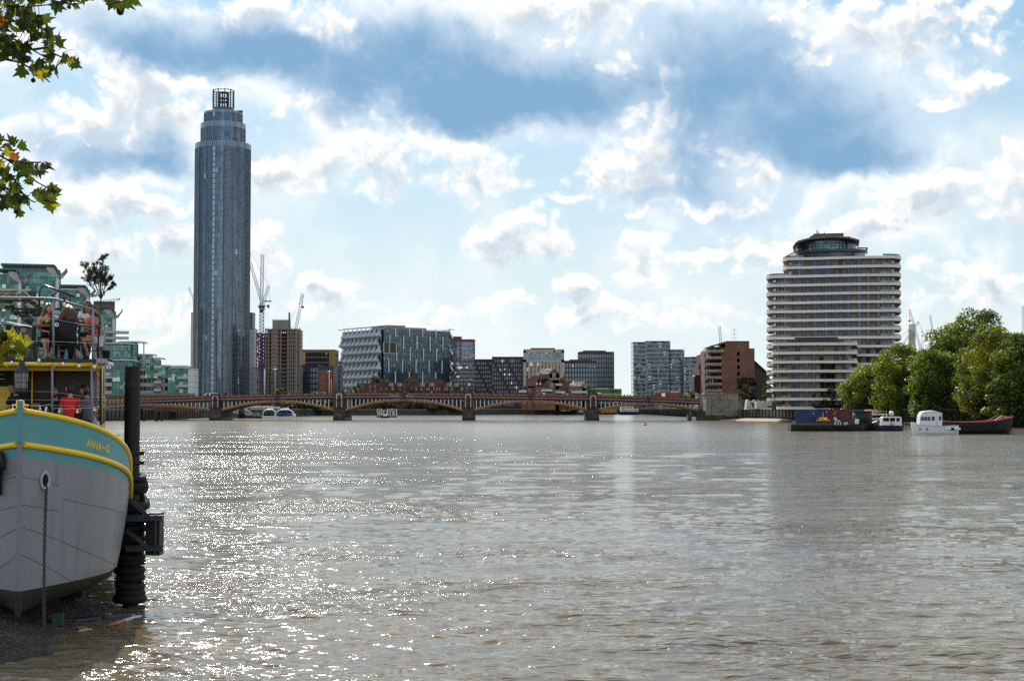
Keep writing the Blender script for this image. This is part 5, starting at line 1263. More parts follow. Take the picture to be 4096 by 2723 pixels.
# ---------------------------------------------------------------- vehicles on the bridge
rubber=M('black_rubber',(.02,.02,.02),.8,.2,3); blk=M('black_paint',(.012,.012,.015),.4,.3,1.5); wpaint=M('white_boat_paint',(.72,.73,.72),.4,.08,.8,dirt=((.35,.3,.22),.62,.5))
def road(u): x=PX(u,YB+10); return x,ztop(x)-1.0
def wheels(t,xs,w,r=.48):
    for x_ in xs:
        for y in (0.02,w-.32): 
            o=MB().torus((0,0,0),r*.72,r*.3,'Y',16,6).build('wheel',rubber,t,(x_,y+.15,r)); MB().tube([(0,-.1,0),(0,.1,0)],r*.5,10).build('rim',lsteel,o)
def bus(name,label,u0,u1,col,gl,coach):
    Y=YB+8; xa,xb=PX(u0,Y,1580),PX(u1,Y,1580); L=xb-xa; z=road((u0+u1)/2)[1]; t=thing(name,label,'coach' if coach else 'bus',(xa,Y,z)); H=3.55 if coach else 2.95
    if coach: prof=[(0.25,.35),(L,.35),(L,H-.15),(L-.3,H),(1.2,H),(.5,H-.5),(0,1.6)]
    else: prof=[(0,.3),(L,.3),(L,H-.2),(L-.25,H),(.4,H),(.05,H-.5)]
    MB().slab(prof,0,2.5).build('body',col,t)
    MB().box(.9,-.03,1.75 if coach else 1.25,L-.4,.0,H-.35).box(-.02 if not coach else .3,.2,1.4,.1,2.3,H-.5).build('window_band',gl,t)
    m=MB()
    for i in range(1,7): x_=L*i/7; m.box(x_-.06,-.045,1.3,x_+.06,-.03,H-.35)
    m.build('window_pillar',blk if coach else col,t)
    wheels(t,(L*.18,L*.78) if not coach else (L*.17,L*.72,L*.82),2.5)
    if coach:
        MB().box(2.5,.5,H,7.2,2.,H+.22).build('roof_unit',lsteel,t); MB().box(.3,-.035,2.05,L-.1,0,H-.25).build('upper_glass',GLASS('coach_glass',(.015,.015,.02),(1.6,1,2),.3,.08,.4),t)
        MB().bar((L-4.6,-.05,1.0),(L-3.2,-.05,1.9),.16,.02).bar((L-3.6,-.05,.9),(L-1.6,-.05,1.6),.14,.02).bar((L-4.6,-.05,1.0),(L-3.9,-.05,1.1),.14,.02).build('orange_arrow',M('orange_paint',(.7,.16,.02),.4),t)
        text_obj('FLiXBUS',1.15,whitep,t,(L*.27,-.05,.95),width=3.7)
    else: MB().box(L*.66,.4,H,L*.97,2.1,H+.32).box(L*.05,.6,H,L*.25,1.9,H+.12).build('roof_unit',wpaint,t)
    return t
bus('coach','bright green long distance coach with black windows crossing the bridge','2358' and 2358,2487,M('coach_green',(.16,.50,.02),.3,.08,1),dglass,True)
bus('bus','red single decker bus with a white roof box near the right end','' and 0 or 2616,2720,M('bus_red',(.42,.012,.015),.3,.1,1),dglass,False)
def car(label,u,Y,col,L=4.3,H=1.45,van=False,z=None,yaw=0,group=None):
    x_=PX(u,Y,1590); zz=(ztop(x_)-1.0) if z is None else z; t=thing('van' if van else 'car',label,'van' if van else 'car',(x_,Y,zz),yaw,group)
    if van: p=[(0,.35),(L,.35),(L,H),(.9,H),(.45,1.25),(0,1.05)]
    else: p=[(0,.3),(L,.3),(L,.85),(L-.25,.95),(L-.9,H-.08),(L-1.3,H),(1.75,H),(1.05,.95),(.1,.8)]
    MB().slab(p,0,1.75).build('body',col,t)
    q=[(.95,1.2),(1.6,H-.1),(2.3,H-.1),(2.3,1.2)] if van else [(1.15,.95),(1.8,H-.08),(L-1.3,H-.08),(L-1.0,.95)]
    MB().slab(q,-.02,1.77).build('window',dglass,t); wheels(t,(.8,L-.8),1.75,.32)
car('white van on the bridge just left of the leftmost pier',812,YB+9,wpaint,5.6,2.1,True)
car('small red van above the bridge rail right of the leftmost pier',884,YB+9,M('van_red',(.5,.02,.02),.35),2.6,2.15,True)
silver=M('silver_car',(.45,.46,.47),.3,.05,1,metal=.5)
car('silver car on the bridge in front of the dark blue block',1232,YB+8,silver); car('pale car on the bridge in front of the vertical orange fins',1262,YB+14,wpaint)
car('pale car on the bridge under the gabled wharf flats',2142,YB+8,silver,4.6,1.6); car('white low car on the bridge left of the green coach',2236,YB+8,wpaint)
car('silver car parked above the white ramp wall',3000,608,silver,z=5.2+(1627-1613)*608/6200.-.0)
car('white car parked behind the white ramp wall',3036,610,wpaint,z=6.2); car('dark car parked behind the ramp wall nearest the tower',3070,612,M('car_dark',(.03,.03,.035),.3),z=6.4)
t=thing('green_road_sign','green direction road sign on a post in front of the coach','road sign',(PX(2348,YB+3),YB+3,road(2348)[1])); MB().bar((0,0,0),(0,0,4.2),.14).build('post',dsteel,t); MB().box(.1,-.05,2.4,1.3,.05,4.1).build('panel',M('sign_green',(.01,.10,.05),.5),t)
# street floodlights behind the bridge
def post(label,u,vt,vb,Y,arm=None,r=.2,name='street_lamp'):
    p=at(u,vb,Y); t=thing(name,label,'street lamp',tuple(p)); h=PZ(vt,Y,u)-p.z
    MB().tube([(0,0,0),(0,0,h)],[r,r*.7],8).build('pole',whitep,t)
    if arm: MB().lathe((0,0,h),[(.05,-.3),(arm,-.1),(arm,.25),(.05,.4)],14,(1,.6)).build('lamp_head',wpaint,t)
post('white street lamp pole beside the blue crane mast',1058,1476,1576,750,None,.42); post('grey pole with a flat floodlight head in front of the unfinished building',1100,1477,1576,760,1.1,.14)
post('white pole with a broad flat head left of the glass cube building',1317,1486,1572,800,1.0,.25); post('thin pale pole right of the flat headed one, left of the cube',1325,1514,1572,800,None,.15)
post('small white pole seen under the second arch on the bank',1170,1600,1640,860,.3,.25)
# ---------------------------------------------------------------- people (small, far)
def mini_person(label,p,col,trou,face=0,h=1.72,name='person',group=None):
    t=thing(name,label,'person',p,face,group); s=h/1.72
    skin=M('skin',(.42,.25,.18),.6,.05,8)
    m=MB(); m.lathe((0,0,1.62*s),[(.01,-.14),(.07,-.11),(.095,0),(.08,.09),(.01,.13)],10,(.85,1)); m.tube([(0,0,1.4*s),(0,0,1.52*s)],.05,8); m.tube([(.2,0,1.38*s),(.25,-.02,1.1*s),(.24,-.12,.88*s)],[.05,.042,.035],6); m.tube([(-.2,0,1.38*s),(-.25,-.02,1.1*s),(-.24,-.12,.88*s)],[.05,.042,.035],6)
    m.build('body',skin,t); MB().lathe((0,0,.86*s),[(.01,0),(.16,0),(.14,.25),(.2,.48),(.17,.56),(.06,.6)],10,(1,.6)).build('top',col,t)
    MB().tube([(.08,0,.9*s),(.1,-.02,.48*s),(.1,.05,.03)],[.09,.07,.05],7).tube([(-.08,0,.9*s),(-.1,.05,.48*s),(-.1,-.05,.03)],[.09,.07,.05],7).build('trousers',trou,t)
    MB().ball((0,.02,1.66*s),.1,10).build('hair',M('dark_hair',(.03,.018,.012),.5),t); return t
jeans=M('navy_cloth',(.02,.03,.07),.9,.2,6)
for i,(u,cc) in enumerate(((1727,(.7,.7,.7)),(2497,(.03,.03,.04)),(2510,(.05,.04,.06)),(2520,(.02,.02,.02)))):
    x_=PX(u,YB+2); mini_person(['pedestrian in a white top walking on the bridge in front of the glass cube','leftmost of the three dark pedestrians between coach and bus','middle of the three dark pedestrians between coach and bus','rightmost of the three dark pedestrians between coach and bus'][i],(x_,YB+2,ztop(x_)-.95),M('cloth%d'%i,cc,.9,.1,5),jeans,group=None if i==0 else 'pedestrians between coach and bus')
p=at(3186,1636,556); mini_person('dark clothed person standing on the river wall behind the blue container',(p.x,558,4.95),jeans,jeans)
# ---------------------------------------------------------------- boats
def hull(m,L,B,H,rake=.12,sheer=.5,z0=-.5,flare=.75,n=16,blunt=.25,transom=.8,inner=True):
    "boat hull, bow at +x, centred on y, returns deck outline"
    st=[]
    for i in range(n+1):
        s=i/n; x_=-L/2+L*s
        b=B/2*(1-max(0,(s-.62)/.38)**2.2*(1-blunt*.15)) if s>.62 else B/2*(transom+(1-transom)*min(1,s/.3))
        if i==n: b=B/2*.03
        z=H+sheer*(max(0,s-.4)/.6)**2+sheer*.25*(1-min(1,s/.3))**2
        st.append((x_,b,z))
    vs=[];
    for (x_,b,z) in st:
        xr=x_-(rake*L*.5 if x_>L*.3 else 0)*((x_-L*.3)/(L*.2) if x_>L*.3 else 0)
        vs+=[(xr,-b*flare*.8,z0),(x_*.5+xr*.5,-b*(flare+1)/2,z0+(z-z0)*.4),(x_,-b,z),(x_,b,z),(x_*.5+xr*.5,b*(flare+1)/2,z0+(z-z0)*.4),(xr,b*flare*.8,z0)]
    fs=[]
    for i in range(n):
        A=i*6;C=A+6
        for k in (0,1,3,4): fs.append((A+k,C+k,C+k+1,A+k+1) )
        fs.append((A+5,C+5,C,A))
    fs.append((0,1,2,3,4,5)); m.add(vs,fs)
    return st
def boat(name,label,cat,u0,u1,Y,B,H,mat,sheer=.5,dirn=1,rot=0,deckm=None,deckz=None,z0=-.4,rail=None,**k):
    xa,xb=PX(u0,Y,1690),PX(u1,Y,1690); L=abs(xb-xa); t=thing(name,label,cat,((xa+xb)/2,Y,0),(0 if dirn>0 else pi)+rot)
    m=MB(); st=hull(m,L,B,H,sheer=sheer,z0=z0,**k); m.build('hull',mat,t)
    d=MB(); dz=deckz if deckz is not None else -.15
    vs=[];n=len(st)
    for (x_,b,z) in st: vs+=[(x_,-b*.97,z+dz),(x_,b*.97,z+dz)]
    d.add(vs,[(i*2,i*2+2,i*2+3,i*2+1) for i in range(n-1)]); d.build('deck',deckm or M('boat_deck',(.25,.24,.21),.8),t)
    if rail:
        r=MB()
        for s in (-1,1): r.tube([(x_,s*b,z+.03) for x_,b,z in st],rail[0],6)
        r.build('rubbing_strake',rail[1],t)
    return t,L,st
# container barge
Y=338.; t,L,st=boat('work_barge','long low black work barge carrying containers off the embankment','barge',3158,3472,Y,7.,1.25,M('barge_black',(.028,.026,.024),.6,.4,.6,dirt=((.09,.075,.055),.55,.7),streak=.5),sheer=.5,blunt=.2,transom=.9,rot=R(-3),deckm=M('rusty_deck',(.12,.075,.05),.9,.3,.5))
m=MB(); 
for s in (-1,): 
    for i in range(14): x_=-L/2+1+i*(L*.62)/14; m.box(x_,-2.9,1.15,x_+(L*.62)/14-.15,-2.75,2.0)
m.box(-L/2+1,-3.0,2.0,L*.15,-2.6,2.12).box(-L/2+1,-2.9,1.1,-L/2+1.15,2.9,2.0); m.build('hatch_coaming',M('coaming_dark',(.04,.05,.05),.6,.3,1),t)
for i in range(6): MB().torus((-L/2+2.2+i*2.6,-3.62,.75),.32,.13,'Y',14,6).build('tyre_fender',rubber,t)
for i,(u) in enumerate((3166,3440)): MB().cyl((PX(u,Y)-t.location.x,-3,1.3),.14,.5,8).build('bollard',blk,t)
def container(label,u0,u1,um,vt,vb,Y,col,logo=None,group='shipping containers on the barge'):
    "long side from u0 to um, door end from um to u1, seen corner on"
    xa,xm,xb=PX(u0,Y),PX(um,Y),PX(u1,Y); zb,zt=PZ(vb,Y),PZ(vt,Y); th=R(38) if True else 0
    t=thing('shipping_container',label,'container',(xm,Y,zb),0,group)
    wl=(xm-xa)/cos(th); we=(xb-xm)/cos(R(90)-th) if False else (xb-xm)/cos(R(30)); h=zt-zb
    a=Vector((-cos(th),sin(th),0)); b=Vector((cos(R(30)),sin(R(30)),0))
    m=MB(); n=int(wl/.3)
    def corr(o,d,Lg,nn,k):
        out=[]
        for i in range(k*4+1):
            s=Lg*i/(k*4); off=.05 if i%4 in(1,2) else 0; out.append(o+d*s-nn*(-off))
        return out
    na=Vector((-sin(th),-cos(th),0)); nb=Vector((sin(R(30)),-cos(R(30)),0))
    for (d,Lg,nn,k) in ((a,wl,na,max(2,int(wl/.28))),):
        p=corr(Vector((0,0,0)),d,Lg,nn,k); vs=[(q.x,q.y,.12) for q in p]+[(q.x,q.y,h-.12) for q in p]; N=len(p); m.add(vs,[(i,i+N,i+1+N,i+1) for i in range(N-1)])
    p0=Vector((0,0,0)); q1=a*wl; q2=b*we; q3=q1+q2
    m.add([(*p0[:2],0),(*q2[:2],0),(*q3[:2],0),(*q1[:2],0),(*p0[:2],h),(*q2[:2],h),(*q3[:2],h),(*q1[:2],h)],[(4,5,6,7),(1,2,6,5),(2,3,7,6),(0,1,5,4)])
    m.build('body',col,t)
    f=MB()
    for q in (p0,q1,q2): f.cbox((q.x+.0,q.y-.03,h/2),(.14,.14,h))
    for z in (.06,h-.06): f.bar((0,-.06,z),(q1.x,q1.y-.06,z),.1,.14).bar((0,-.06,z),(q2.x,q2.y-.06,z),.1,.14)
    f.build('frame',col,t)
    d=MB()
    for k in (.12,.38,.55,.86): q=b*(we*k)+nb*.06; d.bar((q.x,q.y,.1),(q.x,q.y,h-.1),.05)
    for k in (.3,.7): q=b*(we*k)+nb*.07; d.cbox((q.x,q.y,h*.42),(.5,.05,.07),R(30))
    q=b*(we*.49)+nb*.04; d.bar((q.x,q.y,.1),(q.x,q.y,h-.1),.03); d.build('door_bar',M('bar_'+col.name,tuple(c*1.0+.05 for c in col['c']),.5),t)
    if logo:
        q=b*(we*.6)+nb*.05 if logo==1 else a*(wl*.45)+na*.06
        MB().cbox((q.x,q.y,h*.66),(.34,.02,.22),R(30) if logo==1 else -th).build('marking',whitep,t)
        if logo==2: 
            q=a*(wl*.4)+na*.08; MB().cbox((q.x,q.y-.02,h*.28),(.7,.02,.6),-th).build('placard',whitep,t)
            text_obj('4 002',.34,M('marking_yellow',(.6,.4,.08),.6),t,(q.x-.4,q.y-.05,h*.8),(pi/2,0,-th)); text_obj('2211',.26,MATS['marking_yellow'],t,(q.x-.3,q.y-.08,h*.66),(pi/2,0,-th))
    return t
def cm(n,c): m=M(n,c,.55,.3,.8,dirt=((.10,.04,.025),.56,.6),streak=.3); m['c']=c; return m
cblu=cm('container_blue',(.014,.036,.13)); cmar=cm('container_maroon',(.10,.018,.017))
container('rusty blue container at the left end of the work barge',3187,3273,3228,1637,1685,335.5,cblu,1); container('blue container behind, between the front blue and maroon ones',3270,3315,3290,1635,1672,345,cblu,1)
container('maroon container with yellow and white markings on the work barge',3317,3406,3361,1637,1688,335.5,cmar,2); container('darker blue container behind the maroon one',3404,3462,3410,1636,1680,343,cblu)
t=thing('compressor','yellow and orange machinery piled between the containers','machinery',(PX(3288,336),335.,PZ(1686,335))); yel=M('machine_yellow',(.65,.33,.03),.5,.3,3)
m=MB(); m.cbox((0,0,.45),(2.,.8,.4)).tube([(-1.3,0,.3),(-.4,0,.75),(.5,0,.7),(1.3,0,.25)],.16,6).cbox((-.5,0,.8),(.7,.6,.35),.3).cbox((.6,.1,.75),(.5,.5,.4),-.3).ball((.1,-.35,.55),.3,8).tube([(-1.5,.1,.2),(1.5,.1,.2)],.14,6); m.build('body',yel,t); MB().cbox((0,.05,1.),(.15,.15,1.3)).ball((0,.05,1.7),.16,8).build('orange_lamp',M('orange_paint'),t)
MB().cbox((.35,-.45,.6),(.5,.3,.4)).build('cover',M('pale_yellow',(.8,.7,.3),.6),t)
for i,(dx_,dz) in enumerate([(0,0),(.55,0),(1.1,0),(0,.36),(.55,.36),(1.1,.36),(.27,.72),(.82,.72),(1.9,0),(2.35,0)]):
    p=at(3342,1687,333.5); o=MB().lathe((0,0,0),[(.01,0),(.22,0),(.24,.05),(.22,.1),(.22,.24),(.24,.29),(.2,.33),(.01,.33)],12).build('keg',M('keg_metal',(.42,.42,.42),.4,.1,2,metal=.5),None,(p.x+dx_,333.6+(i%2)*.1,1.32+dz)); tag(o,'pale metal keg in the heap beside the maroon container' if i<8 else 'pale metal keg standing apart right of the keg heap','keg','metal kegs on the work barge')
# dark tug with tank, launch with orange rib
t,L,st=boat('dark_barge','dark tank barge with a raised bow lying behind the work barge','barge',3425,3512,341,6,1.6,blk,sheer=.9,deckm=blk)
MB().cyl((-1.2,-.5,1.2),2.1,2.9,18).build('tank',M('dark_green_tank',(.008,.014,.013),.7,.2,1),t); MB().cyl((-1.2,-.5,4.1),2.2,.2,18).build('tank_lid',M('dark_green_tank'),t)
m=MB(); m.bar((-4,-2.6,1.6),(-4,-2.6,3.0),.1).bar((-4,-2.6,3.0),(0.,-2.8,3.1),.08).bar((0,-2.8,1.5),(0,-2.8,3.1),.1).bar((0,-2.8,3.1),(2,-2.5,2.4),.1).bar((-4,-2.6,1.6),(-2.9,-2.6,2.9),.07); m.build('rail',dsteel,t)
m=MB().cbox((-2.9,-2.9,2.05),(.9,.08,1.1),0,R(8)); m.build('name_board',wpaint,t)
Y=352.; t,L,st=boat('patrol_launch','dark launch with a white wheelhouse, orange raft and white fender balls','boat',3462,3534,Y,4,2.2,blk,sheer=.3,deckm=blk)
MB().box(-3.2,-1.4,2.3,2.6,1.4,3.6).build('cabin',wpaint,t); MB().box(-2.9,-1.45,2.8,2.3,-1.38,3.4).build('window',dglass,t); MB().tube([(-3.6,0,4.1),(-1,0,4.3),(.6,0,4.15)],.34,10).build('orange_raft',M('raft_orange',(.62,.12,.03),.5),t)
MB().ball((3.6,-1,3.7),.6,14).build('fender_ball',wpaint,t); MB().tube([(-2.6,-1.6,3.7),(-.8,-1.6,3.6)],.42,10).build('raft_canister',wpaint,t); m=MB()
for x_ in (-3,-1.,1.,2.4): m.bar((x_,-1.3,3.6),(x_,-1.3,4.4),.06)
m.bar((-3,-1.3,4.4),(2.4,-1.3,4.2),.06).bar((0,0,3.6),(0,0,5.2),.06); m.build('rail',lsteel,t)
Y=336.; t,L,st=boat('motor_cruiser','navy hulled cruiser with a white wheelhouse beside the work barge','boat',3506,3616,Y,2.6,1.25,M('navy_hull',(.01,.02,.05),.3,.2,1),sheer=-.1,dirn=1,deckm=M('pale_deck',(.5,.5,.48)),transom=.9)
MB().slab([(-2.2,1.2),(-2.0,2.95),(-1.6,3.1),(2.0,3.1),(2.2,2.95),(2.3,1.2)],-.95,.95).build('wheelhouse',wpaint,t); MB().box(-1.75,-.98,2.1,-.5,-.94,2.85).box(-.3,-.98,2.1,.8,-.94,2.85).box(1.1,-.98,2.1,1.8,-.94,2.85).build('window',dglass,t); MB().torus((.1,-1.03,1.6),.27,.08,'Y',14,6).build('lifebuoy',M('raft_orange'),t)
MB().cbox((-2.8,-1,1.8),(.7,.1,.45)).build('red_flag',M('flag_red',(.55,.03,.02),.7),t); m=MB()
for x_ in (2.8,3.6,4.4): m.bar((x_,-.9,1.1),(x_,-.9,1.9),.05)
m.bar((2.8,-.9,1.9),(4.4,-.9,1.8),.05).bar((-1.5,0,3.1),(-1.5,0,3.6),.04); m.build('rail',lsteel,t)
t,L,st=boat('red_roofed_launch','small white and red roofed launch peeping over the containers','boat',3347,3392,352,3,2.6,wpaint,sheer=.1,deckm=wpaint)
MB().box(-1.3,-1,2.6,1.3,1,4.3).build('cabin',wpaint,t); MB().box(-1.2,-1.05,3.4,1.2,-1,4.0).build('window',dglass,t); MB().box(-.3,-1.1,4.3,.6,1,4.5).build('roof_hatch',M('flag_red'),t)
# white cabin boat
Y=292.; t,L,st=boat('white_cabin_boat','white cabin boat with a tall slope-fronted wheelhouse, moored before the red barge','boat',3828,3640,Y,3.,1.55,wpaint,sheer=.55,dirn=-1,rot=R(4),deckz=-.3,deckm=M('grey_deck',(.22,.23,.24)),transom=.75,rail=(.06,M('rope_grey',(.4,.4,.38),.8)))
t.rotation_euler[2]=pi; S=lambda u,v:(-(PX(u,Y)-t.location.x),PZ(v,Y))
w=[S(3669,1705),S(3673,1664),S(3681,1649),S(3704,1646),S(3754,1649),S(3761,1658),S(3760,1706)]
MB().slab(w,-1.15,1.15).build('wheelhouse',wpaint,t)
for (a,b,c,d_) in ((3676,1666,3687,1681),(3689,1666,3701,1681),(3703,1666,3713,1682),(3718,1665,3731,1681),(3748,1664,3757,1681)):
    p,q=S(a,b),S(c,d_); MB().box(p[0],1.14,p[1],q[0],1.19,q[1]).build('window',dglass,t)
p,q=S(3736,1663),S(3745,1702); MB().box(p[0],1.14,p[1],q[0],1.17,q[1]).build('door',M('door_white',(.6,.6,.58),.5),t)
MB().slab([S(3679,1651),S(3690,1645),S(3725,1641),S(3762,1652),S(3762,1656),S(3724,1647),S(3690,1650)],-1.3,1.3).build('roof',wpaint,t)
m=MB(); p=S(3640,1694); 
for dx_ in (-.1,-1.1): m.bar((p[0]+dx_,1.,p[1]-.6),(p[0]+dx_+.2,1.,p[1]+.35),.08)
m.bar((p[0]+.1,1,p[1]+.35),(p[0]-1.,1,p[1]+.15),.07).slab([(p[0]+.1,p[1]+.3),(p[0]-.8,p[1]+.25),(p[0]-.7,p[1]-.5),(p[0]-.1,p[1]-.5)],.9,1.0); m.build('bow_rail',wpaint,t)
for u in (3671,3699): p=S(u,1716); MB().torus((p[0],1.42,p[1]+.05),.13,.06,'Y',12,6).build('porthole',blk,t)
for k,u in enumerate((3788,3812)): p=S(u,1716); MB().box(p[0]-.9,.9,p[1]-.1,p[0]+.9,1.52,p[1]+.25).build('gunwale_locker',wpaint,t)
# red and black barge
Y=300.; t,L,st=boat('red_lighter','long black steel lighter with a rusty red inner rim and tyre fenders','barge',3752,4052,Y,6,2.25,M('lighter_black',(.016,.012,.013),.5,.4,.6,dirt=((.05,.02,.015),.55,.6)),sheer=1.05,rot=0,deckz=-.65,blunt=.5,deckm=M('rust_deck',(.20,.05,.03),.8,.4,.8),rail=(.1,M('rim_red',(.30,.06,.045),.6,.4,1)),rake=.10)
m=MB(); n=len(st)
for i in range(n-1):
    a,b=st[i],st[i+1]
    for s in (-1,1): m.add([(a[0],s*(a[1]-.12),a[2]),(b[0],s*(b[1]-.12),b[2]),(b[0],s*(b[1]-.3),b[2]-.65),(a[0],s*(a[1]-.3),a[2]-.65)],[(0,1,2,3)])
m.build('inner_bulwark',M('bulwark_red',(.33,.05,.035),.7,.5,.9,dirt=((.45,.25,.18),.58,.6)),t)
m=MB().bar((3.0,-2.2,2.6),(4.6,-1.6,3.5),.16).bar((4.6,-1.6,3.5),(6.4,-.9,3.2),.16).bar((3.0,2.2,2.6),(4.6,1.6,3.5),.16); m.build('bow_rail',M('rim_pink',(.45,.28,.22),.7),t)
for x_ in (-2.0,1.,3.0): MB().torus((x_,-3.05,1.75),.42,.15,'Y',16,6).build('tyre_fender',rubber,t)
MB().tube([(L/2-.3,-.3,2.6),(L/2-.5,-.5,1.2),(L/2-.2,-.8,-.3)],.07,6).build('mooring_chain',M('rust_brown'),t)
# ---- boats and pier beyond the bridge
Y=705.; P=lambda u:PX(u,Y,1660); z=lambda v:PZ(v,Y)
t=thing('pier_pontoon','floating pier pontoon with a white covered gangway beyond the first pier','pier',(0,0,0))
MB().box(P(950),Y,-.2,P(1062),Y+9,z(1663)).build('pontoon',blk,t)
m=MB()
for i in range(16): u=957+i*5.5; m.bar((P(u),Y+.3,z(1663)),(P(u),Y+.3,z(1653)),.12)
m.bar((P(957),Y+.3,z(1653)),(P(1040),Y+.3,z(1653)),.16).bar((P(957),Y+.3,z(1657.5)),(P(1040),Y+.3,z(1657.5)),.12); m.build('pontoon_rail',whitep,t)
m=MB(); 
for yy in (Y+3,Y+6):
    m.tube([(P(896),yy,z(1641)),(P(930),yy,z(1634)),(P(960),yy,z(1630)),(P(985),yy,z(1643)),(P(1000),yy,z(1650))],.28,6); m.bar((P(900),yy,z(1646)),(P(1000),yy,z(1657)),.35)
    for i in range(14): a=i/13; u=905+a*90; m.bar((P(u),yy,z(1646.5+a*10)),(P(u+3),yy,z(1640-8*sin(pi*a)+a*8)),.14)
m.build('gangway',whitep,t)
m=MB()
for yy in (Y+2,Y+7): m.tube([(P(980),yy,z(1633)),(P(1010),yy,z(1628)),(P(1060),yy,z(1627)),(P(1110),yy,z(1630))],.3,6)
m.slab([(P(1000),z(1628)),(P(1110),z(1628)),(P(1112),z(1634)),(P(1000),z(1637))],Y+2,Y+7); m.build('canopy',M('canopy_pale',(.45,.45,.44),.6),t)
m=MB()
for u in (570,600,640,690,740,800): m.bar((PX(u,690),690,z(1632+(u>700)*2)),(PX(u+40,690),690,z(1634+(u>700)*3)),.5)
m.slab([(PX(560,690),PZ(1626,690)),(PX(700,690),PZ(1622,690)),(PX(820,690),PZ(1634,690)),(PX(856,690),PZ(1640,690)),(PX(560,690),PZ(1634,690))],690,692); m.build('gangway',M('gangway_grey',(.36,.37,.37),.6),t)
MB().cyl((P(968),Y-1,-.5),1.35,z(1628)+.5,14).build('pile',blk,t)
def catam(label,u0,u1,Y,blue,dirn=1):
    xa,xb=PX(u0,Y,1660),PX(u1,Y,1660); L=xb-xa; t=thing('river_bus',label,'ferry',(xa,Y,0),0,'river buses at the pier')
    m=MB()
    for yy in (0,5.2): m.slab([(0,.1),(L*.97,.1),(L,1.7),(L*.94,2.1),(0,1.9)],yy,yy+1.8)
    m.box(.5,0,1.2,L*.9,7,2.0); m.build('hull',wpaint,t)
    MB().slab([(L*.1,2.0),(L*.9,2.0),(L*.84,3.0),(L*.72,3.7),(L*.2,3.6),(L*.1,2.8)],.5,6.5).build('cabin',blk if not blue else M('boat_blue',(.03,.05,.18),.35,.1,1),t)
    MB().tube([(L*.02,0.3,2),(L*.12,.3,3.3),(L*.3,.3,3.9),(L*.7,.3,4.0),(L*.92,.3,3.1),(L*1.0,.3,2.2)],.3,6).build('bow_arch',wpaint,t)
    m=MB()
    for a in (.3,.42,.54,.66,.76): m.box(L*a,.42,2.5,L*a+L*.08,.5,3.4)
    m.build('window',dglass,t)
    MB().slab([(L*.25,3.6),(L*.7,3.7),(L*.62,4.8),(L*.34,4.8)],2,5).build('wheelhouse',wpaint,t); MB().slab([(L*.32,4.0),(L*.67,4.0),(L*.62,4.5),(L*.36,4.5)],1.95,2.0).build('wheelhouse_window',dglass,t)
    if blue: MB().slab([(L*.2,.9),(L*.75,1.1),(L*.98,1.8),(L*.7,1.9),(L*.2,1.5)],-.05,0).build('blue_flash',M('boat_blue'),t)
catam('white river bus with a dark cabin arch tied to the pier pontoon',1049,1104,700,False); catam('blue and white river bus, right of its dark arched neighbour',1100,1176,692,True)
# white trussed work boat and small dark launch
Y=760.; P=lambda u:PX(u,Y,1660); z=lambda v:PZ(v,Y)
t=thing('lattice_work_boat','open white lattice work boat seen under the middle arch','boat',(0,0,0)); m=MB().box(P(1507),Y,-.2,P(1534),Y+4,z(1662)).box(P(1548),Y,-.2,P(1586),Y+4,z(1662)); m.build('hull',M('work_hull',(.08,.09,.10),.5),t)
m=MB()
for yy in (Y+.3,Y+3.5):
    m.bar((P(1507),yy,z(1642)),(P(1586),yy,z(1642)),.3).bar((P(1507),yy,z(1634.5)),(P(1526),yy,z(1634.5)),.2).bar((P(1548),yy,z(1635)),(P(1586),yy,z(1635)),.2)
    for a,b in ((1507,1513),(1520,1513),(1520,1527),(1534,1527),(1560,1560),(1572,1568),(1572,1578),(1585,1585),(1548,1552)): m.bar((P(a),yy,z(1642)),(P(b),yy,z(1663)),.26)
    for u in (1508,1525,1549,1566,1585): m.bar((P(u),yy,z(1642)),(P(u),yy,z(1634.5)),.16)
m.build('lattice',whitep,t)
t,L,st=boat('speedboat','small dark speedboat with a white arch, throwing up a little spray','boat',1522,1556,728,2.2,.9,M('navy_hull'),dirn=-1,sheer=.5,deckm=wpaint); MB().slab([(-1,.9),(.8,.9),(.5,2.0),(-.8,2.1)],-.7,.7).build('cabin',wpaint,t); MB().tube([(-1,-.6,1.9),(-1,-.6,3.0),(-1,.6,3.0),(-1,.6,1.9)],.09,6).build('arch',wpaint,t)
m=MB()
for i in range(60): m.ball((PX(1539,726)+random.gauss(0,1.7),725.5+ru(-1,1),ru(.0,.22)),ru(.08,.28),6)
m.build('wake_spray',M('foam',(.85,.86,.85),.6),t)
t,L,st=boat('moored_barge','dark hulled moored barge with pale deck gear left of the fourth pier','barge',2210,2298,1045,5,2.4,blk,sheer=.6,dirn=-1,deckm=M('pale_deck'))
m=MB()
for i in range(9): m.cbox((ru(-5,4.5),ru(-1,1),2.6+ru(0,.3)),(ru(.5,1.4),1,ru(.4,.8)))
m.bar((0,0,2),(0,0,4.6),.25); m.build('deck_gear',whitep,t)
t,L,st=boat('small_grey_boat','small grey boat with a slanted mast just left of the fourth pier','boat',2306,2342,1040,3.5,1.6,M('work_hull'),dirn=-1); MB().cbox((0,0,2.4),(3,2,1.5)).build('cabin',lsteel,t); MB().bar((2,0,1.6),(-1,0,4.6),.2).bar((3.4,0,1.2),(1.6,0,3.4),.15).build('mast',lsteel,t)
t,L,st=boat('refuse_barge','low barge loaded with yellow containers right of the fourth pier','barge',2398,2468,1060,6,1.3,M('rust_brown'),sheer=.1)
for i in range(4): MB().box(-5+i*2.7,-2.3,1.3,-5+i*2.7+2.5,2,3.6).build('yellow_container',M('dull_yellow',(.35,.19,.03),.6,.3,1),t)
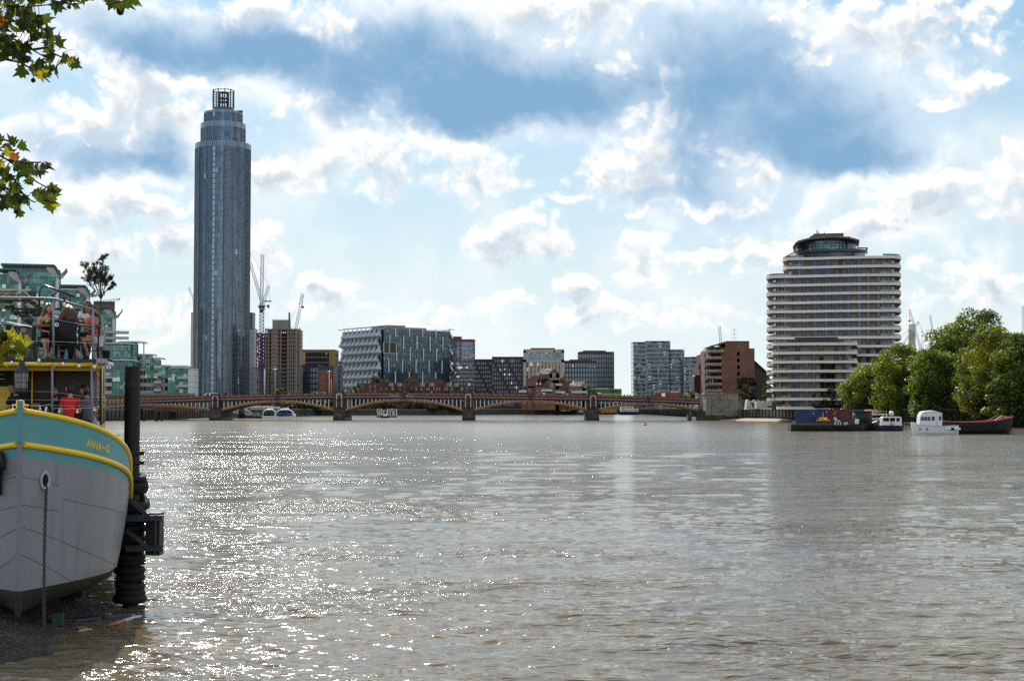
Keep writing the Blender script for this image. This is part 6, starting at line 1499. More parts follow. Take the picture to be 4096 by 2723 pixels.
t,L,st=boat('passenger_boat','white two deck passenger boat with a navy hull under the fifth arch','boat',2472,2558,1030,5,2.1,M('navy_hull'),dirn=-1,sheer=.8,deckm=wpaint)
MB().box(-L*.44,-2.2,2.0,L*.4,2.2,3.7).build('lower_saloon',wpaint,t); MB().box(-L*.2,-2.1,3.7,L*.4,2.1,5.5).build('upper_saloon',wpaint,t); MB().box(-L*.44,-2.2,3.7,-L*.2,2.2,3.85).build('upper_deck',wpaint,t)
for i in range(7): MB().box(-L*.15+i*L*.075,2.1,4.3,-L*.15+i*L*.075+.7,2.16,5.1).build('window',dglass,t)
for i in range(8): MB().box(-L*.4+i*L*.095,2.2,2.6,-L*.4+i*L*.095+.8,2.26,3.3).build('window',dglass,t)
m=MB()
for i in range(6): m.bar((-L*.44+i*.8,2.2,3.8),(-L*.44+i*.8,2.2,4.9),.08)
m.bar((-L*.44,2.2,4.9),(-L*.2,2.2,4.9),.08); m.build('rail',whitep,t); MB().torus((L*.28,2.3,3.9),.4,.14,'Y',12,6).build('lifebuoy',M('raft_orange'),t)
o=thing('mooring_buoy','round orange mooring buoy with a dark top floating off the fifth arch','buoy',(PX(2580,441,1697),441,0)); MB().lathe((0,0,0),[(.01,-.3),(.5,-.25),(.72,.1),(.55,.38),(.25,.45)],16).build('float',M('buoy_orange',(.65,.22,.02),.5),o); MB().cyl((0,0,.42),.28,.32,10).build('top',blk,o)
t,L,st=boat('tiny_white_boat','tiny white boat tied by the foot of the bridge abutment','boat',2764,2785,592,2,.7,wpaint,sheer=.2); MB().cbox((0,0,1.1),(1.2,1.2,.7)).build('cabin',wpaint,t)
o=MB().cyl((0,0,-.3),.35,2.6,10).build('mooring_post',blk,None,(PX(2762,590,1660),590,0)); tag(o,'short black mooring post left of the tiny white boat','post')
# timber piles on the left
def pile(label,u,vt,vb,Y,r,lean=0,name='timber_pile',group='old timber piles by the left river wall'):
    p=at(u,vt,Y); t=MB().tube([(0,0,-.6),(lean*.5,0,p.z*.5),(lean,0,p.z)],[r*1.05,r,r*.9],10).build(name,M('wet_timber',(.03,.027,.022),.8,.4,1.5,bump=.5),None,(p.x-lean,Y,0)); tag(t,label,'pile',group)
pile('single upright timber pile nearest the big steel pile',577,1629,1680,570,.42); pile('left of the two heavy timber piles bound together',626,1630,1681,566,.55); pile('right, leaning of the two heavy timber piles bound together',640,1632,1681,567,.35,-.8)
pile('thin leaning timber pile left of the last one before the first pier',672,1636,1674,640,.3,-.8); pile('last thin leaning timber pile before the first bridge pier',690,1637,1673,650,.3,-1.)
for i in range(5): p=at(425+i*16,1606,571); o=MB().tube([(0,0,-.6),(0,0,p.z)],.3,8).build('fender_pile',M('pile_grey',(.12,.12,.12),.8,.3,1),None,(p.x,570.5,0)); tag(o,['leftmost grey fender pile with a yellow cap','second grey fender pile with a yellow cap','third grey fender pile with a yellow cap','fourth grey fender pile with a yellow cap','rightmost grey fender pile with a yellow cap'][i],'pile','grey fender piles with yellow caps'); MB().cyl((0,0,p.z),.34,.6,8).build('cap',M('machine_yellow'),o)
# ---------------------------------------------------------------- the pub barge in the left foreground
BX,BY=PX(80,34.5,1700),34.5; BR=R(14)
barge=thing('barge','big moored Dutch barge with grey hull, turquoise band, yellow rails and a two deck terrace','barge',(BX,BY,0),BR)
CB,SB=cos(BR),sin(BR)
def B2W(x,y,z): return Vector((BX+x*CB-y*SB, BY+x*SB+y*CB, z))
def BL(u,v,yl):
    "barge-local x,z of the point at photo pixel u,v on the plane y=yl"
    d=at(u,v,1.)-Vector((0,0,EYE)); # ray direction with y=1
    # y_local = -(X-BX)*SB+(Y-BY)*CB = yl ; X=d.x*t, Y=t
    t=(yl-BX*SB+BY*CB)/(-d.x*SB+CB)
    X,Y=d.x*t,t; return ((X-BX)*CB+(Y-BY)*SB, EYE+d.z*t)
def L3(u,v,yl): x,z=BL(u,v,yl); return Vector((x,yl,z))
def W3(u,v,yl): p=L3(u,v,yl); return B2W(*p)
turq=M('turquoise_paint',(.085,.30,.315),.45,.10,1.,dirt=((.05,.09,.09),.66,.5),bump=.12,bs=60,streak=.10)
hgrey=M('hull_grey',(.215,.225,.245),.36,.10,.9,dirt=((.16,.15,.13),.64,.5),bump=.5,bs=2.2,streak=.28)
foul=M('weedy_black',(.010,.012,.006),.7,.5,1.5,bump=.5,bs=12,dirt=((.035,.04,.012),.5,.7))
yelp=M('yellow_paint',(.80,.56,.015),.35,.08,1.5,dirt=((.12,.07,.02),.66,.75))
gpipe=M('galvanised_pipe',(.22,.24,.27),.45,.2,3,metal=.2,dirt=((.12,.08,.05),.68,.6))
dwood=M('dark_wood',(.05,.025,.015),.7,.3,3); mwood=M('warm_wood',(.22,.09,.035),.6,.3,4); black=M('matt_black',(.010,.010,.012),.6,.2,3)
def zt(s): s=min(s,7.5); return 5.12-.175*s-.024*s*s
def r2(s): return zt(s)-max(.3,.75-.015*s*s)
def tb(s): return r2(s)-max(.2,.27-.012*s)
HB,HL=2.40,4.8; ZK,ZC=.60,1.17
def plan(s): return HB*(1-(1-min(s,HL)/HL)**2.25)
def hx(s,z):
    h=(z-ZK)/(zt(s)-ZK); f=1-.17*(1-max(0,min(1,h)))**1.6
    b=plan(s)
    if s<3: b*= (1-.22*(1-h)*(1-s/3))
    if z<ZC: f*=math.sqrt(max(0.,1-((ZC-z)/(ZC-ZK))**2.2))
    return max(.035,b*f)
def hull_at(u,v,side=1):
    best=None
    for i in range(600):
        s=.005+i*.01; x_,z=BL(u,v,s); e=abs(x_-side*hx(s,z)) if ZK<z<zt(s)+.2 else 9
        if best is None or e<best[0]-1e-4: 
            best=(e,s,z)
            if e<.004: break
    return best[1],best[2]
def build_hull():
    S=[0,.04,.1,.2,.32,.46,.62,.8,1.,1.25,1.5,1.8,2.1,2.4,2.7,3.,3.3,3.6,3.9,4.2,4.5,4.8,5.1,5.5,6,7,8.5,11,15,20,23,24.5]
    def levels(s):
        a,b,c,d_=tb(s),r2(s),zt(s),1.12+.02*min(s,6)
        L=[ZK+.0,ZK+.02,ZK+.08,ZK+.2,ZK+.38,d_]
        L+=[d_+(a-d_)*t for t in np.linspace(0,1,13)[1:]]; L+=[b,(b+c)/2,c]; return L
    m=MB(); m.smooth=True
    for side in (1,-1):
        vs=[]; N=len(levels(0))
        for s in S:
            e=1 if s<22 else max(.3,1-(s-22)/4)
            for z in levels(s): vs.append((side*hx(s,z)*e if s>0 else side*.03,s,z))
        for i in range(len(S)-1):
            for j in range(N-1):
                f=(i*N+j,(i+1)*N+j,(i+1)*N+j+1,i*N+j+1)
                if side<0: f=f[::-1]
                m.f.append(tuple(k+len(m.v) for k in f)); m.mi.append(0 if j<5 else (1 if j<17 else 2)); m.sm.append(True)
        m.v.extend(vs)
    # keel plate and transom
    m.build('hull',[foul,hgrey,turq],barge)
    # stem post
    b=MB(); b.mat(0).box(-.055,-.12,.55,.055,.06,1.13).mat(1).box(-.055,-.12,1.13,.055,.06,4.40).mat(2).box(-.06,-.125,4.40,.06,.06,5.34); bev(b.build('stem_post',[foul,M('stem_grey',(.17,.19,.22),.5,.2,2),M('stem_blue',(.09,.25,.30),.5,.2,2,dirt=((.12,.10,.06),.6,.7))],barge),.015)
    for nm,fz,rad,off in (('top_rail',zt,.062,.0),('rub_rail',r2,.068,.03)):
        for side in (1,-1):
            pts=[(side*(hx(s,fz(s)-.01)+off+(.03 if s==0 else 0)),max(s,.0)+( -.02 if s==0 else 0),fz(s)+.0) for s in [0,.1,.2,.35,.5,.7,.9,1.2,1.5,1.9,2.3,2.7,3.1,3.5,3.8,4.1,4.4,4.7,5,5.5,6,7,9,12,18,24]]
            MB().tube(pts,rad,10).build(nm,yelp,barge)
    # bulwark inside and fore deck
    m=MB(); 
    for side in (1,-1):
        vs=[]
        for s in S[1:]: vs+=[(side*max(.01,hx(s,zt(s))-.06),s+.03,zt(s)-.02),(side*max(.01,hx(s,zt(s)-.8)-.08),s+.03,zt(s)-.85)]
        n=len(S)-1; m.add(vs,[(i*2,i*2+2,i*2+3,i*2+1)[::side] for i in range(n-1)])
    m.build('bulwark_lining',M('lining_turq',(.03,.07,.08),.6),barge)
    m=MB(); vs=[]
    for s in S[1:]: h=max(.01,hx(s,zt(s)-.8)-.05); vs+=[(-h,s,zt(s)-.8),(h,s,zt(s)-.8)]
    m.add(vs,[(i*2,i*2+1,i*2+3,i*2+2) for i in range(len(S)-2)]); m.build('main_deck',M('deck_dark',(.05,.05,.05),.7,.3,1),barge)
    # plate seams
    def seam(px,side=1,r=.007):
        pts=[]
        for (a,b),(c,d_) in zip(px,px[1:]):
            for k in range(7):
                u,v=a+(c-a)*k/6,b+(d_-b)*k/6; s,z=hull_at(u,v,side); pts.append((side*(hx(s,z)+.001),s,z))
        MB().tube(pts,r,5).build('plate_seam',M('seam_dark',(.07,.07,.07),.6),barge)
    seam([(90,2018),(160,2030),(236,2044)]); seam([(246,1993),(330,2012),(420,2030),(512,2054)]); seam([(89,2108),(235,2158),(330,2200),(420,2240),(470,2258)]); seam([(88,2219),(180,2262),(280,2318),(330,2360)])
    seam([(88,1907),(150,1918)]); seam([(205,1930),(236,1942)])
    seam([(68,2022),(0,2040)],-1); seam([(68,2112),(0,2150)],-1); seam([(68,2222),(0,2270)],-1); seam([(68,1905),(2,1922)],-1)
    # hawse pipe
    s,z=hull_at(177,1921); e=.01; nx=Vector((1,-(hx(s+.05,z)-hx(s-.05,z))/.1,0)).normalized(); q=Vector((hx(s,z),s,z))
    rot=Matrix([[ -nx.y,0,nx.x],[nx.x,0,nx.y],[0,1,0]])
    m=MB(); m.torus((0,0,0),.125,.032,'Z',28,8); m.v=[tuple(rot@Vector((a,b*1.45,c))+q+nx*.02) for a,b,c in m.v]; m.build('hawse_ring',M('ring_grey',(.33,.35,.40),.4,.15,3),barge)
    m=MB(); n=20; vs=[rot@Vector((.118*cos(2*pi*i/n),.17*sin(2*pi*i/n),.012))+q for i in range(n)]; m.add(vs,[tuple(range(n))]); m.build('hawse_opening',M('hole_black',(.004,.004,.004),.9),barge)
    # stowed anchor on the other bow
    s,z=hull_at(14,1890,-1); q=Vector((-hx(s,z)-.08,s,z)); m=MB(); m.tube([q+Vector((0,-.02,.38)),q+Vector((0,0,-.5))],.05,8); m.tube([q+Vector((.1,-.25,.1)),q+Vector((0,-.1,.4)),q+Vector((-.1,.2,.35)),q+Vector((-.15,.35,.0))],[.05,.1,.1,.04],8); m.torus(q+Vector((0,-.05,.12)),.16,.05,'X',16,6); m.build('stowed_anchor',black,barge)
    # name on the bow
    for txt,u0,v0,u1,v1 in (('A',347,1787,361,1756),('N',363,1791,375,1760),('N',377,1796,389,1765),('A',390,1801,404,1769),('-',408,1790,417,1787),('G',420,1810,435,1780)):
        if txt=='-':
            s,z=hull_at(412,1789.5); w=.04; vs=[(hx(s+a,z+b-a*.25)+.006,s+a,z+b-a*.25) for a,b in ((-.05,-.02),(.05,-.02),(.05,.02),(-.05,.02))]; MB().add(vs,[(0,1,2,3)]).build('lettering',yelp,barge); continue
        me=text_mesh(txt,1,0,.026); xs=[p.co.x for p in me.vertices]; ys=[p.co.y for p in me.vertices]
        s0,z0=hull_at(u0,(v0+v1)/2); s1,z1=hull_at(u1,(v0+v1)/2+3); zb=hull_at((u0+u1)/2,v0)[1]; ztp=hull_at((u0+u1)/2,v1)[1]; sm_=(s0+s1)/2
        for p in me.vertices:
            a=(p.co.x-min(xs))/(max(xs)-min(xs)); b=(p.co.y-min(ys))/(max(ys)-min(ys)); s=s0+(s1-s0)*a; z=zb+(ztp-zb)*b-(s-sm_)*.22; p.co=(hx(s,z)+.006,s,z)
        me.materials.append(yelp); o=bpy.data.objects.new('lettering',me); COL.objects.link(o); o.parent=barge
    # skeg, bitts
    MB().box(.75,5.2,.33,1.22,9,.64).build('skeg',M('skeg_shade_black',(.006,.006,.005),.9),barge)  # near-black colour carries the shade beneath the hull
    x0,z0=BL(81,1620,.45); m=MB(); m.cyl((x0,.45,zt(.45)-.3),.088,z0+.09-zt(.45)+.3,18).tube([(x0-.18,.45,z0+.0),(x0+.18,.45,z0)],.02,8); m.lathe((x0,.45,z0+.09),[(.088,0),(.08,.02),(.01,.025)],18); m.build('bow_bollard',yelp,barge)
    for (u,v,s,r) in ((443,1733,4.55,.10),(463,1735,4.75,.10),(482,1754,5.1,.075)):
        x_,z=BL(u,v,s); m=MB(); m.cyl((x_,s,z-.55),r,.55,18); m.build('side_bollard',M('bollard_yellow',(.50,.36,.01),.45,.15,2),barge)
build_hull()
YF=3.0 # front plane of the superstructure
XR=BL(385,1440,YF)[0]; XL=-XR-.3
ZD=BL(200,1434,YF)[1]; ZU=BL(200,1452,YF)[1]
LEN=12.
# upper deck, beams, ceiling
MB().box(XL,YF,ZU,XR,YF+LEN,ZD).build('upper_deck',M('deck_slate',(.028,.032,.045),.6,.2,2),barge)
MB().box(XR,YF-.02,ZD-.10,XR+.26,YF+3,ZD+.01).build('deck_grating',M('galv_grating',(.30,.31,.33),.5,.25,25),barge)
m=MB(); z=BL(200,1457,YF)[1]; m.tube([(XL,YF+.02,z),(XR-.02,YF+.02,z)],.05,10).tube([(XR-.02,YF+.0,z),(XR+.02,YF+LEN,z)],.05,10); m.build('yellow_beam',yelp,barge)
m=MB(); z2=BL(200,1482,YF)[1]; m.box(XL,YF+.12,z2,XR-.05,YF+.2,ZU).box(XR-.12,YF+.2,z2,XR-.04,YF+LEN,ZU).box(XL,YF+.2,ZU-.05,XR-.1,YF+LEN,ZU-.01); m.build('ceiling_board',M('ochre_board',(.35,.21,.01),.6,.2,2),barge)
# cabin behind the terrace
YC=YF+2.3
zf=zt(YF)-.8
m=MB(); m.mat(0).box(XL,YC,zf-.3,XR-.25,YF+LEN,ZU-.05); m.build('cabin_wall',M('cabin_dark',(.022,.018,.016),.7,.2,2),barge)
def panel(name,u0,v0,u1,v1,yl,mat,th=.04):
    a,b=BL(u0,v1,yl),BL(u1,v0,yl); return MB().box(a[0],yl-th,a[1],b[0],yl,b[1]).build(name,mat,barge)
panel('yellow_panel',-90,1545,42,1690,YC-.02,yelp); panel('door_frame',124,1478,133,1640,YC-.05,yelp)
panel('door',134,1485,222,1690,YC-.02,M('door_brown',(.06,.035,.02),.6,.3,3)); panel('door_mesh_window',150,1508,204,1640,YC-.07,M('mesh_dark',(.012,.012,.014),.4),.02)
panel('blackboard',222,1488,362,1640,YC-.03,M('board_black',(.014,.015,.018),.35)); panel('wood_post',378,1484,388,1716,YF+1.5,M('orange_wood',(.26,.09,.03),.6,.3,4),.1)
panel('white_strip',388,1486,391,1716,YF+1.45,wpaint,.05); panel('shelf',-90,1470,18,1486,YC-.1,dwood,.2)
for i,(a,b,c,d_) in enumerate(((-60,1498,18,1484),(-60,1517,18,1513))): panel('shelf_edge',a,b-2 if b<1500 else b-3,c,b,YC-.12,lsteel,.1)
# posts: lower and upper, rails and wires
def bpost(u,v0,v1,yl,r=.026,nm='post',mat=None): MB().tube([L3(u,v0,yl),L3(u,v1,yl)],r,10).build(nm,mat or gpipe,barge)
bpost(209,1455,1672,YF-.05,.026); bpost(367,1462,1700,YF-.05,.028); bpost(403,1470,1745,YF+3.2,.035,mat=M('dark_pipe',(.05,.06,.07),.4,.2,3)); bpost(415,1473,1735,YF+6.5,.035)
bpost(408,1472,1745,YF+4.4,.025,mat=yelp)
m=MB(); m.slab([(BL(213,1462,YF)[0],BL(213,1462,YF)[1]),(BL(226,1462,YF)[0],BL(226,1462,YF)[1]),(BL(213,1478,YF)[0],BL(213,1478,YF)[1])],YF-.04,YF-.02); m.build('gusset',gpipe,barge)
tr=[L3(-80,1190,YF),L3(0,1190,YF),L3(120,1191,YF),L3(212,1194,YF),L3(222,1196,YF),L3(300,1218,YF),L3(372,1238,YF),L3(380,1243,YF+.1),L3(402,1271,YF+1.8),L3(417,1288,YF+3.6),L3(421,1293,YF+4.1),L3(420,1300,YF+4.1)]
MB().tube(tr,.029,10).build('top_handrail',gpipe,barge)
for u,v0,v1,yl in ((214,1196,1434,YF),(372,1240,1440,YF),(404,1275,1452,YF+2.),(418,1292,1455,YF+3.9),(110,1364,1433,YF)): bpost(u,v0,v1,yl,.03 if u!=110 else .026,'rail_post')
def wire(px,r=.0045,mat=lsteel,nm='wire'): MB().tube([L3(*p) for p in px],r,4).build(nm,mat,barge)
wire([(-60,1268,YF),(212,1276,YF),(372,1305,YF),(404,1330,YF+2)]); wire([(-60,1360,YF),(110,1363,YF),(212,1366,YF),(372,1372,YF),(404,1389,YF+2)],.006)
for v,e in ((1565,1590),(1598,1601),(1620,1622)): wire([(-60,v,YF-.05),(209,v+1,YF-.05),(300,(v+e)/2+2,YF-.05),(367,e,YF-.05),(418,e-3,YF+6)])
wire([(367,1630,YF-.05),(418,1627,YF+6)]); wire([(367,1664,YF-.05),(412,1658,YF+6)])
# ---- string lights
def lights(label,path,bulbs,yl=YF-.08,cord=black,r=.042):
    p0=W3(path[0][0],path[0][1],yl); t=thing('string_lights',label,'string lights',(BX,BY,0),BR)
    MB().tube([L3(a,b,yl if len(q)<1 else q[0]) for a,b,*q in path],.006,5).build('cord',cord,t)
    for (u,v,*q) in bulbs:
        c=L3(u,v,q[0] if q else yl); o=MB().lathe(c,[(.001,-r),(r*.6,-r*.82),(r*.95,-r*.3),(r,0),(r*.85,r*.5),(r*.5,r*1.05),(r*.42,r*1.5),(.001,r*1.5)],14).build('bulb',M('bulb_glass',(.80,.78,.86),.25,.02,1,spec=.6),t)
        MB().cyl(c+Vector((0,0,r*1.45)),r*.5,r*1.2,8).build('socket',black if cord is black else wpaint,o)
    return t
lights('white bulbs hanging from the upper handrail of the barge',[(-60,1195),(60,1200),(75,1199),(160,1196),(240,1205),(258,1206),(330,1226),(345,1225)],[(75,1219),(168,1212),(258,1218)])
lights('white bulbs along the yellow beam under the upper deck',[(-60,1436),(47,1438),(100,1432),(156,1437),(205,1440),(252,1445),(316,1452),(377,1456),(384,1450)],[(47,1452),(156,1442),(252,1457),(316,1464),(377,1468)])
lights('bunch of white bulbs at the right corner of the upper deck',[(390,1448,YF+.6),(412,1452,YF+1),(436,1450,YF+1.4),(447,1448,YF+1.6)],[(421,1458,YF+1.),(434,1455,YF+1.3),(442,1456,YF+1.7),(448,1458,YF+2.1),(426,1470,YF+1.),(437,1470,YF+1.7)],r=.045)
lights('white corded bulbs sagging across the lower terrace above the bow',[(-40,1612),(10,1618),(50,1622),(114,1622),(160,1624),(185,1619),(203,1616),(206,1622),(207,1635),(225,1632),(240,1634),(270,1635),(290,1632),(309,1636),(330,1632),(350,1630),(372,1633)],[(51,1634),(160,1636),(236,1647),(309,1648),(377,1640)],yl=YF-.12,cord=M('white_cord',(.6,.58,.52),.6),r=.032)
lights('small tangle of bulbs low at the right end of the lower terrace',[(362,1706,YF+.5),(385,1706,YF+.6),(400,1706,YF+.7),(412,1700,YF+.8),(418,1692,YF+.9),(420,1712,YF+1)],[(386,1722,YF+.5),(395,1716,YF+.6),(403,1712,YF+.7),(414,1708,YF+.8)],cord=MATS['white_cord'],r=.03)
t=thing('plank','short black plank sticking out beside the tangle of bulbs','plank',tuple(W3(372,1724,YF+.4)),BR); MB().box(0,0,-.04,.36,.25,.04).build('board',black,t)
# ---- ship lantern
p=W3(86,1520,YF-.35); t=thing('ship_lantern','big black ship lantern with a glass drum hanging from the deck edge','lantern',tuple(p),BR); k=1/166.
MB().lathe((0,0,0),[(.01,-.33),(.15,-.33),(.165,-.27),(.165,-.2),(.15,-.19)],20).lathe((0,0,0),[(.17,.16),(.17,.22),(.10,.30),(.075,.33),(.075,.42),(.03,.45),(.001,.45)],20).build('case',M('lantern_black',(.035,.035,.038),.4,.2,4,metal=.3),t)
MB().lathe((0,0,0),[(.15,-.2),(.155,.16)],20).build('glass',M('lantern_glass',(.10,.11,.11),.06,.2,3,spec=.9),t)
m=MB()
for i in range(8): a=2*pi*i/8; m.tube([(.175*cos(a),.175*sin(a),-.3),(.178*cos(a),.178*sin(a),.18)],.006,5)
for z in (-.05,.06): m.torus((0,0,z),.168,.006,'Z',20,5)
m.tube([(.11,0,.3),(.15,0,.1),(.2,0,-.1)],.01,5).tube([(-.06,0,.42),(0,0,.5),(.06,0,.42)],.012,5).tube([(0,0,.5),(0,.3,.56)],.012,5); m.build('cage',M('lantern_black'),t)
# ---- upper deck furniture
def upx(u,v,yl): return W3(u,v,yl)
def table(label,u0,u1,vt,yl,dep,top,round_=False):
    p=W3((u0+u1)/2,vt,yl); t=thing('table',label,'table',(p.x,p.y,ZD),BR); h=p.z-ZD; w=(BL(u1,vt,yl)[0]-BL(u0,vt,yl)[0])
    if round_: MB().lathe((0,0,h),[(.01,-.03),(w/2-.02,-.03),(w/2,-.015),(w/2,0),(.01,0)],24).build('tabletop',top,t); MB().cyl((0,0,0),.035,h,10).build('leg',lsteel,t); MB().lathe((0,0,0),[(.22,0),(.2,.03),(.04,.06)],16).build('foot',dsteel,t)
    else:
        bev(MB().box(-w/2,-.02,h-.055,w/2,dep,h).build('tabletop',top,t),.008)
        for a in (-1,1):
            for b in (.04,dep-.06): MB().box(a*(w/2-.06)-.022,b,0,a*(w/2-.06)+.022,b+.044,h-.055).build('leg',black,t)
        MB().box(-w/2+.06,.05,.35,w/2-.06,.08,.39).build('stretcher',black,t)
    return t
table('wooden topped table in front of the long haired woman on the left',126,236,1298,YF+.5,.6,mwood)
table('dark table with a pale edge in front of the woman in red',306,404,1297,YF+.5,.6,M('dark_top',(.10,.06,.04),.35,.2,3))
table('tall round metal table at the left edge of the upper deck',-60,58,1297,YF+.6,.5,M('steel_top',(.35,.34,.33),.25,.1,3,metal=.6),True)
def bottle(label,u,v0,v1,yl,mat,r=.034,name='bottle',lab=None):
    a=W3(u,v1,yl); h=W3(u,v0,yl).z-a.z; t=thing(name,label,name.replace('_',' '),tuple(a),BR)
    if name=='bottle': MB().lathe((0,0,0),[(.001,0),(r,0),(r,h*.55),(r*.4,h*.75),(r*.38,h),(.001,h)],14).build('glass_body',mat,t); MB().lathe((0,0,0),[(r*1.03,h*.12),(r*1.03,h*.45)],14).build('paper_label',lab or wpaint,t)
    else: MB().lathe((0,0,0),[(.001,0),(r*.8,0),(r,h),(r*.93,h),(r*.75,.01),(.001,.01)],14).build('glass_body',mat,t)
    return t
bottle('brown beer bottle with a white label on the tall round table',10,1251,1293,YF+.7,M('brown_glass',(.03,.012,.006),.15))
t=bottle('glass of green and yellow drink on the wooden table',188,1274,1298,YF+.55,M('green_drink',(.05,.22,.02),.2),.042,'drinking_glass'); MB().cyl((0,0,.06),.043,.05,12).build('fruit_slice',M('fruit_yellow',(.75,.55,.03),.4),t)
t=thing('black_hat','small black dome shaped cap lying on the dark table','hat',tuple(W3(322,1298,YF+.6)),BR); MB().lathe((0,0,0),[(.12,0),(.08,.015),(.075,.05),(.04,.085),(.001,.09)],16).build('crown',black,t); MB().torus((0,0,.01),.1,.02,'Z',16,6,sq=.4).build('brim',black,t)
def chair(label,u0,u1,vs,vback,yl,mat,backh=True,legs=black,name='chair',metal=False):
    p=W3((u0+u1)/2,vs,yl); t=thing(name,label,name.replace('_',' '),(p.x,p.y,ZD),BR); h=p.z-ZD; w=BL(u1,vs,yl)[0]-BL(u0,vs,yl)[0]; hb=W3(u0,vback,yl).z-ZD
    bev(MB().box(-w/2,0,h-.04,w/2,.42,h).build('seat',mat,t),.008)
    for a in (-1,1):
        for b in (.02,.38): MB().tube([(a*(w/2-.03),b,h-.03),(a*(w/2),b+(.02 if b>.1 else -.02),0)],.018,8).build('leg',legs,t)
    for z in (.2,.32): MB().box(-w/2+.01,.0,z,w/2-.01,.025,z+.03).build('stretcher',legs,t)
    if backh: bev(MB().slab([(-w/2,h),(w/2,h),(w/2,hb-.03),(w/2-.03,hb),(-w/2+.03,hb),(-w/2,hb-.03)],-.04,.0).build('backrest',mat,t),.008)
    return t
chair('big black chair with a coat over it, its back to the photographer',214,300,1368,1277,YF+.12,black)
t=thing('coat','black coat draped over the back of the big black chair','coat',(BX,BY,0),BR)
def ribbon(px,name,mat,par,n=1):
    m=MB(); m.smooth=True; N=len(px); th=.03
    vs=[L3(*p) for p in px]; c=sum((Vector(q) for q in vs),Vector())/N
    m.add(vs+[q+Vector((0,th,0)) for q in vs],[tuple(range(N)),tuple(range(2*N-1,N-1,-1))]+[(i,(i+1)%N,(i+1)%N+N,i+N)[::-1] for i in range(N)]); m.smooth=False; return m.build(name,mat,par)
ribbon([(205,1278,YF+.05),(236,1276,YF+.02),(286,1277,YF+.03),(296,1283,YF+.04),(304,1300,YF+.02),(306,1340,YF),(312,1395,YF+.02),(304,1398,YF+.04),(298,1372,YF+.05),(292,1438,YF+.06),(272,1438,YF+.08),(270,1372,YF+.06),(206,1368,YF+.05),(200,1408,YF+.06),(194,1406,YF+.05),(197,1310,YF+.03)],'cloth',M('black_cloth',(.012,.013,.018),.9,.3,6),t)
t=thing('round_badge','round white badge hanging on the back of the big black chair','badge',tuple(W3(227,1298,YF-.02)),BR); MB().tube([(0,0,0),(0,.015,0)],.05,20).build('disc',M('badge_white',(.75,.78,.70),.5),t); MB().box(-.004,-.006,-.03,.02,0,.035).build('emblem',black,t)
chair('wooden stool under the long haired woman on the left',142,190,1375,1375,YF+.7,mwood,False,mwood,'bar_stool'); chair('dark stool under the woman in red on the right',345,392,1367,1367,YF+.75,black,False,black,'bar_stool')
chair('chrome legged stool under the woman sitting with her back turned',232,290,1378,1378,YF+.55,dwood,False,lsteel,'bar_stool')
t=thing('canvas_bag','beige canvas bag standing on the upper deck beside the coat','bag',tuple(W3(309,1434,YF+.35)),BR); m=MB(); m.smooth=True; m.lathe((0,0,0),[(.001,0),(.06,0),(.075,.1),(.05,.19),(.001,.2)],12,(1,.6)); m.build('bag_body',M('canvas',(.42,.34,.24),.9,.2,8),t)
# pot and olive tree at the corner
p=W3(423,1448,YF+1.6); t=thing('plant_pot','tall dark green plant pot on the right corner of the upper deck','plant pot',(p.x,p.y,ZD-.02),BR); h=W3(423,1398,YF+1.6).z-ZD
MB().lathe((0,0,0),[(.001,0),(.085,0),(.115,h),(.12,h),(.12,h-.03),(.10,h-.03),(.001,h-.04)],18).build('pot_body',M('dark_green_pot',(.012,.035,.025),.5,.2,3),t)
def olive():
    b=W3(404,1400,YF+1.6); t=thing('olive_tree','small slender olive tree with a thin trunk standing against the sky','tree',tuple(b),BR); t.location=b
    def l(u,v,dy=0): return Matrix.Rotation(-BR,3,'Z')@(W3(u,v,YF+1.6+dy)-b)
    g=random.Random(5); m=MB(); m.tube([l(404,1402),l(399,1330),(l(399,1265)),l(404,1195)],[.022,.018,.016,.014],7)
    tips=[]
    def br(p,q,r,dep):
        mid=(p+q)/2+Vector((g.uniform(-.03,.03),g.uniform(-.04,.04),g.uniform(-.02,.03))); m.tube([p,mid,q],[r,r*.8,r*.55],5,False)
        for f in (.25,.4,.55,.7,.85,1.): tips.append((p.lerp(q,f),(q-p).normalized()))
        if dep>0:
            for _ in range(4):
                s=p.lerp(q,g.uniform(.4,1.)); d=(q-p).normalized()+Vector((g.uniform(-.8,.8),g.uniform(-.8,.8),g.uniform(-.3,.5))); br(s,s+d.normalized()*min(.21,(q-p).length*g.uniform(.3,.5)),r*.55,dep-1)
    for (u,v,dy) in ((350,1075,0),(375,1055,.2),(398,1034,0),(426,1062,-.15),(446,1088,.1),(342,1112,.2),(450,1130,-.1),(335,1090,-.2),(412,1050,.3),(374,1183,-.1),(388,1075,-.2),(405,1100,.1),(365,1100,.1),(430,1110,.2)): br(l(404,1198) if v<1180 else l(404,1180),l(u,v,dy),.010,2 if v<1180 else 1)
    m.build('trunk',M('olive_bark',(.05,.04,.03),.9),t)
    f=MB()
    for p,d in tips:
        if g.random()<.6: continue
        for _ in range(6):
            a=(d*.6+Vector((g.uniform(-1,1),g.uniform(-1,1),g.uniform(-.8,1)))).normalized(); s=a.cross(Vector((g.random(),g.random(),g.random()))).normalized()*.009; e=p+a*g.uniform(.045,.085); c=(p+e)/2
            f.add([p,c+s,e,c-s],[(0,1,2,3)])
    f.build('foliage',leafmat('olive_leaf',(.022,.03,.018),.25,.4,2.,(.06,.07,.04)),t)
olive()
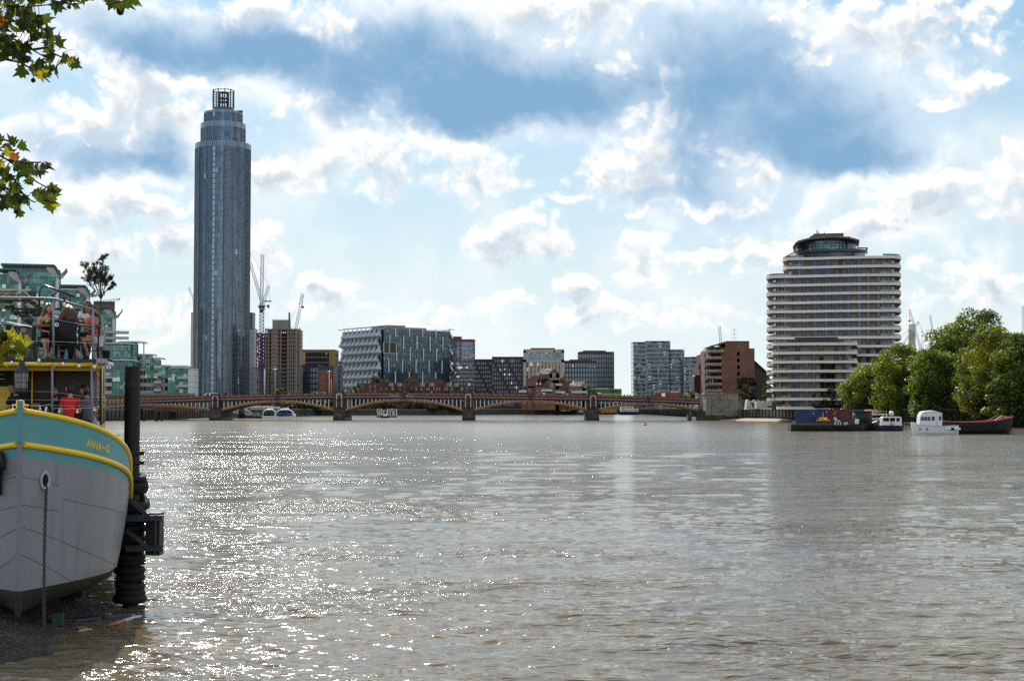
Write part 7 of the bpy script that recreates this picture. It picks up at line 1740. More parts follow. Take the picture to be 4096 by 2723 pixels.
# frame, boards, vines, tube handrail behind the seats
t=thing('terrace_canopy','weathered white canopy frame with dark slats overgrown by ivy','canopy',(BX,BY,0),BR); yy=YF+2.2
m=MB()
for a,b,w in (((-60,1157),(88,1160),.05),((88,1158),(172,1232),.055),((56,1222),(132,1318),.05),((105,1218),(160,1290),.04)): m.bar(L3(*a,yy),L3(*b,yy),w,.04)
m.build('beam',M('weathered_white',(.50,.47,.40),.7,.25,3),t)
m=MB()
for a,b,w in (((-60,1202),(125,1202),.05),((50,1235),(145,1238),.06),((50,1248),(110,1250),.06),((48,1225),(48,1252),.05),((-60,1168),(70,1166),.03)): m.bar(L3(*a,yy-.1),L3(*b,yy-.1),.04,w)
m.build('slat',dwood,t)
ribbon([(-60,1160,yy+.1),(70,1160,yy+.1),(105,1188,yy+.1),(-60,1182,yy+.1)],'canvas_sheet',M('old_canvas',(.45,.40,.30),.9,.3,3,dirt=((.10,.12,.04),.5,.7)),t); ribbon([(104,1212,yy+.2),(128,1212,yy+.2),(160,1245,yy+.2),(140,1250,yy+.2)],'canvas_sheet',M('pale_sheet',(.6,.58,.54),.8),t)
ribbon([(84,1158,yy-.2),(128,1155,yy-.2),(112,1166,yy-.2),(100,1166,yy-.2)],'canvas_sheet',M('pale_sheet'),t)
g=random.Random(9); f=MB()
for (a,b) in (((0,1182),(110,1186)),((0,1232),(60,1225)),((60,1255),(130,1285)),((125,1205),(172,1240)),((0,1205),(50,1205)),((100,1250),(165,1240)),((90,1190),(150,1225))):
    for _ in range(85):
        k=g.random(); p=L3(a[0]+(b[0]-a[0])*k+g.gauss(0,3),a[1]+(b[1]-a[1])*k+g.gauss(0,4),yy-.15+g.gauss(0,.08)); f.cbox(p,(.04,.006,.035),g.uniform(0,6),g.uniform(0,6),g.uniform(0,6))
f.build('ivy',leafmat('ivy_leaf',(.06,.09,.015),.45,.5,3.,(.20,.22,.03)),t)
t=thing('stair_handrail','bent black tube handrail rising behind the long haired woman','handrail',(BX,BY,0),BR); yy=YF+1.8
MB().tube([L3(157,1222,yy),L3(156,1180,yy),L3(160,1158,yy),L3(170,1145,yy),L3(180,1142,yy),L3(240,1164,yy),L3(300,1188,yy)],.026,9).build('tube',M('tube_black',(.02,.02,.022),.25,.1,3),t)
MB().tube([L3(232,1164,yy),L3(203,1188,yy)],.02,8).tube([L3(278,1182,yy),L3(279,1208,yy)],.028,8).build('strut',M('tube_black'),t)
m=MB().bar(L3(218,1236,yy+.5),L3(320,1240,yy+.5),.05,.06).bar(L3(218,1252,yy+.5),L3(320,1256,yy+.5),.05,.06); o=m.build('bench_back',dwood,None); o.location=(BX,BY,0); o.rotation_euler=(0,0,BR); tag(o,'dark wooden bench back rails behind the seated women','bench')
t=thing('small_lamp','small grey pyramid shaped hanging lamp between the two long haired women','lamp',tuple(W3(230,1255,YF+1.2)),BR); MB().lathe((0,0,0),[(.10,-.03),(.10,0),(.02,.08),(.001,.09)],4).build('shade',M('lamp_grey',(.25,.27,.32),.4),t); MB().tube([(0,0,.08),(0,0,.28)],.005,5).build('cord',black,t)
t=thing('black_lounger','low glossy black padded bench with a chrome strip and a round chrome dial','bench',(BX,BY,0),BR); yy=YF+1.4
a=L3(18,1412,yy); b=L3(132,1312,yy); m=MB(); m.slab([(a.x,ZD),(b.x,ZD),(b.x+.02,b.z),(a.x+.25,b.z+.1),(a.x,b.z+.03)],yy,yy+.7); bev(m.build('body',M('gloss_black',(.010,.011,.014),.15,.1,2),t),.03,2)
MB().bar(L3(24,1286,yy),L3(128,1306,yy),.05,.03).bar(L3(22,1298,yy),L3(118,1304,yy),.3,.02).build('chrome_strip',M('chrome',(.55,.56,.58),.12,.1,2,metal=.9),t); c=L3(95,1319,yy-.01); MB().torus(c,.05,.012,'Y',20,6).ball(c,.03,10).build('dial',M('chrome'),t)
for k,(u,v,s) in enumerate(((146,1250,.16),(118,1282,.14))):
    t=thing('loudspeaker',['upper black loudspeaker under the canopy','lower round backed black loudspeaker hung under the canopy'][k],'loudspeaker',tuple(W3(u,v,YF+1.9)),BR,'black loudspeakers under the canopy'); bev(MB().cbox((0,0,0),(s*1.3,s,s*1.2),.2,.5 if k else 0).build('cabinet',black,t),.02); MB().tube([(0,-s*.5,0),(0,-s*.53,0)],s*.35,16).build('cone',M('cone_grey',(.03,.03,.03),.5),t)
# lower terrace table, glasses, rolled menu
p=W3(150,1640,YF+.2); t=thing('table','dark bench table behind the bow rail on the lower terrace','table',(p.x,p.y,zf),BR); h=p.z-zf; bev(MB().box(-.9,0,h-.06,.25,.6,h).build('tabletop',dwood,t),.01)
for a in (-.8,.15): MB().box(a-.03,.1,0,a+.03,.5,h-.06).build('leg',dwood,t)
for i,u in enumerate((131,142,153)): bottle(['leftmost of the three beer glasses on the lower table','middle of the three beer glasses on the lower table','rightmost of the three beer glasses on the lower table'][i],u,1612,1639,YF+.3,M('beer_glass',(.22,.10,.03),.08,.3,20,spec=.8),.036,'drinking_glass')
p=W3(178,1664,YF-.15); t=thing('rolled_menu','rolled white menu with small dark print leaning on the bow rail','menu',tuple(p),BR); q=Matrix.Rotation(-BR,3,'Z')@(W3(186,1626,YF-.15)-p); MB().tube([(0,0,0),q],.027,12).build('paper_roll',wpaint,t)
t=thing('plastic_bag','thin grey plastic bag hanging from the lower wire by the right post','bag',tuple(W3(380,1664,YF+.4)),BR); m=MB(); m.smooth=True; m.lathe((0,0,0),[(.005,.02),(.02,-.05),(.07,-.15),(.09,-.24),(.06,-.28),(.001,-.28)],10,(1,.5)); m.build('bag_body',M('bag_grey',(.30,.31,.36),.35,.2,8),t)
# ---- anchor chain
def chain():
    t=thing('anchor_chain','rusty dark anchor chain hanging from the bow down to the shore','chain',(0,0,0)); s,z=hull_at(181,1940); a=B2W(hx(s,z)+.03,s,z); pts=[]
    b=at(179,2604,33.15); n=int((a-b).length/.072); m=MB()
    for i in range(n+1):
        k=i/n; p=a.lerp(b,k); p.y-=.35*sin(pi*k)*.3; d=(b-a).normalized(); ax=Vector((1,0,0)) if i%2 else Vector((.15,1,0)); ax=(ax-d*ax.dot(d)).normalized(); nn=d.cross(ax)
        rot=Matrix([[ax.x,d.x,nn.x],[ax.y,d.y,nn.y],[ax.z,d.z,nn.z]]); mm=MB(); mm.torus((0,0,0),.030,.0125,'Z',10,6); m.smooth=True; m.add([rot@Vector((x_,y*1.55,z_))+p for x_,y,z_ in mm.v],mm.f)
    m.build('link',M('rusty_iron',(.030,.022,.018),.7,.4,8,dirt=((.10,.05,.02),.5,.6)),t)
chain()
# ---- steel mooring pile with tyres and brackets
Y=41.3; xp=PX(530,Y); t=thing('mooring_pile','tall dark steel tube pile standing in the water beside the barge','mooring pile',(xp,Y,0)); zz=lambda v:PZ(v,Y,530)
m=MB(); m.tube([(0,0,-1),(0,0,zz(1466)+.0)],.205,28,caps=False); m.lathe((0,0,zz(1466)),[(.205,0),(.185,0),(.185,-.5)],28); m.build('tube',M('pile_black',(.010,.009,.009),.65,.3,1.5,dirt=((.06,.035,.015),.55,.5),streak=.2),t)
m=MB(); 
for v in (1812,1850): m.lathe((0,0,zz(v)),[(.22,-.04),(.24,-.03),(.24,.03),(.22,.04)],20); m.cbox((.27,0,zz(v)),(.1,.12,.1))
m.build('clamp',black,t)
spots=[(2392,.40,.13,0,0),(2365,.36,.11,.0,.02),(2338,.38,.12,.05,0),(2308,.36,.12,-.04,.01),(2280,.38,.12,.06,0),(2250,.35,.11,-.05,.02),(2225,.37,.11,.05,0)]+[(2196-i*21,.33+.03*((i*7)%3),.10,.08*sin(i*2.),.03*sin(i*5.)) for i in range(6)]+[(2062,.38,.12,.2,.06),(2034,.36,.12,-.15,.02),(2000,.37,.13,.5,.1),(1965,.36,.12,-.4,.08),(1932,.30,.10,.9,.14),(1904,.27,.10,.35,.12)]
words=['lowest','second','third','fourth','fifth','sixth','seventh','eighth','ninth','tenth','eleventh','twelfth','thirteenth','fourteenth','fifteenth','sixteenth','seventeenth','eighteenth','nineteenth']
for i,(v,Rr,r,tl,dx_) in enumerate(spots):
    tl+=.09*sin(i*7.3); dx_+=.035*sin(i*3.1); Rr*=1+.05*sin(i*5.7)
    m=MB(); q=Matrix.Rotation(tl,3,'Y')@Matrix.Rotation(tl*.6,3,'X'); m.torus((0,0,0),Rr*.80,r,n=26,m=10,sq=.9,rot=q); m.torus((0,0,0),Rr*.86,r*.9,n=26,m=6,sq=1.05,rot=q)
    o=m.build('tyre',M('tyre_black',(.007,.007,.007),.8,.3,4,bump=.4,bs=30),None,(xp+dx_-.02,Y,zz(v))); n=len(spots)
    tag(o,('lowest, widest tyre of the stack around the mooring pile, touching the water' if i==0 else 'topmost tilted tyre of the stack around the mooring pile' if i==n-1 else words[i]+' tyre from the water in the stack around the mooring pile'),'tyre','tyres stacked on the mooring pile')
t=thing('pile_bracket','blue grey steel bracket frame with a black rubber block beside the tyre stack','bracket',(0,0,0)); Y2=40.7; bm=M('bracket_steel',(.03,.042,.052),.5,.2,3); P=lambda u,v,dy=0:at(u,v,Y2+dy)
m=MB(); 
for v in (2072,2192): 
    m.bar(P(505,v+2),P(651,v),.12,.13); m.bar(P(505,v-10),P(655,v-11),.16,.02)
m.build('beam',bm,t); m=MB()
for a,b in (((515,1995),(597,2068)),((505,2120),(592,2188))): m.bar(P(*a,-.08),P(*b,-.08),.03,.10)
m.build('diagonal_brace',bm,t)
a,b=P(577,2222),P(628,2052); MB().box(a.x,Y2+.1,a.z,b.x+.05,Y2+.6,b.z).build('rubber_block',M('block_black',(.006,.006,.008),.6,.2,3),t); MB().bar(P(622,2055),P(622,2222),.04,.06).bar(P(632,2052,.3),P(632,2222,.3),.03,.05).build('edge_angle',bm,t)
MB().tube([B2W(2.0,5.0,1.2),at(462,2360,40.),at(425,2440,38.6),at(418,2452,38.3)],.012,6).build('mooring_rope',M('rope_dark',(.05,.045,.04),.9),None,label='thin mooring rope slanting from the hull to the floating tube',category='rope')
# ---- gravel bank under the hull
shore=[(-17.,31.6),(PX(-60,32.2,1627),32.2),(PX(0,32.75,1627),32.75),(PX(100,33.0,1627),33.0),(PX(170,33.2,1627),33.2),(PX(241,34.9,1627),34.9),(PX(300,36.1,1627),36.1),(PX(345,36.9,1627),36.9),(PX(415,39.4,1627),39.4),(PX(400,41.2,1627),41.2),(PX(330,43.,1627),43.),(PX(250,50,1627),50.)]
def bank_z(x,y):
    best=1e9; inside=False
    P=shore+[(-30,50),(-30,31)]
    n=len(P)
    for i in range(n):
        (a,b),(c,d_)=P[i],P[(i+1)%n]
        if (b>y)!=(d_>y) and x<(c-a)*(y-b)/(d_-b)+a: inside=not inside
        if i<len(shore)-1:
            L=((c-a)**2+(d_-b)**2) or 1e-9; k=max(0,min(1,((x-a)*(c-a)+(y-b)*(d_-b))/L)); e=math.hypot(x-a-k*(c-a),y-b-k*(d_-b)); best=min(best,e)
    s=best if inside else -best
    return max(-.8,min(.62 if x<-10.9 else .32,s*.34))+.03*sin(x*5)*sin(y*4)
gx=np.arange(-18,-8.2,.12); gy=np.arange(30.5,50,.14); vs=[(x_,y,bank_z(x_,y)) for y in gy for x_ in gx]; n=len(gx)
m=MB(); m.smooth=True; m.add(vs,[(j*n+i,j*n+i+1,(j+1)*n+i+1,(j+1)*n+i) for j in range(len(gy)-1) for i in range(n-1)]); pebm=M('gravel',(.014,.011,.008),.75,.6,9,bump=.8,bs=40,dirt=((.02,.02,.02),.5,.8))  # gravel and pebble colours darkened to carry the shadow of the hull
tag(m.build('gravel_bank',pebm),'wet gravel bank under the bow of the barge, colour darkened for the hull shadow','gravel bank',kind='structure')
m=MB(); g=random.Random(4)
for _ in range(15000):
    x_=g.uniform(-13.5,-9.2); y=32.3+11.5*g.random()**1.3; z=bank_z(x_,y)
    if z<-.05: continue
    r=abs(g.gauss(.014,.009))+.006; a,b,c=r*g.uniform(.8,1.5),r*g.uniform(.8,1.3),r*g.uniform(.5,.9); mt=Matrix.Rotation(g.uniform(0,6),3,'Z'); m.mat(g.choice((0,0,0,1,1,2)))
    m.add([mt@Vector(q)+Vector((x_,y,z)) for q in ((a,0,0),(0,b,0),(-a,0,0),(0,-b,0),(0,0,c),(0,0,-c*.5))],[(0,1,4),(1,2,4),(2,3,4),(3,0,4),(1,0,5),(2,1,5),(3,2,5),(0,3,5)])
tag(m.build('pebbles',[M('pebble_brown',(.06,.028,.013),.6,.4,6),M('pebble_dark',(.03,.028,.026),.35,.4,6),M('pebble_tan',(.10,.065,.04),.7,.3,6)]),'loose brown and grey pebbles covering the gravel bank','pebbles',kind='stuff')
Y=37.6
t=thing('floating_tube','long glossy dark blue tube afloat beside the gravel bank','tube',(0,0,0)); MB().tube([at(268,2488,37.2),at(290,2482,37.3),at(520,2468,38.2),at(540,2463,38.3)],[.04,.085,.085,.06],12).build('tube',M('blue_black_plastic',(.008,.014,.035),.12,.1,2),t); MB().tube([at(412,2452,37.7),at(424,2462,37.7),at(434,2470,37.6)],.03,6).build('knot',M('rope_dark'),t)
t=thing('driftwood','pale forked stick of driftwood at the edge of the gravel','driftwood',(0,0,0)); MB().tube([at(312,2524,36.1),at(340,2518,36.2),at(371,2514,36.3)],[.02,.028,.012],7).tube([at(305,2505,36.4),at(320,2514,36.3),at(345,2517,36.2)],[.012,.014,.01],6).tube([at(308,2502,36.5),at(335,2508,36.4),at(350,2511,36.3)],[.012,.014,.01],6).build('stick',M('pale_driftwood',(.55,.33,.19),.7,.3,6),t)
t=thing('driftwood','long pale log with bark rings drifting beyond the blue tube','driftwood',(0,0,0)); MB().tube([at(432,2500,36.9),at(470,2491,37.2),at(495,2482,37.5)],[.02,.04,.05],7).build('bark_end',M('orange_bark',(.35,.15,.05),.8,.4,8),t); MB().tube([at(495,2482,37.5),at(530,2472,37.9),at(566,2462,38.2)],[.05,.055,.03],8).build('pale_wood',M('grey_wood',(.40,.38,.40),.5,.3,8),t)
t=thing('crate','dim green crate sitting on the gravel under the bow','crate',tuple(at(228,2500,36.2)),.2); bev(MB().box(-.13,0,-.02,.13,.25,.27).build('box',M('crate_green',(.015,.045,.03),.6,.2,4),t),.01)
# ---------------------------------------------------------------- people
def skin_obj(name,joints,edges,mat,parent,sub=2):
    me=bpy.data.meshes.new(name); me.from_pydata([tuple(p) for p,_ in joints],edges,[]); me.materials.append(mat)
    o=bpy.data.objects.new(name,me); COL.objects.link(o); o.parent=parent
    md=o.modifiers.new('skin','SKIN'); md.use_smooth_shade=True
    if not me.skin_vertices: return o
    lay=me.skin_vertices[0].data
    for i,(p,r) in enumerate(joints):
        rr=r if hasattr(r,'__len__') else (r,r); lay[i].radius=rr; lay[i].use_root=(i==0)
    s=o.modifiers.new('sub','SUBSURF'); s.levels=sub; s.render_levels=sub
    return o
def head(parent,c,yaw,tilt,skin,k=1.,beard=None,name='head'):
    "face towards local -y before yaw"
    mt=Matrix.Translation(c)@Matrix.Rotation(yaw,4,'Z')@Matrix.Rotation(tilt,4,'X')
    m=MB(); m.smooth=True; n=22; kk=16; vs=[]
    for i in range(kk+1):
        ph=-pi/2+pi*i/kk; z=sin(ph)
        for j in range(n):
            a=2*pi*j/n; x,y=cos(a)*cos(ph),sin(a)*cos(ph)
            X=x*.076*(1-.28*max(0,-z)**1.3); Yv=y*.095*(1-.10*max(0,-z)); Z=z*.122
            f=max(0,-y)
            if f>.3: Yv-=.016*max(0,-z-.35)*f # chin
            nose=math.exp(-((X/.013)**2+((Z+.012)/.026)**2)); Yv-=.026*nose*(f>.5)
            eye=math.exp(-(((abs(X)-.032)/.014)**2+((Z-.016)/.013)**2)); Yv+=.009*eye*(f>.4)
            lip=math.exp(-((X/.024)**2+((Z+.058)/.009)**2)); Yv-=.006*lip*(f>.5)
            vs.append((X*k,Yv*k,Z*k))
    m.add([mt@Vector(v) for v in vs],[(i*n+j,i*n+(j+1)%n,(i+1)*n+(j+1)%n,(i+1)*n+j) for i in range(kk) for j in range(n)])
    h=m.build(name,skin,parent)
    def put(nm,mb,mat): mb.v=[tuple(mt@(Vector(v)*k)) for v in mb.v]; return mb.build(nm,mat,h)
    for s in (-1,1):
        put('eye',MB().ball((s*.031,-.078,.015),.012,8,(1,1,.6)),M('eye_dark',(.05,.035,.03),.2)); put('eyebrow',MB().tube([(s*.018,-.093,.034),(s*.045,-.083,.036)],.004,5),M('dark_hair',(.03,.018,.012),.5)); put('ear',MB().ball((s*.077,.005,0),.024,8,(.4,.8,1.2)),skin)
    put('mouth',MB().tube([(-.022,-.094,-.057),(0,-.10,-.059),(.022,-.094,-.057)],.005,6),M('lips',(.38,.12,.10),.5))
    if beard: put('beard',MB().lathe((0,-.012,-.085),[(.001,-.05),(.045,-.035),(.064,.0),(.058,.03)],14,(1,1.35)),beard)
    return h,mt
def hair_cap(h,mt,mat,k=1.,long=None,name='hair'):
    "skull cap leaving the face free, plus an optional fall of long hair (list of local points with radii)"
    m=MB(); m.smooth=True; n=24; kk=12; vs=[]; fs=[]
    for i in range(kk+1):
        ph=pi/2-pi*.80*i/kk; z=sin(ph)
        for j in range(n):
            a=2*pi*j/n; x,y=cos(a)*cos(ph),sin(a)*cos(ph); zz=z
            if y<-.2: zz=max(z,.42+.25*(abs(x)<.5))
            rr=1.0
            vs.append((x*.088*(1 if zz==z else .97),y*.107*(1 if zz==z else .93)+.006,zz*.134+.004+.003*sin(9*a)))
    m.add([mt@(Vector(v)*k) for v in vs],[(i*n+j,(i+1)*n+j,(i+1)*n+(j+1)%n,i*n+(j+1)%n) for i in range(kk) for j in range(n)])
    o=m.build(name,mat,h)
    if long: 
        m=MB(); 
        for path,rs in long: m.tube(path,rs,10)
        m.build('long_hair',mat,o)
    return o
def hand(J,E,base,wr,dirv,up,k=1.,curl=.5):
    "adds palm, four fingers and thumb to the skin graph from wrist index base"
    d=Vector(dirv).normalized(); u=Vector(up); u=(u-d*u.dot(d)).normalized(); s=d.cross(u)
    i0=len(J); J.append((wr+d*.045*k,(.034*k,.016*k))); E.append((base,i0))
    i1=len(J); J.append((wr+d*.085*k,(.036*k,.014*k))); E.append((i0,i1))
    for f,(off,L) in enumerate(((-.026,.072),(-.009,.082),(.009,.077),(.025,.060))):
        p=wr+d*.092*k+s*off*k; a=len(J); J.append((p,.010*k)); E.append((i1,a)); b=len(J); q=p+(d-u*curl*.6).normalized()*L*.5*k; J.append((q,.0095*k)); E.append((a,b)); c=len(J); J.append((q+(d*.6-u*curl*1.6).normalized()*L*.5*k,.0075*k)); E.append((b,c))
    a=len(J); p=wr+d*.04*k-s*.034*k; J.append((p,.012*k)); E.append((i0,a)); b=len(J); J.append((p+(d*.7-s*.6-u*.3).normalized()*.05*k,.009*k)); E.append((a,b))
def person(label,px,skin,tops,legs=None,hd=None,hairmat=None,hairlong=None,k=1.,beard=None,cap=True,bottoms=None,shoes=None,sleeve=.6):
    "px: joints as (u,v,depth in the barge frame)"
    t=thing('person',label,'person',(BX,BY,0),BR)
    P={a:L3(*b) for a,b in px.items()}
    kk_=k; q_=.84 if tops[0][2]!='short' else .93
    J=[(P['pelvis'],(.15*k*q_,.115*k*q_))]; E=[]
    def add(p,r,fr): J.append((p,r)); E.append((fr,len(J)-1)); return len(J)-1
    mid=P['pelvis'].lerp(P['chest'],.5); b=add(mid,(.125*k*q_,.095*k*q_),0); c=add(P['chest'],(.155*k*q_,.105*k*q_),b); nk=add(P['neck'],.055*k,c); hc=add(P['neck'].lerp(P['head'],.45),.05*k,nk)
    for s in 'lr':
        if s+'sh' in P:
            a=add(P[s+'sh'],.058*k,c); 
            if s+'el' in P:
                m_=add(P[s+'sh'].lerp(P[s+'el'],.5),.046*k,a); e=add(P[s+'el'],.038*k,m_); w0=add(P[s+'el'].lerp(P[s+'wr'],.4),.037*k,e); w=add(P[s+'wr'],.025*k,w0); hand(J,E,w,P[s+'wr'],P[s+'wr']-P[s+'el'],Vector((0,-.3,1)),k)
        if s+'kn' in P:
            a=add(P[s+'hip'],.10*k,0); m_=add(P[s+'hip'].lerp(P[s+'kn'],.5),.08*k,a); n_=add(P[s+'kn'],.057*k,m_); q=add(P[s+'kn'].lerp(P[s+'an'],.35),.052*k,n_); f=add(P[s+'an'],.035*k,q)
            if s+'toe' in P: add(P[s+'toe'],.03*k,f)
    skin_obj('body',J,E,skin,t)
    # clothes follow the same skeleton a little wider
    o=.02*k
    for nm,mat,kind in tops:
        JJ=[(P['pelvis'].lerp(P['chest'],-.05 if kind!='short' else .1),(.155*k+o,.12*k+o)),(mid,(.13*k+o,.10*k+o)),(P['chest'],(.16*k+o,.11*k+o)),(P['chest'].lerp(P['neck'],.72),.085*k)]; EE=[(0,1),(1,2),(2,3)]
        if kind in('tee','long'):
            for s in 'lr':
                if s+'el' in P:
                    i=len(JJ); JJ.append((P[s+'sh'],.062*k+o)); EE.append((2,i)); JJ.append((P[s+'sh'].lerp(P[s+'el'],sleeve),.052*k+o)); EE.append((i,i+1))
        skin_obj(nm,JJ,EE,mat,t)
    if bottoms:
        nm,mat,fr=bottoms; JJ=[(P['pelvis'],(.155*k+o,.12*k+o))]; EE=[]
        for s in 'lr':
            if s+'kn' in P:
                i=len(JJ); JJ.append((P[s+'hip'],.105*k+o)); EE.append((0,i)); JJ.append((P[s+'hip'].lerp(P[s+'kn'],min(1,fr)),.08*k+o)); EE.append((i,i+1))
                if fr>1: JJ.append((P[s+'an'],.055*k)); EE.append((i+1,i+2))
        skin_obj(nm,JJ,EE,mat,t)
    if shoes:
        for s in 'lr':
            if s+'toe' in P:
                a,b_=P[s+'an'],P[s+'toe']; MB().tube([a+(a-b_)*.25+Vector((0,0,-.02)),a+Vector((0,0,-.02)),b_+Vector((0,0,-.01)),b_+(b_-a)*.15+Vector((0,0,-.02))],[.03,.042,.038,.02],8).build('shoe',shoes,t)
    yaw,tilt=hd; h,mt=head(t,P['head'],yaw,tilt,skin,k*1.02,beard)
    if cap: hair_cap(h,mt,hairmat,k*1.02,[([L3(*q) for q in pp],rs) for pp,rs in (hairlong or [])])
    return t
sk1=M('skin_fair',(.52,.27,.19),.5,.05,10,subsurface=.0) if False else M('skin_fair',(.52,.27,.19),.5,.05,10); sk2=M('skin_tan',(.40,.20,.12),.5,.05,10)
brownh=M('brown_hair',(.075,.030,.014),.4,.4,14,streak=.3); blondh=M('auburn_hair',(.12,.05,.02),.4,.4,14,streak=.3); blackh=M('black_hair',(.015,.010,.008),.4,.3,14)
y0=YF+.75
person('woman with long brown hair and a dark strapless top sitting at the wooden table',dict(pelvis=(178,1365,y0+.1),chest=(186,1286,y0+.1),neck=(190,1262,y0+.08),head=(197,1235,y0+.02),lsh=(157,1270,y0+.05),lel=(156,1318,y0+.0),lwr=(188,1326,y0-.22),rsh=(222,1268,y0+.1),rel=(228,1310,y0),rwr=(208,1328,y0-.25),
  lhip=(172,1366,y0),lkn=(178,1362,y0-.42),lan=(184,1420,y0-.40),ltoe=(186,1428,y0-.5),rhip=(186,1366,y0),rkn=(198,1364,y0-.4),ran=(196,1420,y0-.36),rtoe=(198,1428,y0-.46)),sk1,[('top',M('black_top',(.02,.018,.022),.8),'short')],hd=(R(38),R(4)),hairmat=blondh,
  hairlong=[([(190,1222,y0+.08),(180,1240,y0+.12),(175,1265,y0+.1),(176,1290,y0+.02),(178,1306,y0-.0)],[.05,.07,.06,.045,.01]),([(205,1225,y0+.08),(208,1250,y0+.1),(206,1275,y0+.02),(206,1298,y0)],[.04,.045,.035,.01]),([(195,1216,y0+.1),(192,1240,y0+.16),(190,1275,y0+.2)],[.06,.09,.07])],bottoms=('shorts',M('dark_shorts',(.02,.02,.025),.8),.6),shoes=M('tan_shoe',(.25,.14,.08),.6))
y1=YF+.62
person('woman with very long brown hair seen from behind above the black chair',dict(pelvis=(262,1368,y1),chest=(262,1292,y1),neck=(268,1262,y1+.02),head=(272,1240,y1+.05),lsh=(238,1278,y1),lel=(236,1320,y1+.1),lwr=(252,1318,y1+.35),rsh=(296,1278,y1),rel=(304,1318,y1+.12),rwr=(300,1312,y1+.36),
  lhip=(254,1370,y1),lkn=(250,1366,y1+.42),lan=(250,1424,y1+.40),ltoe=(250,1430,y1+.5),rhip=(276,1370,y1),rkn=(282,1366,y1+.4),ran=(280,1424,y1+.36),rtoe=(280,1430,y1+.46)),sk1,[('top',M('denim_top',(.05,.08,.14),.8),'tee')],hd=(R(172),R(6)),hairmat=brownh,
  hairlong=[([(275,1231,y1-.02),(268,1240,y1-.08),(258,1262,y1-.1),(250,1282,y1-.12),(246,1292,y1-.12)],[.09,.115,.12,.09,.02]),([(275,1231,y1-.02),(288,1250,y1-.08),(298,1275,y1-.1),(306,1292,y1-.1),(309,1308,y1-.08)],[.09,.10,.09,.07,.015]),([(273,1232,y1-.02),(277,1260,y1-.12),(280,1300,y1-.12),(282,1325,y1-.1)],[.10,.12,.10,.03])],bottoms=('jeans',jeans,1.2),shoes=black)
y2=YF+.8
person('woman in a red top and white shorts bending her head over the dark table',dict(pelvis=(378,1355,y2),chest=(368,1288,y2),neck=(366,1262,y2-.02),head=(358,1237,y2-.08),lsh=(350,1276,y2-.05),lel=(346,1318,y2-.12),lwr=(336,1288,y2-.25),rsh=(390,1276,y2),rel=(382,1322,y2-.1),rwr=(350,1312,y2-.28),
  lhip=(368,1358,y2),lkn=(322,1354,y2-.15),lan=(346,1412,y2-.05),ltoe=(340,1428,y2-.12),rhip=(382,1358,y2-.05),rkn=(330,1358,y2-.3),ran=(352,1418,y2-.2),rtoe=(344,1430,y2-.25)),sk2,[('top',M('red_top',(.75,.05,.02),.7,.1,6),'short')],hd=(R(-72),R(14)),hairmat=brownh,
  hairlong=[([(370,1222,y2+.02),(384,1240,y2+.04),(394,1270,y2+.04),(400,1300,y2+.02),(402,1314,y2)],[.06,.07,.06,.045,.01]),([(368,1220,y2-.0),(380,1250,y2+.08),(390,1285,y2+.08)],[.06,.09,.05])],bottoms=('shorts',M('white_shorts',(.72,.70,.70),.8,.06,6),.42),shoes=black)
t=thing('sunglasses','dark sunglasses pushed up on the head of the woman in red','sunglasses',tuple(W3(352,1222,y2-.14)),BR+R(-72)); MB().ball((-.035,-.0,0),.026,10,(1,.4,.7)).ball((.035,0,0),.026,10,(1,.4,.7)).build('lens',black,t); MB().tube([(-.06,.0,0),(-.065,.09,-.01)],.004,5).tube([(.06,0,0),(.065,.09,-.01)],.004,5).tube([(-.01,0,0),(.01,0,0)],.004,5).build('frame',black,t)
y3=YF+1.35
person('person in a white shirt with dark wavy hair standing behind the woman in red',dict(pelvis=(344,1335,y3),chest=(340,1262,y3),neck=(344,1240,y3),head=(352,1222,y3-.02),lsh=(322,1254,y3),lel=(318,1290,y3-.1),lwr=(330,1296,y3-.3),rsh=(356,1254,y3),rel=(362,1300,y3-.05),rwr=(358,1325,y3-.2),
  lhip=(338,1338,y3),lkn=(338,1385,y3-.05),lan=(338,1425,y3),ltoe=(336,1431,y3-.12),rhip=(352,1338,y3),rkn=(352,1385,y3-.05),ran=(352,1425,y3),rtoe=(352,1431,y3-.12)),sk2,[('shirt',M('white_shirt',(.72,.70,.76),.8,.06,6),'tee')],hd=(R(-50),R(12)),hairmat=brownh,k=.92,
  hairlong=[([(350,1208,y3+.0),(340,1222,y3-.04),(338,1242,y3-.05),(341,1256,y3-.05)],[.05,.055,.045,.02])],bottoms=('trousers',jeans,1.2),shoes=black)
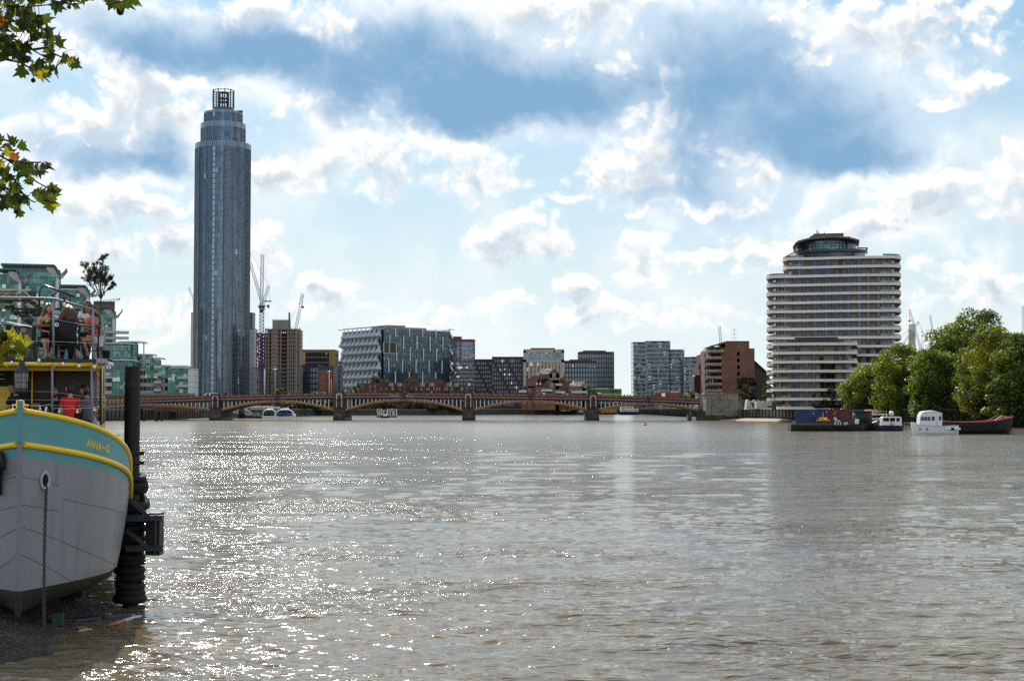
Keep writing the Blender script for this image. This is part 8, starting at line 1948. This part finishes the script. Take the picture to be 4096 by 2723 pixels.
# lower terrace
y4=YF+.35
person('man in a bright red t-shirt and glasses sitting with his back turned',dict(pelvis=(272,1706,y4),chest=(282,1612,y4),neck=(281,1582,y4),head=(277,1554,y4-.02),lsh=(252,1598,y4-.03),lel=(243,1652,y4-.06),lwr=(236,1672,y4+.2),rsh=(308,1602,y4+.02),rel=(312,1650,y4+.2),rwr=(280,1650,y4+.35),
  lhip=(262,1712,y4),lkn=(250,1715,y4+.42),lan=(250,1775,y4+.4),rhip=(284,1712,y4),rkn=(300,1715,y4+.4),ran=(300,1775,y4+.4)),sk1,[('t_shirt',M('red_tshirt',(.62,.022,.022),.8,.10,7,bump=.3,bs=9),'tee')],hd=(R(-128),R(5)),hairmat=M('short_brown_hair',(.030,.018,.012),.6,.3,30),bottoms=('jeans',jeans,1.2),k=1.04,sleeve=.62)
person('dark haired man in a grey t-shirt and jeans beside the red one',dict(pelvis=(352,1700,y4+.35),chest=(352,1612,y4+.3),neck=(346,1585,y4+.25),head=(336,1562,y4+.18),lsh=(326,1604,y4+.2),lel=(318,1650,y4+.2),lwr=(300,1640,y4+.3),rsh=(376,1604,y4+.4),rel=(382,1650,y4+.4),rwr=(360,1664,y4+.5),
  lhip=(340,1702,y4+.25),lkn=(312,1690,y4+.2),lan=(322,1750,y4+.3),rhip=(360,1704,y4+.3),rkn=(336,1700,y4-.05),ran=(352,1755,y4)),sk2,[('t_shirt',M('grey_tshirt',(.10,.105,.13),.85,.10,7,bump=.3,bs=9),'tee')],hd=(R(-95),R(10)),hairmat=blackh,bottoms=('jeans',jeans,1.2),k=1.04)
person('bald bearded man in a dark t-shirt facing the river behind the post',dict(pelvis=(226,1705,y4+1.),chest=(224,1622,y4+1.),neck=(220,1592,y4+.98),head=(217,1568,y4+.9),lsh=(196,1614,y4+1.),lel=(190,1660,y4+.9),lwr=(206,1672,y4+.65),rsh=(250,1614,y4+1.),rel=(256,1660,y4+.9),rwr=(240,1672,y4+.65)),sk2,[('t_shirt',M('charcoal_tshirt',(.02,.02,.022),.85,.2,5),'tee')],hd=(R(8),R(2)),cap=False,beard=blackh,k=1.0)
person('dark figure in a navy t-shirt sitting behind the ship lantern',dict(pelvis=(74,1690,y4+.5),chest=(70,1605,y4+.5),neck=(62,1575,y4+.48),head=(50,1552,y4+.42),lsh=(40,1596,y4+.45),lel=(24,1640,y4+.4),lwr=(48,1655,y4+.2),rsh=(100,1598,y4+.5),rel=(108,1640,y4+.45),rwr=(86,1658,y4+.2)),sk2,[('t_shirt',M('navy_tshirt',(.008,.010,.022),.85,.2,5),'tee')],hd=(R(-60),R(6)),hairmat=blackh,k=1.05)
# ---------------------------------------------------------------- overhanging plane branches
def leaf_mesh(seed):
    g=random.Random(seed)
    pts=[(0,0),(.20,-.06),(.52,.02),(.36,.16),(.62,.36),(.34,.40),(.30,.62),(.14,.60),(0,1.0),(-.14,.60),(-.32,.64),(-.34,.42),(-.60,.38),(-.36,.18),(-.50,.0),(-.20,-.06)]
    s=.118; out=[(x*s*g.uniform(.85,1.15),y*s*g.uniform(.9,1.1)) for x,y in pts]; c=(0,.32*s); b=g.uniform(.15,.6); tw=g.uniform(-.8,.8)
    def z(x,y): return -b*(x*x)/s*1.6-(y-.3*s)**2/s*g.uniform(.3,.9)*.6+tw*x*y/s*.5
    m=MB(); m.smooth=False; vs=[(c[0],c[1],z(*c))]+[(x,y,z(x,y)) for x,y in out]; n=len(out); m.add(vs,[(0,i+1,(i+1)%n+1) for i in range(n)])
    return m
LM=[]
for i,(c,y) in enumerate((((.030,.045,.008),(.07,.075,.010)),((.018,.028,.007),(.035,.042,.008)),((.17,.16,.015),(.30,.23,.02)),((.22,.07,.012),(.32,.08,.02)))): LM.append(leafmat('branch_leaf%d'%i,c,.62,.25,6.,y))  # dark leaf greens stand in for backlit silhouettes
leaves=[]
for i in range(6): leaves.append([leaf_mesh(i*3+1).mesh('leaf',mt) for mt in LM])
twigm=M('twig',(.05,.035,.025),.8)
def branch(label,poly,n,twigs,balls,Y0,seed,weights=(5,6,1.3,.2),spread=1.1,extra=()):
    g=random.Random(seed); o0=at(poly[0][0],poly[0][1],Y0); t=thing('plane_tree_branch',label,'branch',tuple(o0))
    def inside(u,v):
        k=False
        for i in range(len(poly)):
            (a,b),(c,d_)=poly[i],poly[(i+1)%len(poly)]
            if (b>v)!=(d_>v) and u<(c-a)*(v-b)/(d_-b)+a: k=not k
        return k
    us=[p[0] for p in poly]; vs_=[p[1] for p in poly]; placed=[]
    m=MB()
    for tw in twigs: m.tube([at(u,v,Y0+dy)-o0 for u,v,dy in tw],[.012*(1-.7*i/len(tw)) for i in range(len(tw))],6)
    tp=[(u,v,dy) for tw in twigs for (a,b,c),(d_,e,f) in zip(tw,tw[1:]) for k in np.linspace(0,1,6) for u,v,dy in [(a+(d_-a)*k,b+(e-b)*k,c+(f-c)*k)]]
    spots=[]
    while len(spots)<n:
        u,v=g.uniform(min(us),max(us)),g.uniform(min(vs_),max(vs_))
        if inside(u,v): spots.append((u,v))
    spots+=list(extra)
    stuff=MB()
    for i,(u,v) in enumerate(spots):
        near=min(tp,key=lambda q:(q[0]-u)**2+(q[1]-v)**2); dy=near[2]+g.uniform(-spread,spread)*.5; p=at(u,v,Y0+dy)-o0; q=at(near[0],near[1],Y0+near[2])-o0
        m.tube([q,(p+q)/2+Vector((0,0,.02)),p],.0022,4,False)
        d=(p-q); ang=math.atan2(d.z,d.x)
        rot=(Matrix.Rotation(g.gauss(0,.55),3,'Z')@Matrix.Rotation(g.gauss(0,.6),3,'X')@Matrix.Rotation(-(ang-pi/2)+g.gauss(0,.5),3,'Y')@Matrix.Rotation(pi/2,3,'X'))
        me=leaves[g.randrange(6)][g.choices(range(4),weights)[0]]; sc=g.uniform(.75,1.25)
        if i<100:
            o=bpy.data.objects.new('leaf',me); COL.objects.link(o); o.parent=t; o.matrix_local=Matrix.Translation(p)@rot.to_4x4()@Matrix.Scale(sc,4)
        else:
            stuff.mat(LM.index(me.materials[0])); mm=rot.to_4x4(); stuff.add([mm@(Vector(x.co)*sc)+p for x in me.vertices],[tuple(f.vertices) for f in me.polygons])
    if stuff.v: stuff.build('leaf',LM,t)['kind']='stuff'
    m.build('twig',twigm,t)
    for (u,v,r,u0,v0) in balls:
        p=at(u,v,Y0)-o0; q=at(u0,v0,Y0)-o0; MB().tube([q,(p+q)/2,p],.003,5).build('seed_stalk',twigm,t)
        b=MB(); rr=r*Y0/6200.
        b.ball(p,rr*.9,14)
        for _ in range(160):
            d=Vector((g.gauss(0,1),g.gauss(0,1),g.gauss(0,1))).normalized(); b.bar(p+d*rr*.8,p+d*rr*1.12,.0022)
        b.build('seed_ball',M('seed_brown',(.025,.018,.010),.9,.3,20),t)
branch('large leafy plane branch filling the top left corner of the photo',[(-160,-60),(185,-60),(195,30),(172,92),(120,110),(145,170),(110,215),(70,262),(-20,235),(-160,240)],165,[[(-200,60,0),(-60,120,0),(60,160,.1),(130,200,.1),(180,230,.1)],[(-200,-40,.2),(0,20,.2),(100,30,.2),(190,20,.3)],[(-100,180,-.2),(0,235,-.2),(80,250,-.1),(150,290,0),(200,330,0)],[(130,200,.1),(190,190,.1),(215,215,.1),(290,250,.1)]],
 [(133,322,9,140,270)],13.5,3,extra=[(200,185),(225,175),(240,195),(262,208),(250,232),(270,240),(290,250),(215,240),(228,265),(150,280),(178,285),(165,300),(205,290),(196,305),(220,275),(135,285),(188,160),(170,155),(180,130),(100,275),(140,250),(205,215)])
branch('row of plane leaves with two seed balls along the top edge',[(205,-60),(330,-60),(335,2),(300,12),(240,4),(215,-10)],16,[[(150,-80,0),(260,-30,0),(340,-20,0),(460,-30,0),(560,-20,0)]],[(277,30,7,262,-10),(481,48,14,485,5)],13.,5,extra=[(318,5),(230,5),(250,-5),(440,-4),(455,-2),(478,2),(492,0),(545,-2),(520,-10),(430,-18),(500,-22)])
branch('plane branch hanging in from the left edge halfway up the sky',[(-160,500),(-20,505),(32,548),(66,580),(30,600),(62,640),(120,640),(150,640),(170,680),(130,700),(150,760),(228,762),(200,795),(140,820),(95,845),(20,822),(-160,860)],130,[[(-200,560,0),(-40,600,0),(30,640,0),(100,690,.1),(150,730,.1),(215,765,.1)],[(-150,700,.2),(0,740,.2),(80,780,.2),(140,810,.2)],[(30,640,0),(100,650,0),(160,650,0)],[(-100,560,0),(20,560,0),(60,575,0)]],[(65,848,8,60,800)],14.,7,weights=(4,7,.8,.15),extra=[(165,655),(150,668),(190,770),(225,768),(236,772),(195,745),(200,810),(62,578),(75,575)])
branch('sunlit yellow green plane leaves in front of the barge at the left edge',[(-120,1345),(20,1342),(60,1352),(90,1372),(88,1402),(30,1410),(40,1432),(-120,1440)],95,[[(-160,1400,0),(-20,1385,0),(50,1375,0),(112,1355,0)],[(-100,1420,0),(10,1420,0),(60,1405,0)]],[],17.,9,weights=(1.2,.8,8,.3),spread=.6,extra=[(100,1360),(92,1372),(70,1412)])
